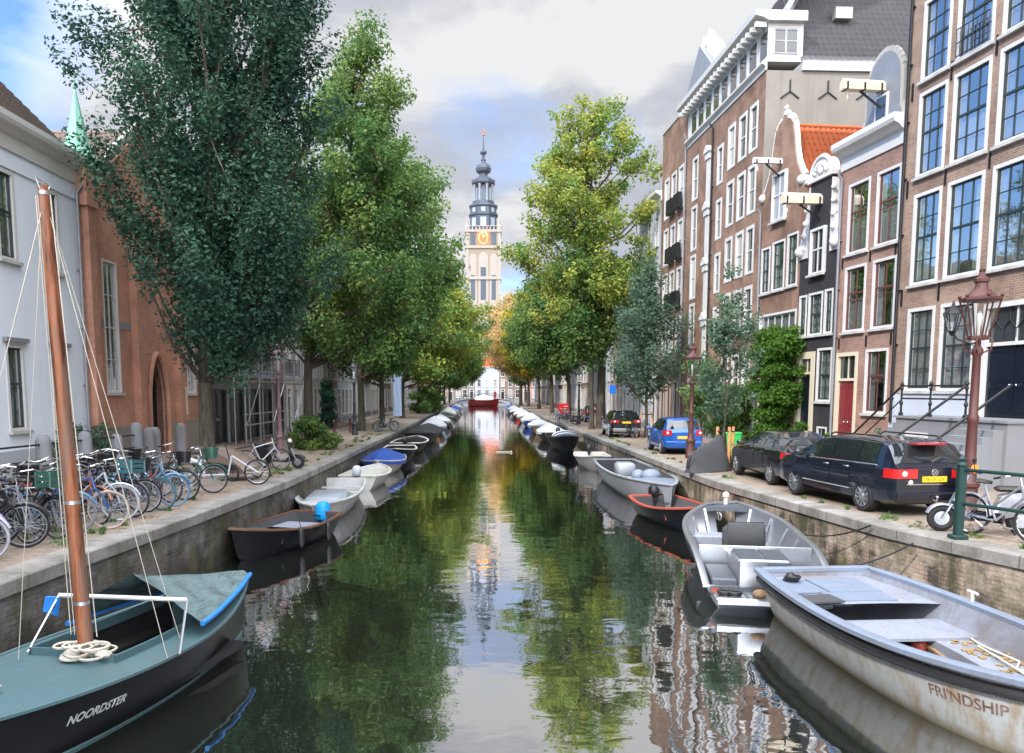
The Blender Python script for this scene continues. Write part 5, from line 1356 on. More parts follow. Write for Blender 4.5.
m.ball((-.42*L, -.62, h.H+.0), .09, 8, 6); m.build('rope_coil', M['black'], b)
m = MB(); sidebench(m, h, .3, .9, .43, .62, 1); sidebench(m, h, .3, .9, .43, .14, -1)
m.build('side_bench', M['helmblue'], b, 30)
m = MB(); xb = -.2*L+.9; u_ = 1.02
m.box(-.2*L+.02, xb, -u_, u_, .43, .47); m.box(xb-.04, xb, -.6, -.25, .16, .43); m.box(xb-.04, xb, .42, .7, .16, .43); m.build('cross_bench', M['helmblue'], b, 0)
m = MB(); m.box(xb-.5, xb-.42, -.25, .42, .16, .425); m.build('locker_back', M['dark'], b, 0)
m = MB(); m.ball((xb-.2, .28, .3), .11, 12, 8); m.build('red_float', M['redtrim'], b)
m = MB(); m.box(xb, .24*L, -.5, .4, .165, .185); m.build('dark_bilge_floor', M['blackhull'], b, 0)  # flat near-black panel along the bottom of the open well
m = MB(); m.bar((xb-.1, .35, .32), (.33*L, -.25, .42), .05, .035); m.build('oar', M['wood'], b)
m = MB(); r2 = random.Random(4)
for k in range(46):
    x = r2.uniform(-.05*L, .34*L); y = r2.uniform(.5, .98)*h.b(.5+x/L)/1.2; a = r2.random()*6.28; s2 = r2.uniform(.03, .07)
    m.box(-s2, s2, -s2*.5, s2*.5, 0, .012, 0, Matrix.Translation((x, y, .435)) @ Matrix.Rotation(a, 4, 'Z'))
m.build('leaf_litter', M['leaflitter'], b, 0)
m = MB(); m.tube([(-.1*L, .95, .45), (0, .8, .46), (.1*L, .85, .455), (.14*L, .62, .46), (.2*L, .75, .455), (.26*L, .55, .46), (.31*L, .5, .5), (.33*L, .55, .62)], .016, 5); m.tube([(.0, .74, .46), (.08*L, .66, .47), (.2*L, .55, .46), (.28*L, .42, .46)], .014, 5); m.build('rope', M['rope'], b)
for t, sd in ((.38, 1), (.9, 1)):
    p = h.pt(t, 1, sd); m = MB(); m.tube([p+Vector((0, 0, .02)), p+Vector((0, 0, .2))], .022, 6); m.tube([p+Vector((-.1, 0, .2)), p+Vector((.1, 0, .2))], .02, 6); m.build('cleat', M['white'], b)
# the canal side of this boat is its starboard (-y) side... bow towards the camera, read left to right = stern to bow on that side
letter(b, "FRI'NDSHIP", .17, side_text(b, h, -1, .80, .66, 1), M['rust'], 'lettering', 0, .003)

# --- aluminium sloop with console
b, L = boat_root('bare aluminium open motor boat with dark hull, grey seat cover and centre console', (4.88, 13.35), (5.78, 19.0), 'motor_boat')
h = Hull(L, 2.3, .78, tr=.92, tm=.45, p=3.2, bowup=.3, sternup=-.42, draft=.3, e1=.3, e2=1.1, rake=.4, bl=.22)
hull_mesh(h, .2, .06, ((0, 0),), 30, 10).build('hull', [M['aludark'], M['alu']], b, 40)
rail(h, .12, .05, .02, 1, False, .0).build('gunwale', M['alu'], b, 40)
m = MB()
for sd in (-1, 1): m.tube([h.pt(t/24, .8, sd)+Vector((0, sd*.02, 0)) for t in range(25)], .05, 8)
m.build('rubbing_strake', M['black'], b)
m = MB()
for sd in (-1, 1):
    for t in (.32, .48, .64, .8, .92): 
        a = h.pt(t, .98, sd, .075); c = h.pt(t, .35, sd, .08); c.z = max(c.z, .22); m.bar(a, c, .05, .04)
m.build('frame_rib', M['alu'], b, 0)
x0 = -L/2
m = MB(); m.bbox(x0-.5, x0+.1, -.95, .95, .16, .3, .03); sp_ = m.build('swim_platform', M['alu'], b)
m = MB()
for k in range(14): m.box(x0-.47, x0-.06, -.85+k*.125, -.85+k*.125+.05, .302, .315)
m.build('grip_strip', M['aludark'], sp_, 0)
m = MB(); m.bbox(x0+.05, x0+1.0, -.36, .52, .3, .86, .03, 0); m.bbox(x0+.95, x0+1.5, -.36, .52, .3, .74, .03, 1); eb = m.build('engine_box', [M['alu'], M['alu']], b)
m = MB(); m.box(x0+.1, x0+.95, -.33, .05, .862, .875); m.box(x0+.1, x0+.95, .1, .49, .862, .875); m.box(x0+.03, x0+.049, -.33, .04, .36, .82); m.build('box_panel', M['aludark'], eb, 0)
for sd in (-1, 1):
    m = MB(); m.bbox(x0+.08, x0+1.3, sd*.74-.22, sd*.74+.22, .26, .5, .02); m.build('side_locker', M['aludark'], b, 0)
m = MB(); m.bbox(x0+1.5, x0+1.56, -1.05, 1.05, .3, .82, .015); m.build('bulkhead', M['alu'], b)
m = MB(); m.bbox(x0+2.5, x0+3.05, -.4, .42, .22, 1.02, .1); m.bbox(x0+2.48, x0+2.56, -.36, .38, .6, 1.12, .03); m.build('seat_cover', M['canvasgrey'], b, 50)
m = MB(); m.bbox(x0+3.6, x0+4.1, .25, .95, .22, .62, .03); m.build('cool_box', M['helmblue'], b)
m = MB(); m.lathe([(.05, .0), (.05, .16), (.08, .18), (.08, .26), (.03, .3)], 10, h.pt(.97, 1, 1, .5)+Vector((0, 0, .0))); m.build('bow_lamp', M['white'], b)
dk = deck(h, .93, .998, -.02, .02, 5, .04, 0, .1); dk.build('bow_deck', M['aludark'], b)
m = MB()
for (x, y) in ((x0-.25, .78), (x0-.28, .62)): m.torus((x, y, .35), .1, .035, 'z', 14, 6)
m.build('rope_coil', M['black'], b); m = MB(); m.ball((x0-.36, .22, .36), .1, 12, 8, 0, (1.2, 1.2, .8)); m.build('buoy', M['wood'], b)
for y in (.9, -.9):
    m = MB(); m.box(x0-.02, x0-.004, y-.07, y+.07, .27, .35); m.build('stern_light', M['redtrim'], b, 0)
fender(b, [(.15*L, -h.b(.65)-.12, .5)], .1, 'black')
cable(b, 'mooring_line', [h.pt(.55, 1, -1), loc(b, 7.1, 14.4, 1.3)], .016, 'black', .12)
cable(b, 'mooring_line', [h.pt(.12, 1, -1), loc(b, 7.25, 13.2, 1.2)], .016, 'black', .1)

# --- generic open boats
def open_boat(label, stern, bow, B, H, hullm, inm, railm, name='boat', tr=.72, p=2.3, bowup=.2, dk=.78, benches=(.25, .5), motor=None, cov=None, covm=None, dkm=None, ridge=.35, n=18, group=None, bands=None, peaks=(), ct=(.02, .97)):
    b, L = boat_root(label, stern, bow, name, group)
    h = Hull(L, B, H, tr=tr, tm=.4, p=p, bowup=bowup, sternup=.05, draft=.2)
    hull_mesh(h, .14, .05, bands or ((0, 0),), n, 7, True).build('hull', [M[hullm], M[inm], M[railm]], b, 50)
    rail(h, .1, .05, .015, 1, True, .0, n).build('gunwale', M[railm], b, 40)
    if dk: deck(h, dk, 1.0, -.02, .05, 8, .03, 0, .3).build('fore_deck', M[dkm or inm], b)
    if benches:
        for t in benches:
            m = MB(); thwart(m, h, t, min(.42, H-.12), .3, .04); m.build('thwart', M[inm if inm != 'dark' else 'floorwood'], b, 0)
    if motor:
        o = outboard(b, -L/2-.06, H+.05, M[motor], 0, 1.0)
    if cov: cover(h, ct[0], ct[1], ridge, len(label), 18, .15, 8, .04, peaks).build('boat_cover', M[covm], b, 40)
    return b, h, L
# left bank, near to far
b, h, L = open_boat('dark open boat with an orange rim and a bright blue hood over its outboard', (-4.55, 20.8), (-5.62, 16.9), 1.68, .5, 'blackhull', 'canvasgrey', 'orangetrim', 'boat', .8, 2.0, .28, .7, (.4,), None, None)
m = MB()
secs = []
for zz, a in ((.28, .17), (.34, .2), (.5, .19), (.68, .17), (.76, .12), (.78, .02)):
    secs.append([(-L/2-.1+a*1.1*math.copysign(abs(math.cos(q))**.7, math.cos(q)), a*math.copysign(abs(math.sin(q))**.7, math.sin(q))*1.0+.1, zz+.05) for q in [2*math.pi*k/14 for k in range(14)]])
m.loft(secs); ob = outboard(b, -L/2-.06, .4, M['iron'], .1, .8); m.build('motor_hood', M['bcyan'], b, 50)
m = MB(); m.box(-L*.35, -L*.05, -.55, .55, .3, .38); m.build('clear_sheet', M['helmblue'], b, 0)
fender(b, [(.1*L, h.b(.6)+.08, .35), (-.2*L, h.b(.3)+.08, .3)], .07, 'black')
open_boat('cream white open boat with bench seats and a grey folded hood amidships', (-5.25, 28.3), (-4.75, 20.9), 1.85, .55, 'creamboat', 'creamboat', 'creamboat', 'boat', .85, 2.6, .15, .8, (.12, .3, .62))
b = COL.objects[-1]
hd = [o for o in bpy.data.objects if o.get('label', '').startswith('cream white open')][0]
m = MB(); m.bbox(-.6, 1.6, -.62, .62, .34, .62, .12); m.build('folded_hood', M['greyhull'], hd, 50)
open_boat('small white boat with a pale outboard, between the cream boat and the blue cover', (-4.95, 29.6), (-4.65, 33.6), 1.7, .5, 'boatwhite', 'boatwhite', 'boatwhite', 'boat', .85, 2.4, .15, .7, (.3, .55), 'greycov')
open_boat('white boat under a royal blue cover with a grey flap', (-4.95, 39.0), (-4.85, 33.9), 1.95, .55, 'boatwhite', 'dark', 'boatwhite', 'boat', .8, 2.2, .2, None, None, None, True, 'bluecov', None, .55)
open_boat('dark open boat with a white rim behind the blue-covered boat', (-4.95, 44.8), (-4.7, 40.2), 1.85, .6, 'blackhull', 'dark', 'white', 'boat', .8, 2.2, .2, .75, (.3, .55))
open_boat('black open boat with a pale wooden rim and steering seat', (-4.9, 46.5), (-4.75, 52.5), 2.1, .62, 'blackhull', 'dark', 'creamboat', 'boat', .85, 2.6, .15, .8, (.2, .4, .6), 'iron')
open_boat('black barge under a dark tarpaulin on the left', (-4.75, 54.5), (-4.6, 63.5), 2.3, .75, 'blackhull', 'dark', 'blackhull', 'boat', .9, 3, .2, None, None, None, True, 'blackcov', None, .5)
M_ = [('brown-sided boat with a pale grey tent cover', 'wood', 'greycov', .8), ('small boat with a white and turquoise cover', 'tealstripe', 'whitecov', .6), ('boat wrapped in a dark green sheet', 'blackhull', 'lf', .5), ('white cabin-like covered boat', 'boatwhite', 'whitecov', .9), ('low dark boat with a grey cover', 'navyhull', 'greycov', .5), ('blue-covered boat', 'navyhull', 'bluecov', .6), ('last white boat by the bridge', 'boatwhite', 'whitecov', .7)]
M['lf'] = simple('dark_green_sheet', (.02, .05, .035), .7, 0, .3, 3)
y = 66
for i, (l, hm, cm, rd) in enumerate(M_):
    LL = 6.5+(i % 3)*.8; x = ql(y)+1.65
    open_boat(f'{l}, {ORD[i]} past the black barge', (x, y), (x+.1, y+LL), 2.2, .7, hm, 'dark', 'white', 'boat', .85, 2.4, .2, None, None, None, True, cm, None, rd, 12, 'boats moored along the left quay'); y += LL+4.5
# right bank, near to far
b, h, L = open_boat('dark small boat with orange-red gunwales tucked behind the aluminium boat', (5.05, 24.1), (5.75, 20.0), 1.75, .5, 'blackhull', 'canvasgrey', 'redtrim', 'boat', .8, 2.2, .3, .66, (.35,), None, None, None, 'redtrim')
outboard(b, -L/2-.05, .5, M['iron'], .1, .9)
m = MB(); p = h.pt(.72, .8, 1)
for k in range(3): m.torus((p.x+.16*k, p.y+.05, p.z), .09, .022, 'y', 14, 5)
m.build('white_rope_loop', M['whiterope'], b)
b, h, L = open_boat('long light grey open boat with a pointed decked end and grey gear inside', (5.35, 33.4), (5.6, 23.6), 2.05, .8, 'greyhull', 'canvasgrey', 'greyhull', 'boat', .8, 2.4, .12, .72, (.14, .34), None, None, None, 'boatblue', .35, 24)
m = MB(); m.bbox(-.3*L, -.2*L, -.35, .35, .4, .95, .08); m.bbox(-.08*L, .02*L, -.5, .2, .2, .6, .1); m.build('gear_box', M['greyhull'], b, 50)
m = MB(); m.ball((.16*L, .1, .85), .36, 12, 8, 0, (1, 1, .7)); m.ball((.12*L, -.25, .8), .25, 12, 8); m.bbox(.1*L, .2*L, -.15, .25, .5, .8, .05); m.build('wrapped_engine', M['boatblue'], b, 60)
open_boat('small white speedboat half hidden behind the long grey boat', (5.2, 40.4), (5.1, 36.2), 1.7, .55, 'boatwhite', 'boatwhite', 'boatwhite', 'boat', .85, 2.2, .2, .6, (.25, .45), 'iron')
b, h, L = open_boat('black boat with a folded blue-grey windscreen hood on the right', (4.85, 54.5), (5.0, 47.6), 2.0, .75, 'blackhull', 'dark', 'black', 'boat', .85, 2.3, .25, .7, (.25, .45), 'iron')
m = MB()
for t, a in ((.55, 60), (.62, 40)):
    m.tube([(.1*L, .85*math.cos(math.pi*k/12), .8+.4*math.sin(math.pi*k/12)) for k in range(13)] if t < .6 else [(.2*L, .8*math.cos(math.pi*k/12), .8+.3*math.sin(math.pi*k/12)) for k in range(13)], .03, 6)
m.build('hood_frame', M['steel'], b); m = MB()
m.loft([[(.1*L, .82*math.cos(math.pi*k/12), .8+.38*math.sin(math.pi*k/12)) for k in range(13)], [(.2*L, .78*math.cos(math.pi*k/12), .8+.28*math.sin(math.pi*k/12)) for k in range(13)], [(.3*L, .6*math.cos(math.pi*k/12), .88+.1*math.sin(math.pi*k/12)) for k in range(13)]], False, False); m.build('windscreen_hood', M['navyhull'], b)
M__ = [('dark boat under a pale blue-white cover', 'blackhull', 'greycov', .55), ('boat with an orange-brown bow end', 'wood', 'greycov', .4), ('royal blue boat with a white cover', 'bluecov', 'whitecov', .7), ('white boat with a folded cover', 'boatwhite', 'whitecov', .6), ('red-hulled boat with a white canopy', 'redhull', 'whitecov', .8), ('grey-covered boat', 'navyhull', 'greycov', .5), ('small white covered boat', 'boatwhite', 'whitecov', .7), ('blue-covered boat', 'navyhull', 'bluecov', .5)]
y = 57
for i, (l, hm, cm, rd) in enumerate(M__):
    LL = 6.2+(i % 3)*.9; x = qr(y)-1.5
    open_boat(f'{l}, {ORD[i]} past the black hooded boat', (x, y), (x-.05, y+LL), 2.1, .7, hm, 'dark', 'white', 'boat', .85, 2.4, .2, None, None, None, True, cm, None, rd, 12, 'boats moored along the right quay'); y += LL+4.0
open_boat('red boat with white canopy lying across the canal at the far bridge', (-4.6, 187.5), (2.6, 189), 2.6, 1.5, 'redhull', 'dark', 'redhull', 'boat', .85, 2.4, .2, None, None, None, True, 'whitecov', None, 1.1, 14, None, None, (), (.2, .8))
# a floating stick
m = MB(); m.tube([(-.4, 0, .02), (.1, .03, .03), (.5, 0, .02)], .04, 6); m.ball((.52, 0, .03), .08, 8, 6)
o = m.build('driftwood', M['rope']); o.location = (.9, 48, 0); tag(o, 'pale stick drifting in the middle of the canal', 'driftwood')
# ------------------------------------------------------------ cars
def carpaint(name, col):
    t = NT(name); v = t.coord(); f = t.noise(v, 2.0, 5, .6)
    c = t.mix(t.ramp(f, [(.45, 0.0), (.8, .25)]), col, tuple(x*.8+.03 for x in col))
    return t.pbr(c, .25, .25, None, .5, 1.0, **{'Coat Roughness': .04})
M['navycar'] = carpaint('dark_navy_car_paint', (.006, .011, .022)); M['blackcar'] = carpaint('black_car_paint', (.006, .007, .009)); M['bluecar'] = carpaint('bright_blue_car_paint', (.01, .1, .42))
M['carglass'] = NT('tinted_car_glass').pbr((.012, .016, .018), .03, 0, None, 1.0, .6)
M['lampred'] = NT('red_tail_lamp').pbr((.5, .012, .012), .12, 0, None, .7, .8); M['lampwhite'] = NT('clear_lamp').pbr((.8, .78, .74), .1, 0, None, .7, .6); M['lampamber'] = NT('amber_reflector').pbr((.9, .28, .03), .15, 0, None, .6, .5)
M['plate'] = simple('yellow_number_plate', (.85, .5, .02), .4, 0, .05); M['platewhite'] = simple('white_number_plate', (.8, .8, .78), .4, 0, .05); M['ink'] = simple('plate_black_ink', (.01, .01, .01), .5)
M['rim'] = simple('alloy_wheel', (.55, .57, .6), .3, .9, .1)
CT = {}
def wheel_meshes(r, w, spokes=9):
    k = (r, w, spokes)
    if k in CT: return CT[k]
    m = MB(); prof = [(r*.68, -w/2), (r*.93, -w/2), (r, -w*.36), (r, w*.36), (r*.93, w/2), (r*.68, w/2)]
    Mx = Matrix.Rotation(R(90), 4, 'X'); m.lathe(prof, 28, (0, 0, 0), 0, Mx, 0, False); ty = m.mesh('tyre', M['rubber'], 40)
    m = MB(); m.lathe([(r*.68, -w*.3), (r*.7, -w*.48), (r*.64, -w*.5), (r*.62, -w*.3)], 28, (0, 0, 0), 0, Mx, 0, False); m.lathe([(r*.68, w*.3), (r*.7, w*.48), (r*.64, w*.5), (r*.62, w*.3)], 28, (0, 0, 0), 0, Mx, 0, False)
    for sd in (-1, 1):
        for i in range(spokes):
            a = 2*math.pi*i/spokes; m.bar((r*.12*math.cos(a), sd*w*.42, r*.12*math.sin(a)), (r*.66*math.cos(a), sd*w*.46, r*.66*math.sin(a)), r*.13, .02, 0, (0, 1, 0))
        m.lathe([(r*.17, -.015), (r*.15, .02)], 14, (0, sd*w*.45, 0), 0, Mx)
    rm = m.mesh('rim', M['rim'], 40)
    m = MB(); m.lathe([(r*.62, -w*.2), (r*.62, w*.2)], 20, (0, 0, 0), 0, Mx); dk = m.mesh('brake_disc', M['iron'], 40)
    CT[k] = (ty, rm, dk); return CT[k]
def car(label, paint, loc, rz, P, rear=None, wheelbase=None):
    t = thing('parked_car', label, 'car', loc, rz, 'cars parked along the right quay')
    L, W = P['L'], P['W']; pm = M[paint]
    top, belt = P['top'], P['belt']
    bounds = sorted(set([a for w in P['side'] for a in w]+[a for w in P['doors'] for a in w]+list(P['rg'])+list(P['ws'])))
    xs = sorted(set([round(i*L/44, 3) for i in range(45)]+[round(b, 3) for b in bounds]+[round(a, 3) for a, _ in top]+[.03, .08, L-.04, L-.1]))
    ww = [(0, .87), (.05, .92), (.15, .955), (.5, .985), (1.1, 1), (L-1.1, 1), (L-.5, .965), (L-.2, .89), (L-.06, .78), (L, .7)]
    zbp = [(0, .36), (.1, .27), (.5, .2), (L-.6, .2), (L-.1, .24), (L, .34)]
    zo = P.get('zo', 0)
    def half(x):
        w = W/2*pw(ww, x); zt = pw(top, x); zl = min(pw(belt, x), zt-.015); gh = zt-zl; zb = pw(zbp, x)+zo
        k = min(1, gh/.42); wr = lerp(w*.94, P['wr'], k)
        mid = lerp(zb+.1, zl, .5)
        pts = [(0, zb), (w*.8, zb), (w*.965, zb+.09), (w*.997, lerp(zb, mid, .8)), (w, lerp(mid, zl, .45)), (w*.985, lerp(mid, zl, .8)), (w*.955, zl)]
        for f in (.07, .5, .88): pts.append((lerp(w*.945, wr, f**1.15), zl+gh*f))
        pts += [(wr-.075, zl+gh*.975), (wr*.5, zt), (0, zt+.012)]
        return pts
    nh = 13; secs = []
    for x in xs:
        hp = half(x); secs.append([(x-P['x0'], y, z) for y, z in hp]+[(x-P['x0'], -y, z) for y, z in hp[-2:0:-1]])
    m = MB(); m.loft(secs, True, True)
    body = m.build('body', [pm, M['black']], t, 32)
    # wheel arches
    r = P['r']; cut = MB(); Mx = Matrix.Rotation(R(90), 4, 'X')
    for wx in P['wx']: cut.lathe([(r+.055, -W), (r+.055, W)], 28, (wx-P['x0'], 0, r), 1, Mx)
    co = cut.build('cutter', [pm, M['black']], None, 0)
    md = body.modifiers.new('b', 'BOOLEAN'); md.operation = 'DIFFERENCE'; md.object = co; md.solver = 'EXACT'
    bpy.context.view_layer.update(); dg = bpy.context.evaluated_depsgraph_get()
    nm = bpy.data.meshes.new_from_object(body.evaluated_get(dg)); body.modifiers.clear(); bpy.data.objects.remove(co)
    old = body.data; body.data = nm; nm.name = 'body'; bpy.data.meshes.remove(old); nm.set_sharp_from_angle(angle=R(32))
    ub = MB(); ub.box(.3-P['x0'], L-.3-P['x0'], -W/2+.26, W/2-.26, .22+zo, .75); ub.build('underbody', M['black'], t, 0)
    def skin(name, mat, xa, xb, ra, rb, off=.006, both=False, sides=(1, -1), par=t, inset=0.0):
        idx = [i for i, x in enumerate(xs) if xa-1e-4 <= x <= xb+1e-4]; mm = MB()
        for sd in sides:
            vs = []
            for i in idx:
                hp = half(xs[i])
                for j in range(ra, rb+1):
                    y, z = hp[j]; a = hp[max(j-1, 0)]; c = hp[min(j+1, nh-1)]; ny, nz = (c[1]-a[1]), -(c[0]-a[0]); l = math.hypot(ny, nz) or 1
                    dx = 0
                    if j >= 10:
                        i0, i1 = max(i-1, 0), min(i+1, len(xs)-1); dz_ = half(xs[i1])[j][1]-half(xs[i0])[j][1]; ddx = xs[i1]-xs[i0]; q = math.hypot(dz_, ddx); dx = -dz_/q; ny, nz, l = 0, ddx/q, 1
                    vs.append((xs[i]-P['x0']+dx*off, sd*(y+ny/l*off), z+nz/l*off))
            n = rb-ra+1
            mm.add(vs, [(i*n+j, (i+1)*n+j, (i+1)*n+j+1, i*n+j+1) if sd < 0 else (i*n+j, i*n+j+1, (i+1)*n+j+1, (i+1)*n+j) for i in range(len(idx)-1) for j in range(n-1)])
        return mm.build(name, mat, par, 30)
    for a, b_ in P['side']:
        for sd in (1, -1): skin('side_window', M['carglass'], a+.0, b_-.0, 7, 9, .005, False, (sd,))
    skin('windscreen', M['carglass'], P['ws'][0], P['ws'][1], 9, 12, .007); skin('rear_window', M['carglass'], P['rg'][0], P['rg'][1], P.get('rr', 9), 12, .007)
    for a, b_ in P['doors']:
        for sd in (1, -1):
            d = skin('door', pm, a+.012, b_-.012, 3, 6, .007, False, (sd,)); hp = half(a+.2); hm = MB(); hm.bbox(a+.08-P['x0'], a+.28-P['x0'], sd*(hp[5][0]+.0)-.02+.012*sd, sd*(hp[5][0])+.02+.012*sd, hp[5][1]-.035, hp[5][1]+.0, .008); hm.build('handle', M['chrome' if P.get('chrome') else paint], d)
    if P.get('chrome'):
        for sd in (1, -1):
            mm = MB(); mm.tube([(x-P['x0'], sd*(half(x)[6][0]+.004), half(x)[6][1]+.015) for x in xs if P['side'][0][0]-.1 <= x <= P['side'][-1][1]], .012, 5); mm.build('chrome_trim', M['chrome'], t)
    for sd in (1, -1):
        mm = MB(); xx = P['wx'][0]+r+.1; x1 = P['wx'][1]-r-.1; mm.tube([(lerp(xx, x1, k/8)-P['x0'], sd*(half(lerp(xx, x1, k/8))[3][0]+.002), .44) for k in range(9)], .014, 5); mm.build('rub_strip', M['chrome' if P.get('chrome') else 'black'], t)
    ty, rm, dk = wheel_meshes(r, .21, P.get('sp', 9))
    for wx in P['wx']:
        for sd in (1, -1):
            w_ = obj('wheel', ty, t); w_.location = (wx-P['x0'], sd*(W/2-.115), r); q = obj('rim', rm, w_); obj('brake_disc', dk, w_)
            w_.rotation_euler = (0, rnd.uniform(0, 1), 0)
    for sd in (1, -1):
        mm = MB(); hx = P['ws'][1]-.28; hp = half(hx); mm.bbox(hx-P['x0']-.06, hx-P['x0']+.08, sd*(hp[6][0]+.12)-.1, sd*(hp[6][0]+.12)+.1, hp[6][1]+.03, hp[6][1]+.17, .04); mm.build('wing_mirror', pm, t)
        mm = MB(); xh = L-.26; hp = half(xh); mm.bbox(xh-P['x0']-.12, xh-P['x0']+.14, sd*hp[4][0]*.8-.12, sd*hp[4][0]*.8+.12, hp[4][1]-.06, hp[4][1]+.07, .04); mm.build('headlight', M['lampwhite'], t)
    # rear fittings: rear face lies at x = -x0
    X = -P['x0']
    for sd in (1, -1):
        mm = MB(); y0, y1, z0, z1 = P['tl']; s2 = []
        hw = lambda x: W/2*pw(ww, x)
        for x, g in ((-.012, 0), (.06, .0), (.2, .0), (.3, -.0)):
            yo = min(y1, hw(max(x, 0))*.985+.012) if x < .05 else hw(x)*.995+.01
            s2.append([(X+x, sd*(y0 if x < .05 else yo-.03), z0), (X+x, sd*yo, z0), (X+x, sd*(yo*.985), z1), (X+x, sd*(y0 if x < .05 else yo-.04), z1)])
        mm.loft(s2); tl = mm.build('tail_light', M['lampred'], t, 20)
        mm = MB(); mm.lathe([(.055, 0), (.05, .008), (.02, .012)], 14, (X-.014, sd*(lerp(y0, y1, .55)), lerp(z0, z1, .5)), 0, Matrix.Rotation(R(-90), 4, 'Y')); mm.build('lamp_lens', M['lampwhite'], tl)
    mm = MB(); pz = P['pz']; mm.box(X-.022, X-.006, -.26, .26, pz-.055, pz+.055); pl = mm.build('number_plate', M['plate'], t, 0)
    if P.get('txt'):
        letter(pl, P['txt'], .1, lambda x, y: Vector((X-.0235, -x, pz-.036+y)), M['ink'], 'plate_lettering')
    mm = MB(); b0, b1 = P['bump']; mm.loft([[(X-.03+dx, yy, z) for yy in (-W*.43, -W*.2, 0, W*.2, W*.43)]+[(X+.02, yy, z) for yy in (W*.43, -W*.43)] for z, dx in ((b0, .03), (b0+.04, 0), (b1-.03, 0), (b1, .03))]); mm.build('bumper', M[P['bm']] if P['bm'] in M else pm, t, 40)
    mm = MB(); mm.tube([(X+.2, -.45, .27+zo), (X-.0, -.45, .26+zo)], .03, 8); mm.build('exhaust', M['chrome'], t)
    return t, X, half
WAG = dict(L=4.77, W=1.82, x0=0.95, r=.325, wx=(.95, 3.68), wr=.69, zo=0, top=[(0, .98), (.03, 1.0), (.08, 1.04), (.2, 1.2), (.42, 1.44), (.6, 1.485), (1.4, 1.515), (2.3, 1.51), (2.75, 1.47), (3.15, 1.28), (3.62, 1.01), (3.9, .97), (4.4, .88), (4.65, .76), (4.77, .62)],
    belt=[(0, .93), (.6, .99), (2.0, .97), (3.6, .94), (4.4, .82), (4.77, .58)], side=[(.62, 1.18), (1.24, 2.1), (2.16, 3.05)], doors=[(1.36, 2.13), (2.13, 3.2)], rg=(.1, .42), ws=(2.75, 3.6), chrome=True, sp=10,
    tl=(.36, .86, .78, .96), pz=.76, txt='78-SX-GX', bump=(.34, .5), bm='navycar')
p = (8.62, 16.25)
t, X, hf = car('dark navy estate car with yellow number plate, nearest on the right', 'navycar', (p[0], p[1], zq(p[1])), math.atan2(.99, -.13), WAG)
m = MB()
for sd in (1, -1): m.tube([(.65-.95, sd*.6, 1.5), (.75-.95, sd*.6, 1.56), (2.5-.95, sd*.6, 1.56), (2.65-.95, sd*.6, 1.5)], .018, 6)
m.build('roof_rail', M['black'], t)
m = MB(); m.torus((X-.012, 0, .89), .062, .009, 'x', 20, 5)
for a, b_ in (((-.03, .04), (-.012, -.0)), ((-.012, 0), (0, .02)), ((0, .02), (.012, 0)), ((.012, 0), (.03, .04)), ((-.045, .01), (-.024, -.045)), ((-.024, -.045), (0, -.005)), ((0, -.005), (.024, -.045)), ((.024, -.045), (.045, .01))):
    m.bar((X-.014, a[0], .89+a[1]), (X-.014, b_[0], .89+b_[1]), .009)
m.build('badge', M['chrome'], t)
m = MB(); m.box(X-.034, X-.026, -.6, .6, .655, .672); m.build('chrome_strip', M['chrome'], t)
m = MB(); m.tube([(X+.05, 0, .36), (X-.1, 0, .33), (X-.12, 0, .4)], .02, 6); m.ball((X-.12, 0, .42), .03); m.build('tow_bar', M['steel'], t)
m = MB(); m.lathe([(.05, 0), (.05, .004)], 16, (X-.008, .5, .7), 0, Matrix.Rotation(R(-90), 4, 'Y')); m.lathe([(.001, 0), (.001, .004)], 6, (X-.009, .5, .7), 0, Matrix.Rotation(R(-90), 4, 'Y')); m.box(X-.014, X-.006, -.55, -.47, .68, .78); m.build('sticker', M['white'], t)
m = MB(); m.box(.18-.95-.06, .42-.95-.06, -.3, .3, 1.43, 1.46); m.build('brake_light', M['lampred'], t)
SED = dict(L=4.7, W=1.83, x0=1.0, r=.335, wx=(1.0, 3.78), wr=.56, top=[(0, .98), (.05, 1.02), (.3, 1.06), (.6, 1.09), (.95, 1.27), (1.35, 1.4), (1.9, 1.43), (2.4, 1.41), (2.8, 1.32), (3.45, 1.0), (3.9, .95), (4.4, .84), (4.6, .74), (4.7, .6)],
    belt=[(0, .93), (.7, .97), (2, .95), (3.4, .92), (4.4, .78), (4.7, .56)], side=[(1.1, 1.62), (1.68, 2.45), (2.5, 3.0)], doors=[(1.45, 2.2), (2.2, 3.25)], rg=(.6, 1.32), ws=(2.42, 3.42), sp=10, tl=(.35, .88, .78, .93), pz=.62, bump=(.3, .48), bm='black', txt=None)
car('black saloon car parked in front of the navy estate car', 'blackcar', (8.5, 21.15, zq(21.2)), R(90.5), SED)
HAT = dict(L=3.75, W=1.68, x0=.62, r=.29, wx=(.62, 3.02), wr=.6, top=[(0, .92), (.03, .96), (.1, 1.06), (.3, 1.4), (.5, 1.49), (1.2, 1.52), (1.9, 1.5), (2.3, 1.4), (2.95, 1.02), (3.2, .97), (3.55, .83), (3.75, .6)],
    belt=[(0, .88), (.6, .95), (2, .92), (2.9, .9), (3.5, .75), (3.75, .55)], side=[(.5, 1.0), (1.06, 1.85), (1.9, 2.5)], doors=[(1.0, 1.85), (1.85, 2.62)], rg=(.1, .3), ws=(2.0, 2.93), sp=7, tl=(.5, .8, .8, 1.02), pz=.72, bump=(.28, .56), bm='bluecar', txt=None)
car('bright blue hatchback parked behind the second red lamp post', 'bluecar', (8.05, 32.9, zq(33)), R(90), HAT)
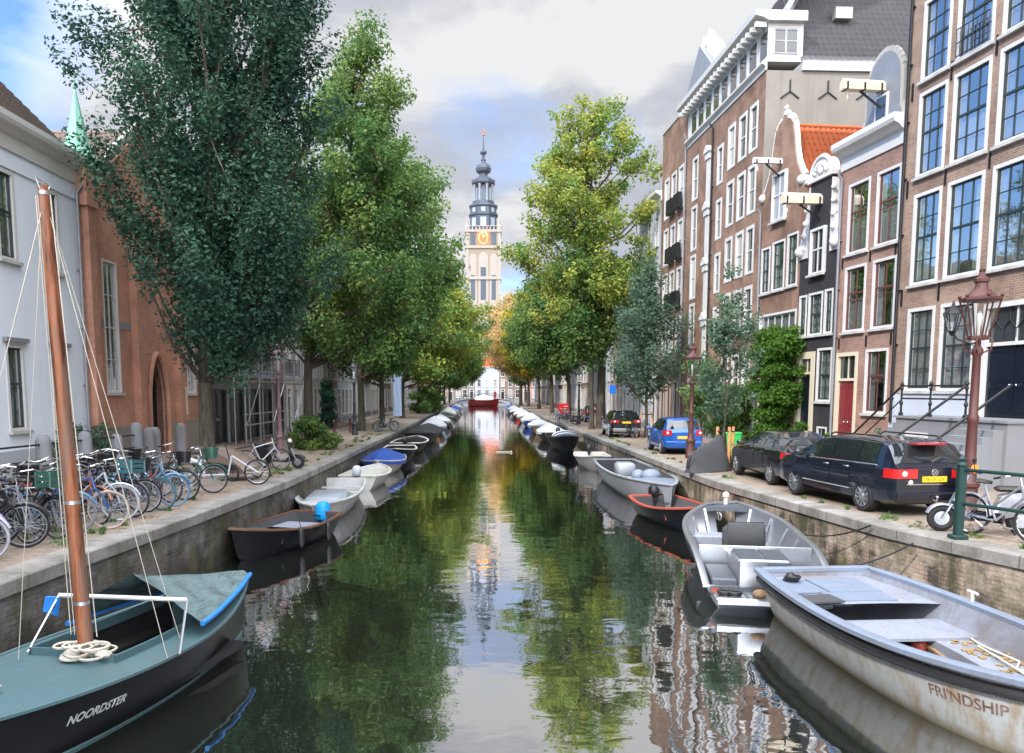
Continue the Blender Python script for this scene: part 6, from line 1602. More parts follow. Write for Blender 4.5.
SUV = dict(L=4.5, W=1.82, x0=.9, r=.35, wx=(.9, 3.6), wr=.64, zo=.06, top=[(0, 1.08), (.04, 1.1), (.12, 1.16), (.4, 1.5), (.6, 1.56), (1.4, 1.6), (2.1, 1.58), (2.5, 1.5), (3.2, 1.12), (3.6, 1.07), (4.2, .96), (4.4, .82), (4.5, .66)],
    belt=[(0, 1.0), (.6, 1.06), (2, 1.03), (3.1, 1.0), (4.1, .86), (4.5, .6)], side=[(.6, 1.1), (1.16, 2.0), (2.05, 2.75)], doors=[(1.28, 2.02), (2.02, 2.95)], rg=(.12, .4), ws=(2.2, 3.15), sp=5, tl=(.45, .87, .88, 1.04), pz=.9, bump=(.36, .56), bm='steel', txt=None)
car('black sports utility car with yellow plate and silver bumper, beyond the blue hatchback', 'blackcar', (8.05, 46.6, zq(47)), R(90), SUV)
for y, l, pn, PP in ((70, 'dark hatchback far along the right quay behind the tallest elm', 'navycar', HAT), ):
    car(l, pn, (9.4, y, zq(y)), R(90), PP)

# ------------------------------------------------------------ bicycles
def bpaint(name, col): M[name] = simple(name, col, .35, .1, .15, 8, 0, .4)
for nme, col in dict(b_black=(.012, .012, .014), b_grey=(.24, .25, .28), b_white=(.46, .48, .52), b_blue=(.03, .08, .25), b_lblue=(.08, .2, .33), b_red=(.26, .03, .03), b_green=(.03, .1, .07), b_purple=(.2, .15, .35), b_orange=(.26, .09, .05), b_cream=(.6, .54, .42), b_teal=(.035, .13, .15), b_tan=(.42, .31, .23), b_beige=(.2, .15, .12)).items(): bpaint(nme, col)
def bicycle(label, x, y, hd, frame='b_black', tyre='rubber', rim='b_grey', steer=0, kind='omafiets', crate=None, basket=None, guard=None, rack=None, roll=0, group='bicycles parked on the left quay', z=None, fat=1.0, detail=True):
    # local: rear axle above the origin, x forward
    t = thing('bicycle', label, 'bicycle', (x, y, zq(y) if z is None else z), hd, group); t.rotation_euler = (R(roll), 0, hd)
    r = .345; wb = 1.1; fm = M[frame]
    hx, hz = .86, .88                                   # head tube
    S = Matrix.Translation((hx, 0, 0)) @ Matrix.Rotation(R(steer), 4, 'Z') @ Matrix.Translation((-hx, 0, 0))
    T = lambda p: S @ Vector(p)
    m = MB(); bb = (.45, 0, .3); seat = (.24, 0, .82); ht, hb = (hx-.02, 0, hz+.05), (hx+.03, 0, hz-.14)
    m.tube([bb, seat], .019, 7); m.tube([bb, hb], .021, 7)
    if kind == 'omafiets': m.tube([(.34, 0, .55), (.5, 0, .5), (.68, 0, .6), ht], .018, 7)
    elif kind == 'diamond': m.tube([(.26, 0, .76), ht], .019, 7)
    else: m.tube([(.36, 0, .5), ht], .019, 7)
    m.tube([ht, hb], .024, 7)
    for sd in (.05, -.05): m.tube([(0, sd, r), (.42, sd*.7, .3)], .011, 5); m.tube([(0, sd, r), (.25, sd*.5, .74)], .01, 5)
    m.tube([(.24, 0, .8), (.215, 0, .9)], .014, 6)
    m.build('frame', fm, t)
    m = MB()
    for sd in (.055, -.055): m.tube([T(p) for p in ((wb, sd, r), (wb-.09, sd, .6), (hx+.04, sd*.8, hz-.15))], .012, 5)
    m.tube([T((hx+.04, -.05, hz-.15)), T((hx+.04, .05, hz-.15))], .013, 5); m.build('fork', fm, t)
    m = MB(); hb_ = 1.06 if kind != 'omafiets' else 1.1
    m.tube([T(p) for p in (ht, (hx-.05, 0, hb_))], .013, 6)
    q = [(hx-.32, .29, hb_-.02), (hx-.14, .31, hb_+.03), (hx+.0, .2, hb_+.06), (hx+.0, .05, hb_+.01), (hx+.0, -.05, hb_+.01), (hx, -.2, hb_+.06), (hx-.14, -.31, hb_+.03), (hx-.32, -.29, hb_-.02)] if kind != 'diamond' else [(hx-.06, .3, hb_+.0), (hx, .12, hb_+.02), (hx, -.12, hb_+.02), (hx-.06, -.3, hb_)]
    m.tube([T(p) for p in q], .012, 6); hbo = m.build('handlebar', M['chrome'], t)
    m = MB()
    for e, i in ((q[0], q[1]), (q[-1], q[-2])): a, b_ = Vector(e), Vector(i); m.tube([T(a), T(a.lerp(b_, .6))], .018, 6)
    m.build('grip', M['black'], hbo)
    m = MB(); m.loft([[(x0-.02, yy, .93-dz), (x0, yy*.6, .97-dz), (x0, -yy*.6, .97-dz), (x0-.02, -yy, .93-dz), (x0, 0, .9)] for x0, yy, dz in ((.06, .05, 0), (.1, .1, 0), (.18, .09, .005), (.28, .035, .01), (.35, .02, .015))]); m.build('saddle', M['saddle'], t, 60)
    for nm, cx, TT in (('rear_wheel', 0, None), ('front_wheel', wb, T)):
        m = MB(); pts = [(cx+r*.955*math.cos(2*math.pi*k/26), 0, r+r*.955*math.sin(2*math.pi*k/26)) for k in range(26)]
        m.tube([TT(p) for p in pts] if TT else pts, .021*fat, 6, 0, False, True); w = m.build(nm, M[tyre], t, 60)
        m = MB(); pts = [(cx+r*.885*math.cos(2*math.pi*k/26), 0, r+r*.885*math.sin(2*math.pi*k/26)) for k in range(26)]
        m.tube([TT(p) for p in pts] if TT else pts, .012, 4, 0, False, True)
        for k in range(20):
            a = 2*math.pi*k/20; sd = .025 if k % 2 else -.025; e = [(cx, sd, r), (cx+r*.88*math.cos(a), 0, r+r*.88*math.sin(a))]
            m.tube([TT(p) for p in e] if TT else e, .003, 3, 0, False)
        e = [(cx, -.05, r), (cx, .05, r)]; m.tube([TT(p) for p in e] if TT else e, .022, 6)
        m.build('rim', M[rim], w, 60)
        g = M[guard] if guard else (fm if kind != 'diamond' else None)
        if g:
            m = MB(); a0, a1 = (R(5), R(200)) if not TT else (R(20), R(150)); secs = []
            for k in range(13):
                a = a0+(a1-a0)*k/12; row = []
                for yy, rr in ((-.032, .365), (-.022, .385), (0, .393), (.022, .385), (.032, .365)):
                    p = (cx+rr*math.cos(a), yy, r+rr*math.sin(a)); row.append(TT(p) if TT else p)
                secs.append(row)
            m.loft(secs, False, False); m.build('mudguard', g, t, 60)
    m = MB(); m.torus((.45, .06, .3), .095, .008, 'y', 18, 5)
    for sd in (1, -1): m.bar((.45, sd*.075, .3), (.45+.12*sd, sd*.085, .3-.12), .018); m.box(.45+.12*sd-.05, .45+.12*sd+.05, min(sd*.09, sd*.19), max(sd*.09, sd*.19), .165, .19)
    m.build('crank', M['steel'], t)
    if kind != 'diamond':
        m = MB(); m.bbox(-.03, .55, .045, .075, .25, .42, .03); m.build('chain_guard', M['black'], t)
    if rack or kind == 'omafiets':
        m = MB()
        for yy in (-.07, .07): m.tube([(.2, yy, .78), (-.28, yy, .76)], .008, 5); m.tube([(-.22, yy, .76), (-.02, yy, r)], .007, 5)
        for k in range(4): m.tube([(-.26+k*.13, -.07, .765), (-.26+k*.13, .07, .765)], .007, 4)
        m.build('luggage_rack', M[rack or 'b_black'], t)
    m = MB(); p = T((hx+.09, 0, hz-.02)); m.ball(p, .045, 8, 6); m.build('headlamp', M['black'], t)
    if crate:
        m = MB(); c = T((hx+.22, 0, hz+.1)); RM = Matrix.Translation(c) @ Matrix.Rotation(R(steer), 4, 'Z')
        m.box(-.15, .15, -.22, .22, -.12, -.105, 0, RM)
        for a, b_ in (((-.15, -.22), (.15, -.22)), ((.15, -.22), (.15, .22)), ((.15, .22), (-.15, .22)), ((-.15, .22), (-.15, -.22))):
            for z0 in (-.1, -.01, .08): m.bar(RM @ Vector((*a, z0+.03)), RM @ Vector((*b_, z0+.03)), .015, .065)
        for a in ((-.15, -.22), (.15, -.22), (.15, .22), (-.15, .22)): m.bar(RM @ Vector((*a, -.12)), RM @ Vector((*a, .14)), .025)
        m.build('crate', M[crate], t, 0)
    if basket:
        m = MB(); c = T((hx+.2, 0, hz+.12)); RM = Matrix.Translation(c)
        m.lathe([(.14, -.14), (.17, .0), (.19, .12), (.18, .12), (.13, -.13)], 12, c); m.build('basket', M[basket], t)
    return t
G2 = 'bicycles parked on the left quay'
# the row along the quay edge, near to far: (y, x offset from the edge, heading, options, what it looks like)
ROW = [
 (9.75, .9, 18, dict(frame='b_black', tyre='b_lblue', steer=20), 'black bicycle with a blue front tyre'),
 (10.4, .75, 4, dict(frame='b_lblue', tyre='b_blue', kind='diamond', steer=-10), 'light blue bicycle with blue tyres'),
 (11.0, .9, 10, dict(frame='b_grey', tyre='b_white', kind='step', steer=12, guard='b_white'), 'silver-grey bicycle with white-walled tyres'),
 (11.5, 1.05, -4, dict(frame='b_purple', tyre='rubber', steer=-14, basket='b_black'), 'purple-grey bicycle with a dark basket'),
 (12.0, .95, 6, dict(frame='b_black', tyre='rubber', steer=18), 'plain black bicycle'),
 (12.45, 1.15, -8, dict(frame='b_grey', tyre='rubber', kind='diamond', steer=-8), 'grey bicycle with a straight bar'),
 (12.95, .95, 12, dict(frame='b_black', tyre='rubber', steer=-30, crate='b_green'), 'black bicycle carrying a green crate'),
 (13.4, 1.0, -3, dict(frame='b_lblue', tyre='b_grey', kind='step', steer=25), 'pale blue bicycle with grey tyres'),
 (13.85, .65, 10, dict(frame='b_blue', tyre='b_tan', kind='diamond', steer=8, rack='b_white'), 'blue bicycle with tan tyres and a white rack'),
 (14.35, 1.05, -10, dict(frame='b_orange', tyre='rubber', kind='step', steer=-16), 'orange bicycle'),
 (14.8, .95, 5, dict(frame='b_white', tyre='b_white', kind='step', steer=15, guard='b_white'), 'white bicycle with white tyres'),
 (15.3, .9, 14, dict(frame='b_black', tyre='rubber', steer=-22, crate='b_teal'), 'black bicycle carrying a teal crate'),
 (15.8, 1.0, -6, dict(frame='b_black', tyre='rubber', steer=30, basket='b_black'), 'black bicycle with a round black basket'),
 (16.3, .8, 3, dict(frame='b_red', tyre='b_teal', kind='diamond', steer=-12), 'red bicycle with teal tyres'),
 (16.8, .78, 9, dict(frame='b_lblue', tyre='b_lblue', kind='step', steer=16), 'sky blue bicycle with blue tyres'),
 (17.5, 1.1, -2, dict(frame='b_grey', tyre='rubber', steer=-20), 'worn grey bicycle with a bent handlebar'),
 (17.9, .95, 6, dict(frame='b_black', tyre='rubber', kind='step', steer=-15, basket='b_black'), 'matt black bicycle with a front basket'),
 (19.2, .82, 16, dict(frame='b_green', tyre='rubber', kind='omafiets', steer=14, basket='b_green'), 'dark green bicycle with a leafy green basket'),
]
for i, (y, dx, hd, o, l) in enumerate(ROW):
    a = R(hd); x = ql(y)-dx-1.1*math.cos(a)-.1
    bicycle(f'{l}, {ORD[i]} along the quay edge', x, y-1.1*math.sin(a), a, roll=rnd.uniform(-6, 4), **o)
BACK = [(9.6, 'b_grey', 'omafiets', 'silver'), (10.3, 'b_black', 'step', 'matt black'), (11.0, 'b_blue', 'omafiets', 'deep blue'), (11.8, 'b_black', 'omafiets', 'black'), (12.7, 'b_grey', 'step', 'grey'), (13.5, 'b_blue', 'diamond', 'blue'), (14.3, 'b_black', 'omafiets', 'black'), (15.2, 'b_red', 'step', 'red'), (16.0, 'b_grey', 'diamond', 'grey'), (16.9, 'b_black', 'step', 'black'), (17.8, 'b_teal', 'omafiets', 'teal'), (18.8, 'b_black', 'omafiets', 'black'), (20.0, 'b_white', 'diamond', 'white'), (12.2, 'b_green', 'step', 'green'), (13.9, 'b_black', 'diamond', 'black'), (15.7, 'b_grey', 'omafiets', 'grey'), (17.4, 'b_purple', 'step', 'purple'), (19.4, 'b_lblue', 'diamond', 'light blue'), (20.9, 'b_black', 'omafiets', 'black')]
BACK.sort()
for i, (y, f, k, l) in enumerate(BACK):
    bicycle(f'{l} bicycle, {ORD[i]} of the back row by the stone posts', -9.1-rnd.uniform(0, .7), y, R(rnd.uniform(-25, 30)), frame=f, kind=k, steer=rnd.uniform(-25, 25), roll=rnd.uniform(-5, 5), guard=None, basket='b_black' if i % 4 == 0 else None)
MID = [(10.1, 'b_black', 'step', 'glossy black'), (10.9, 'b_grey', 'omafiets', 'dull silver'), (11.7, 'b_blue', 'step', 'navy blue'), (12.4, 'b_black', 'omafiets', 'rusty black'), (13.2, 'b_grey', 'diamond', 'grey'), (14.0, 'b_black', 'step', 'black'), (14.9, 'b_black', 'omafiets', 'scratched black'), (15.9, 'b_lblue', 'step', 'faded blue'), (16.7, 'b_black', 'diamond', 'dark'), (17.6, 'b_grey', 'omafiets', 'silver-grey'), (18.5, 'b_black', 'omafiets', 'black')]
for i, (y, f, k, l) in enumerate(MID):
    bicycle(f'{l} bicycle, {ORD[i]} of the middle row between quay edge and posts', -7.75-rnd.uniform(0, .3), y, R(180+rnd.uniform(-30, 30)), frame=f, kind=k, steer=rnd.uniform(-35, 35), roll=rnd.uniform(-7, 7), basket='b_black' if i % 3 == 1 else None, crate='b_black' if i % 5 == 3 else None)
bicycle('white aluminium-framed bicycle without rack next to the black scooter', -7.75, 25.1, R(20), frame='b_white', kind='diamond', steer=20, tyre='rubber')
for i, (y, f) in enumerate(((53.0, 'b_black'), (54.0, 'b_grey'))):
    bicycle(('black bicycle under the thick-trunked elm on the left', 'pale grey bicycle under the thick-trunked elm on the left')[i], -7.4, y, R(15+20*i), frame=f, steer=15)
for i, (y, f, c) in enumerate(((64, 'b_black', 'black'), (66, 'b_grey', 'grey'), (68.5, 'b_black', 'black'), (72, 'b_lblue', 'light blue'), (76, 'b_grey', 'grey'))):
    bicycle(f'{c} bicycle leaning near the quay edge beyond the tallest elm, {ORD[i]}', qr(y)+1.0, y, R(160-8*i), frame=f, steer=15, group='bicycles parked on the right quay', kind=('omafiets', 'diamond', 'step')[i % 3])
bicycle('dark bicycle leaning by the stakes of the grey-green young tree', 8.4, 45.0, R(120), frame='b_black', steer=10, group=None)
bicycle('silver bicycle behind the green railing post on the right', 8.28, 13.35, R(-67), frame='b_grey', kind='step', steer=12, rim='chrome', group=None, tyre='rubber')
# white cargo bicycle and the beige covered trailer
t = thing('cargo_bicycle', 'white long-nosed cargo bicycle with a wide white rear mudguard', 'cargo bicycle', (-7.9, 20.6, zq(20.6)), R(18))
m = MB()
secs = []
for k in range(13):
    a = R(-15+210*k/12); secs.append([(.42*math.cos(a), yy, .36+rr*math.sin(a)*1.0) if False else (rr*math.cos(a), yy, .36+rr*math.sin(a)) for yy, rr in ((-.07, .37), (-.05, .43), (.05, .43), (.07, .37))])
m.loft(secs, False, False); m.build('mudguard', M['b_white'], t, 60)
for nm, cx in (('rear_wheel', 0), ('front_wheel', 1.75)):
    m = MB(); m.torus((cx, 0, .345), .325, .025, 'y', 26, 6); w = m.build(nm, M['rubber'], t); m = MB(); m.torus((cx, 0, .345), .3, .012, 'y', 26, 4)
    for k in range(16): a = math.pi*k/8; m.tube([(cx, .02 if k % 2 else -.02, .345), (cx+.3*math.cos(a), 0, .345+.3*math.sin(a))], .003, 3)
    m.build('rim', M['steel'], w)
m = MB(); m.tube([(0, 0, .345), (.4, 0, .3), (1.0, 0, .3), (1.1, 0, .8)], .03, 7); m.tube([(.4, 0, .3), (.25, 0, .85)], .025, 7); m.tube([(1.1, 0, .8), (1.75, 0, .345)], .025, 7); m.bbox(-.35, .45, -.06, .06, .6, .75, .05); m.build('frame', M['b_white'], t)
m = MB(); m.tube([(1.05, 0, .7), (.95, 0, 1.1)], .016, 6); m.tube([(.7, .3, 1.1), (.95, .2, 1.15), (.95, -.2, 1.15), (.7, -.3, 1.1)], .014, 6); m.build('handlebar', M['black'], t)
m = MB(); m.bbox(.08, .34, -.09, .09, .86, .95, .03); m.build('saddle', M['saddle'], t)
t = thing('bicycle_trailer', 'beige-brown covered child trailer between the white cargo bicycle and the scooter', 'bicycle trailer', (-7.3, 22.6, zq(22.3)), R(-25))
m = MB(); m.loft([[(x, -.4, .22), (x, -.42, z), (x+.02, -.2, z+.12), (x+.02, .2, z+.12), (x, .42, z), (x, .4, .22)] for x, z in ((-.6, .8), (-.3, .78), (.2, .62), (.55, .42), (.72, .28))]); bd = m.build('canopy', M['b_beige'], t, 30)
m = MB()
for sd in (-.43, .43): m.prism([(-.6, .5), (-.2, .5), (.25, .42), (.5, .36), (.2, .3), (-.6, .3)], sd-.006, sd+.006, 'y')
m.build('side_window', M['carglass'], bd, 0)
for sd in (-.5, .5):
    m = MB(); m.torus((.35, sd, .25), .22, .03, 'y', 20, 6)
    for k in range(10): a = math.pi*k/5; m.tube([(.35, sd, .25), (.35+.21*math.cos(a), sd, .25+.21*math.sin(a))], .004, 3)
    m.build('wheel', M['rubber'], t)
# scooters
def scooter(label, x, y, rz, col, z=None, big=1.0):
    t = thing('motor_scooter', label, 'scooter', (x, y, zq(y)), rz)
    for nm, cx in (('rear_wheel', 0), ('front_wheel', 1.22)):
        m = MB(); m.torus((cx, 0, .23), .17, .065, 'y', 24, 8); w = m.build(nm, M['rubber'], t); m = MB(); m.lathe([(.13, -.04), (.13, .04)], 16, (cx, 0, .23), 0, Matrix.Rotation(R(90), 4, 'X')); m.build('hub', M['rim'], w)
    m = MB(); m.loft([[(x0, -w*.6, z0), (x0, -w, (z0+z1)/2), (x0, -w*.7, z1), (x0, w*.7, z1), (x0, w, (z0+z1)/2), (x0, w*.6, z0)] for x0, w, z0, z1 in ((-.32, .05, .62, .72), (-.2, .14, .45, .74), (.1, .17, .32, .72), (.34, .15, .24, .66), (.45, .14, .22, .34), (.8, .14, .2, .3), (.93, .16, .22, .4))]); m.build('body', M[col], t, 45)
    m = MB(); m.loft([[(x0, -w, z), (x0+.06, 0, z+.02), (x0, w, z), (x0-.06, 0, z)] for x0, w, z in ((.96, .16, .24), (1.0, .2, .5), (.96, .2, .75), (.88, .12, .92), (.84, .06, 1.0))]); m.build('leg_shield', M[col], t, 45)
    m = MB(); m.bbox(-.28, .42, -.13, .13, .73, .82, .04); m.build('saddle', M['saddle'], t, 45)
    m = MB()
    for sd in (-.07, .07): m.tube([(1.22, sd, .23), (1.08, sd, .5), (.95, sd*.5, .8)], .022, 6)
    m.build('fork', M['steel'], t)
    m = MB(); secs = []
    for k in range(9):
        a = R(20+120*k/8); secs.append([(1.22+rr*math.cos(a), yy, .23+rr*math.sin(a)) for yy, rr in ((-.08, .24), (-.05, .27), (.05, .27), (.08, .24))])
    m.loft(secs, False, False); m.build('mudguard', M[col], t, 60)
    m = MB(); m.tube([(.86, 0, .95), (.84, 0, 1.05)], .03, 6); m.tube([(.74, .32, 1.06), (.84, .16, 1.08), (.84, -.16, 1.08), (.74, -.32, 1.06)], .016, 6); hb = m.build('handlebar', M['black'], t)
    m = MB()
    for sd in (-.26, .26): m.tube([(.82, sd, 1.07), (.86, sd*1.2, 1.25)], .008, 5); m.ball((.86, sd*1.25, 1.28), .06, 8, 6, 0, (.4, 1, .7))
    m.build('mirror', M['black'], hb)
    m = MB(); m.ball((.95, 0, .93), .075, 10, 7); m.build('headlamp', M['lampwhite'], t)
    m = MB(); m.box(-.36, -.3, -.1, .1, .6, .66); m.build('tail_light', M['lampred'], t)
    m = MB(); m.bar((.2, .1, .25), (.15, .25, .02), .025); m.build('stand', M['iron'], t)
    return t
scooter('black scooter with a pale front wheel hub parked on the left quay edge', -7.55, 26.3, R(-8), 'b_black')
scooter('silver-grey scooter behind the green railing on the right quay', 9.15, 13.35, R(165), 'b_grey')
# motorcycle under a dark sheet
t = thing('covered_motorcycle', 'motorcycle hidden under a dark grey tarpaulin in front of the orange stakes', 'covered motorcycle', (7.05, 25.1, zq(25)), R(40))
r3 = random.Random(5); m = MB(); secs = []
for k in range(15):
    x = -1.05+2.1*k/14; zt = pw([(-1.05, .25), (-.9, .62), (-.4, .82), (.2, .95), (.55, 1.22), (.8, 1.0), (1.0, .55), (1.05, .3)], x); hw = pw([(-1.05, .12), (-.5, .3), (.5, .42), (.8, .3), (1.05, .14)], x); row = []
    for j in range(13):
        v = -1+j/6; a = abs(v); fold = .04*math.sin(j*2.3+k*1.1)*a
        row.append((x+.02*r3.uniform(-1, 1), v*hw*(1.15 if a > .9 else .55+.5*a)+fold*math.copysign(1, v), max(.02, zt*(1-a**2.2)+.02)+.02*r3.uniform(-1, 1)*(1-a)))
    secs.append(row)
m.loft(secs, False, True); m.build('tarpaulin', M['canvasgrey'], t, 60)
for cx in (-.78, .78):
    m = MB(); m.torus((cx, 0, .3), .26, .06, 'y', 20, 6); m.build('wheel', M['rubber'], t)

# ------------------------------------------------------------ street furniture
def lamp(label, x, y, col, dark=False, h=4.6):
    t = thing('street_lamp', label, 'street lamp', (x, y, zq(y)), R(20)); hh = h-1.25
    m = MB(); m.lathe([(.2, -.05), (.2, .12), (.17, .16), (.16, .6), (.19, .64), (.19, .7), (.13, .78), (.105, 1.1), (.115, 1.14), (.1, 1.2), (.085, hh*.55), (.1, hh*.56), (.1, hh*.59), (.08, hh*.6), (.07, hh-.25), (.1, hh-.2), (.1, hh-.12), (.05, hh-.05), (.06, hh)], 14)
    m.build('post', M[col], t)
    m = MB()
    for k in range(4):
        a = math.pi/2*k+.6; c, s_ = math.cos(a), math.sin(a)
        m.tube([(.06*c, .06*s_, hh-.2), (.22*c, .22*s_, hh-.12), (.24*c, .24*s_, hh+.05), (.16*c, .16*s_, hh+.12)], .016, 5)
    m.lathe([(.17, hh+.06), (.18, hh+.1), (.17, hh+.14)], 6); m.lathe([(.34, hh+.78), (.365, hh+.8), (.365, hh+.84), (.28, hh+.87)], 6)
    for k in range(6):
        a = math.pi/3*k; c, s_ = math.cos(a), math.sin(a)
        m.bar((.17*c, .17*s_, hh+.12), (.34*c, .34*s_, hh+.8), .022)
    fr_ = m.build('lantern_frame', M[col], t, 30)
    m = MB(); m.lathe([(.165, hh+.13), (.33, hh+.78)], 6, (0, 0, 0), 0, None, 0, False); m.build('lantern_glass', M['paneclear'], t, 0)
    m = MB(); m.lathe([(.02, hh+.14), (.03, hh+.3), (.05, hh+.36), (.06, hh+.5), (.03, hh+.6), (.01, hh+.62)], 10); m.build('bulb', M['white'], t)
    m = MB(); m.lathe([(.27, hh+.86), (.18, hh+.96), (.12, hh+1.02), (.1, hh+1.12), (.13, hh+1.14), (.13, hh+1.2), (.07, hh+1.24), (.05, hh+1.32)], 8)
    for k in range(6):
        a = math.pi/3*k; m.ball((.35*math.cos(a), .35*math.sin(a), hh+.88), .036, 8, 6)
    for k in range(3): m.ball((0, 0, hh+1.34+.0), .055, 8, 6)
    m.build('lantern_crown', M[col], t, 40)
    return t
M['redpost'] = simple('red_brown_lamp_paint', (.075, .022, .018), .55, .0, .25, 5, 0, 0, .4, (.08, .03, .025)); M['darkpost'] = simple('dark_lamp_paint', (.03, .035, .04), .45, .2, .2)
lm_ = lamp('red-brown street lamp with a crowned six-sided lantern in front of the stoop', 9.3, 15.1, 'redpost', False, 4.62)
m = MB(); m.lathe([(.09, 0), (.085, .02), (.0, .022)], 16, (-.02, -.115, .98), 0, Matrix.Rotation(R(90), 4, 'X')); m.build('reflector', M['lampamber'], lm_)
lamp('second red-brown street lamp, beside the bright blue hatchback', 7.9, 30.6, 'redpost', False, 4.3)
M['fadedpost'] = simple('faded_pinkish_lamp_paint', (.2, .12, .13), .6, .1, .25, 5, 0, 0, .4, (.1, .07, .07))
lamp('faded red street lamp in front of the scaffolding on the left', -8.85, 33.4, 'fadedpost')
lamp('dark street lamp beside the thick-trunked elm on the left', -8.3, 49.0, 'darkpost')
lamp('dark street lamp beyond the tallest elm on the right', 7.6, 66, 'darkpost')
# green railing at the bridge end of the right quay
M['railgreen'] = simple('dark_green_railing_paint', (.008, .036, .032), .45, .1, .2, 6)
t = thing('quay_railing', 'dark green two-bar railing with a square post at the quay corner', 'railing', (0, 0, 0))
m = MB()
for y in (12.85, 10.6, 8.3):
    x = qr(y)+.32; z = zq(y); m.bbox(x-.065, x+.065, y-.065, y+.065, z-.02, z+1.22, .02); m.lathe([(.08, z+1.22), (.08, z+1.25), (.05, z+1.29), (.07, z+1.34), (.001, z+1.4)], 10, (x, y, 0)); m.bbox(x-.12, x+.12, y-.12, y+.12, z, z+.08, .02)
m.build('post', M['railgreen'], t)
m = MB()
for dz in (.6, 1.16): m.tube([(qr(y)+.32, y, zq(y)+dz) for y in (13.0, 12.85, 11.5, 10.6, 8.3, 7.5)], .03, 8)
m.build('rail', M['railgreen'], t)
# stone posts and iron bars in front of the pale blue house and the church
for i, (y, hgt) in enumerate(((18.0, 1.35), (20.2, 1.35), (22.3, 1.35), (24.2, 1.2), (25.6, 1.5), (26.5, 1.3), (27.0, 1.3), (29.3, 1.35))):
    t = thing('stone_post', f'dark round-topped stone post, {ORD[i]} from the near end', 'stone post', (-11.45, y, zq(y)+.05), 0, 'stone posts before the left facades')
    m = MB(); m.lathe([(.22, -.1), (.22, .15), (.19, .2), (.185, hgt-.2), (.15, hgt-.06), (.08, hgt), (.001, hgt+.01)], 12); m.build('shaft', M['bluestone'], t, 60)
t = thing('iron_barrier', 'thin iron bars running between the dark stone posts on the left', 'barrier', (-11.45, 0, 0))
for z in (.75, 1.15):
    m = MB(); m.tube([(0, 16, zq(16)+z), (0, 25.6, zq(25)+z)], .025, 6); m.build('bar', M['iron'], t)
# brown bollards along the left pavement
M['bollard'] = simple('brown_bollard_paint', (.09, .03, .03), .5, .1, .2)
for i, (x, y) in enumerate(((-9.1, 40.5), (-9.1, 43.5), (-9.1, 46.5), (-9.1, 52), (-9.1, 58), (-9.1, 67))):
    m = MB(); m.lathe([(.1, -.02), (.1, .1), (.075, .14), (.07, .85), (.09, .87), (.09, .92), (.06, .98), (.001, 1.02)], 12)
    o = m.build('bollard', M['bollard'], None, 50); o.location = (x, y, zq(y)); tag(o, f'slim dark brown bollard, {ORD[i]} from the near end of the left pavement line', 'bollard', 'bollards on the left pavement')
# green bin, blue sign, red board, pale banner
t = thing('wheelie_bin', 'bright green wheeled bin beside the dark leafy shrub', 'bin', (9.75, 31.2, zq(31)+.02), R(75))
M['bingreen'] = simple('bright_green_plastic', (.02, .4, .08), .45, 0, .1)
m = MB(); m.loft([[(-a, -a, z), (a, -a, z), (a, a, z), (-a, a, z)] for z, a in ((.08, .2), (.9, .29))]); m.build('tub', M['bingreen'], t); m = MB(); m.bbox(-.32, .3, -.31, .31, .905, .96, .02); m.build('lid', M['bingreen'], t)
for sd in (-.22, .22):
    m = MB(); m.lathe([(.1, -.03), (.1, .03)], 14, (.2, sd, .1), 0, Matrix.Rotation(R(90), 4, 'X')); m.build('wheel', M['black'], t)
t = thing('road_sign', 'small blue rectangular sign on a thin pole beyond the black sports utility car', 'sign', (8.75, 55.5, zq(55)))
m = MB(); m.tube([(0, 0, 0), (0, 0, 3.2)], .035, 8); m.build('pole', M['steel'], t); m = MB(); m.bbox(-.22, .22, -.05, -.03, 2.55, 3.15, .008); m.build('sign_panel', simple('sign_blue', (.01, .15, .6), .4), t)
t = thing('cargo_bicycle', 'cargo tricycle with a big red box beyond the parked bicycles on the right', 'cargo bicycle', (7.4, 77.5, zq(77)), R(100))
m = MB(); m.bbox(-.5, .5, -.45, .45, .45, 1.55, .04); bo = m.build('cargo_box', simple('cargo_box_red', (.5, .02, .02), .4), t)
m = MB()
for z in (.75, 1.0, 1.25): m.box(-.515, -.502, -.3, .1, z, z+.07)
m.build('white_stripes', M['white'], bo, 0)
for x, yy in ((0, .5), (0, -.5), (-1.3, 0)):
    m = MB(); m.torus((x, yy, .33), .31, .03, 'y', 20, 6)
    for k in range(8): a = math.pi*k/4; m.tube([(x, yy, .33), (x+.3*math.cos(a), yy, .33+.3*math.sin(a))], .006, 3)
    m.build('wheel', M['rubber'], t)
m = MB(); m.tube([(-.4, 0, .5), (-.9, 0, .4), (-1.3, 0, .33)], .025, 6); m.tube([(-.9, 0, .4), (-1.05, 0, .9)], .02, 6); m.tube([(-.55, -.3, 1.05), (-.5, 0, 1.0), (-.55, .3, 1.05)], .018, 6); m.bbox(-1.2, -.95, -.1, .1, .9, .98, .02); m.build('frame', M['b_black'], t)
t = thing('banner', 'tall pale blue banner on a pole beside the yellowish leaning elm on the left', 'banner', (-9.0, 78.5, .92))
m = MB(); m.tube([(-.45, 0, 0), (-.45, 0, 4.5)], .04, 8); m.build('pole', M['steel'], t)
m = MB(); m.loft([[(-.4+.08*j, .03*math.sin(j*1.3+k*.5), .3+.34*k) for j in range(11)]+[(-.4+.08*j, .03*math.sin(j*1.3+k*.5)+.01, .3+.34*k) for j in range(10, -1, -1)] for k in range(13)]); m.build('cloth', simple('pale_blue_cloth', (.4, .52, .72), .8, 0, .2, 2), t, 60)
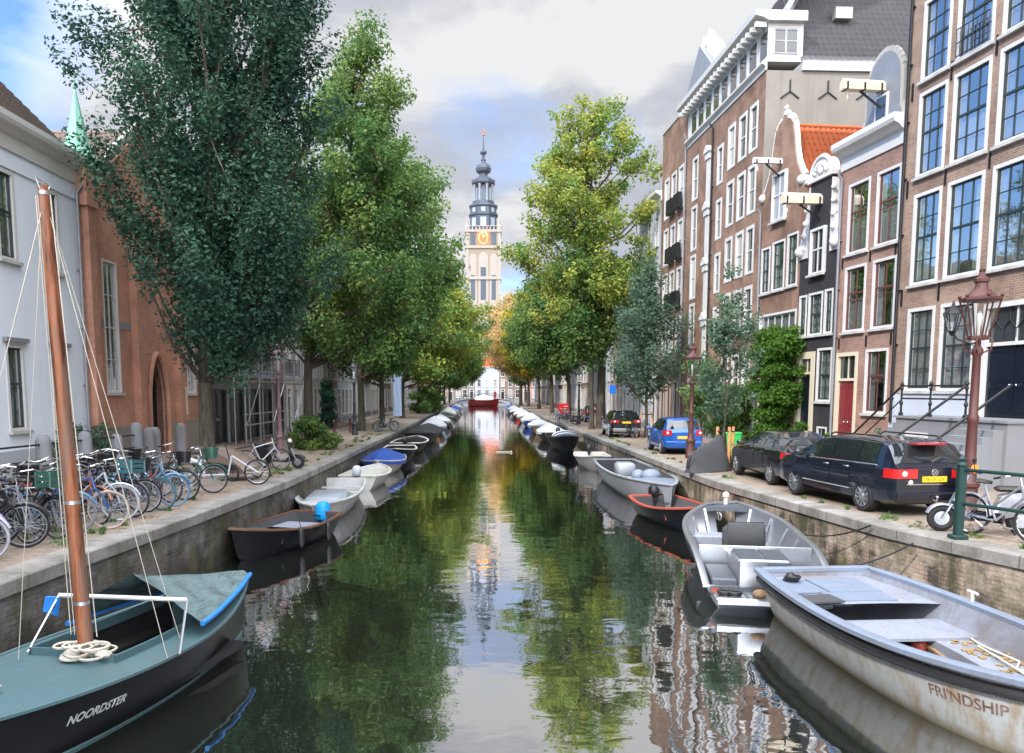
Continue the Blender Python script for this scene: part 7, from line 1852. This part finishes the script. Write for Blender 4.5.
# flower pots at the stoops
for i, (x, y) in enumerate(((fr(30)-1.1, 29.0), (fr(33)-.9, 34.0))):
    t = thing('plant_pot', ('terracotta pot with a small plant by the red double door', 'terracotta pot with a small plant beside the cream door')[i], 'plant pot', (x, y, zq(y)+.09))
    m = MB(); m.lathe([(.14, 0), (.2, .36), (.22, .36), (.22, .42), (.18, .42), (.17, .36)], 14); m.build('pot', M['bollard'], t)
    rs = np.random.default_rng(90+i); obj('foliage', leaf_mesh('foliage', np.array([(rs.normal()*.12, rs.normal()*.12, .5+.35*rs.random()) for _ in range(14)]), np.full(14, .2), np.full(14, 50), .11, M['lf_ivy'], rs), t)

# ------------------------------------------------------------ a person by the trees on the right
def skin_body(name, verts, edges, radii, mat, parent, sub=2):
    me = bpy.data.meshes.new(name); me.from_pydata(verts, edges, []); o = bpy.data.objects.new(name, me); COL.objects.link(o)
    md = o.modifiers.new('s', 'SKIN'); sm = o.modifiers.new('u', 'SUBSURF'); sm.levels = sub; sm.render_levels = sub
    for v, r_ in zip(me.skin_vertices[0].data, radii): v.radius = (r_, r_)
    me.skin_vertices[0].data[0].use_root = True
    bpy.context.view_layer.update(); nm = bpy.data.meshes.new_from_object(o.evaluated_get(bpy.context.evaluated_depsgraph_get()))
    bpy.data.objects.remove(o); nm.name = name; nm.materials.clear(); nm.materials.append(mat)
    nm.polygons.foreach_set('use_smooth', [True]*len(nm.polygons))
    return obj(name, nm, parent)
M['skin'] = simple('skin', (.45, .27, .2), .6, 0, .08); M['jacket'] = simple('dark_navy_jacket', (.012, .014, .025), .8, 0, .2); M['trousers'] = simple('grey_beige_trousers', (.28, .25, .22), .85, 0, .15); M['hair'] = simple('dark_brown_hair', (.025, .016, .012), .6, 0, .3)
t = thing('person', 'person in dark jacket and beige trousers by the tallest elm', 'person', (8.0, 59.0, zq(59)), R(200))
V = [(0, 0, .95), (0, 0, 1.15), (.02, 0, 1.38), (.03, 0, 1.5), (.05, 0, 1.57), (.06, 0, 1.66), (.05, 0, 1.74),
     (0, .1, .9), (.03, .11, .5), (-.02, .12, .08), (.14, .13, .04), (0, -.1, .9), (.1, -.11, .5), (.16, -.12, .08), (.3, -.13, .04),
     (0, .19, 1.4), (-.04, .25, 1.12), (.08, .26, .9), (.12, .26, .82), (0, -.19, 1.4), (.02, -.25, 1.12), (.2, -.2, 1.0), (.27, -.18, .98)]
E_ = [(0, 1), (1, 2), (2, 3), (3, 4), (4, 5), (5, 6), (0, 7), (7, 8), (8, 9), (9, 10), (0, 11), (11, 12), (12, 13), (13, 14), (2, 15), (15, 16), (16, 17), (17, 18), (2, 19), (19, 20), (20, 21), (21, 22)]
Rr = [.14, .13, .15, .06, .06, .1, .07, .09, .065, .045, .04, .09, .065, .045, .04, .065, .05, .035, .035, .065, .05, .035, .035]
skin_body('body', V, E_, Rr, M['skin'], t)
jv = [0, 1, 2, 15, 16, 17, 19, 20, 21]; mp = {k: i for i, k in enumerate(jv)}
skin_body('jacket', [V[k] for k in jv], [(mp[a], mp[b_]) for a, b_ in E_ if a in mp and b_ in mp], [Rr[k]+.022 for k in jv], M['jacket'], t)
jv = [0, 7, 8, 9, 11, 12, 13]; mp = {k: i for i, k in enumerate(jv)}
skin_body('trousers', [V[k] for k in jv], [(mp[a], mp[b_]) for a, b_ in E_ if a in mp and b_ in mp], [Rr[k]+.018 for k in jv], M['trousers'], t)
m = MB(); m.ball((.03, 0, 1.72), .115, 12, 8, 0, (1, .95, .9)); m.build('hair', M['hair'], t)

# ------------------------------------------------------------ light, sky, camera
SUN_EL, SUN_AZ = R(40), R(226)      # azimuth measured from +y towards +x: light comes from behind on the left
sd = Vector((math.sin(SUN_AZ)*math.cos(SUN_EL), math.cos(SUN_AZ)*math.cos(SUN_EL), math.sin(SUN_EL)))
sl = bpy.data.lights.new('sun', 'SUN'); sl.energy = 2.0; sl.angle = R(4); sl.color = (1, .93, .82)
so = bpy.data.objects.new('sun', sl); COL.objects.link(so); so.rotation_euler = (-sd).to_track_quat('-Z', 'Y').to_euler()
W_ = bpy.data.worlds.new('World'); SC.world = W_; W_.use_nodes = True; nt = W_.node_tree; nt.nodes.clear()
class WN(NT):
    def __init__(s): s.t = nt; s.out = s.n('ShaderNodeOutputWorld')
w = WN()
sky = w.n('ShaderNodeTexSky', {}, sky_type='NISHITA', sun_disc=False, sun_elevation=SUN_EL, sun_rotation=SUN_AZ, air_density=1.0, dust_density=.4, ozone_density=3.5)
dr = w.coord('Generated'); sp = w.n('ShaderNodeSeparateXYZ', {0: dr})
zz = w.math('ADD', w.math('MAXIMUM', sp.outputs[2], 0.0), .22)
pl = w.n('ShaderNodeCombineXYZ', {0: w.math('DIVIDE', sp.outputs[0], zz), 1: w.math('DIVIDE', sp.outputs[1], zz), 2: 0.0}).outputs[0]
n1 = w.noise(w.map(pl, (.75, .75, .75), (0, 0, 0), (2.3, 1.1, 0)), 1.0, 7, .55, .25)
n2 = w.noise(w.map(pl, (.9, .9, .9), (0, 0, 0), (5.2, 3.7, 2)), 1.5, 6, .58, .2)
# more cloud to the north-east (ahead), clearer sky on the left
bias = w.math('MULTIPLY', w.math('MINIMUM', w.math('ADD', sp.outputs[0], .36), 0.0), 2.2)
mask = w.ramp(w.math('ADD', n1, bias), [(.28, 0.0), (.43, 1.0)])
shade = w.ramp(n2, [(.4, (1.75, 1.88, 2.18)), (.5, (2.15, 2.23, 2.45)), (.57, (3.0, 3.02, 3.05))])
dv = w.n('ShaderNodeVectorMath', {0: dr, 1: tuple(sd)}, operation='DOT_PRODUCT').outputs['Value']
fill_glow = w.n('ShaderNodeMapRange', {'Value': dv, 'From Min': -.02, 'From Max': .7, 'To Min': 1.0, 'To Max': 9.0}).outputs[0]  # clouds brightened overhead and behind the camera as added fill light
shade = w.n('ShaderNodeVectorMath', {0: shade, 'Scale': fill_glow}, operation='SCALE').outputs[0]
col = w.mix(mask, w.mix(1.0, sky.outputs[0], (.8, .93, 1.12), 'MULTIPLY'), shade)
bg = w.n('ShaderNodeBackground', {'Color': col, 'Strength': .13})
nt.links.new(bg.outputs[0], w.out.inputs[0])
cam = bpy.data.cameras.new('camera'); co = bpy.data.objects.new('camera', cam); COL.objects.link(co)
co.location = (0, 0, EYE); co.rotation_euler = (R(90)-TH, 0, 0)
cam.sensor_fit = 'HORIZONTAL'; cam.sensor_width = 36; cam.lens = FPX/1024*36
cam.shift_x = (512-488)/1024; cam.shift_y = (390+FPX*math.tan(TH)-376.5)/1024
cam.clip_start = .1; cam.clip_end = 3000; SC.camera = co
SC.view_settings.view_transform = 'Standard'; SC.view_settings.look = 'None'; SC.view_settings.exposure = 1.15; SC.view_settings.gamma = 1
SC.render.engine = 'CYCLES'; c = SC.cycles; c.use_denoising = True; c.max_bounces = 6; c.diffuse_bounces = 2; c.glossy_bounces = 3; c.transmission_bounces = 3; c.transparent_max_bounces = 10; c.caustics_reflective = False; c.caustics_refractive = False; c.sample_clamp_indirect = 6
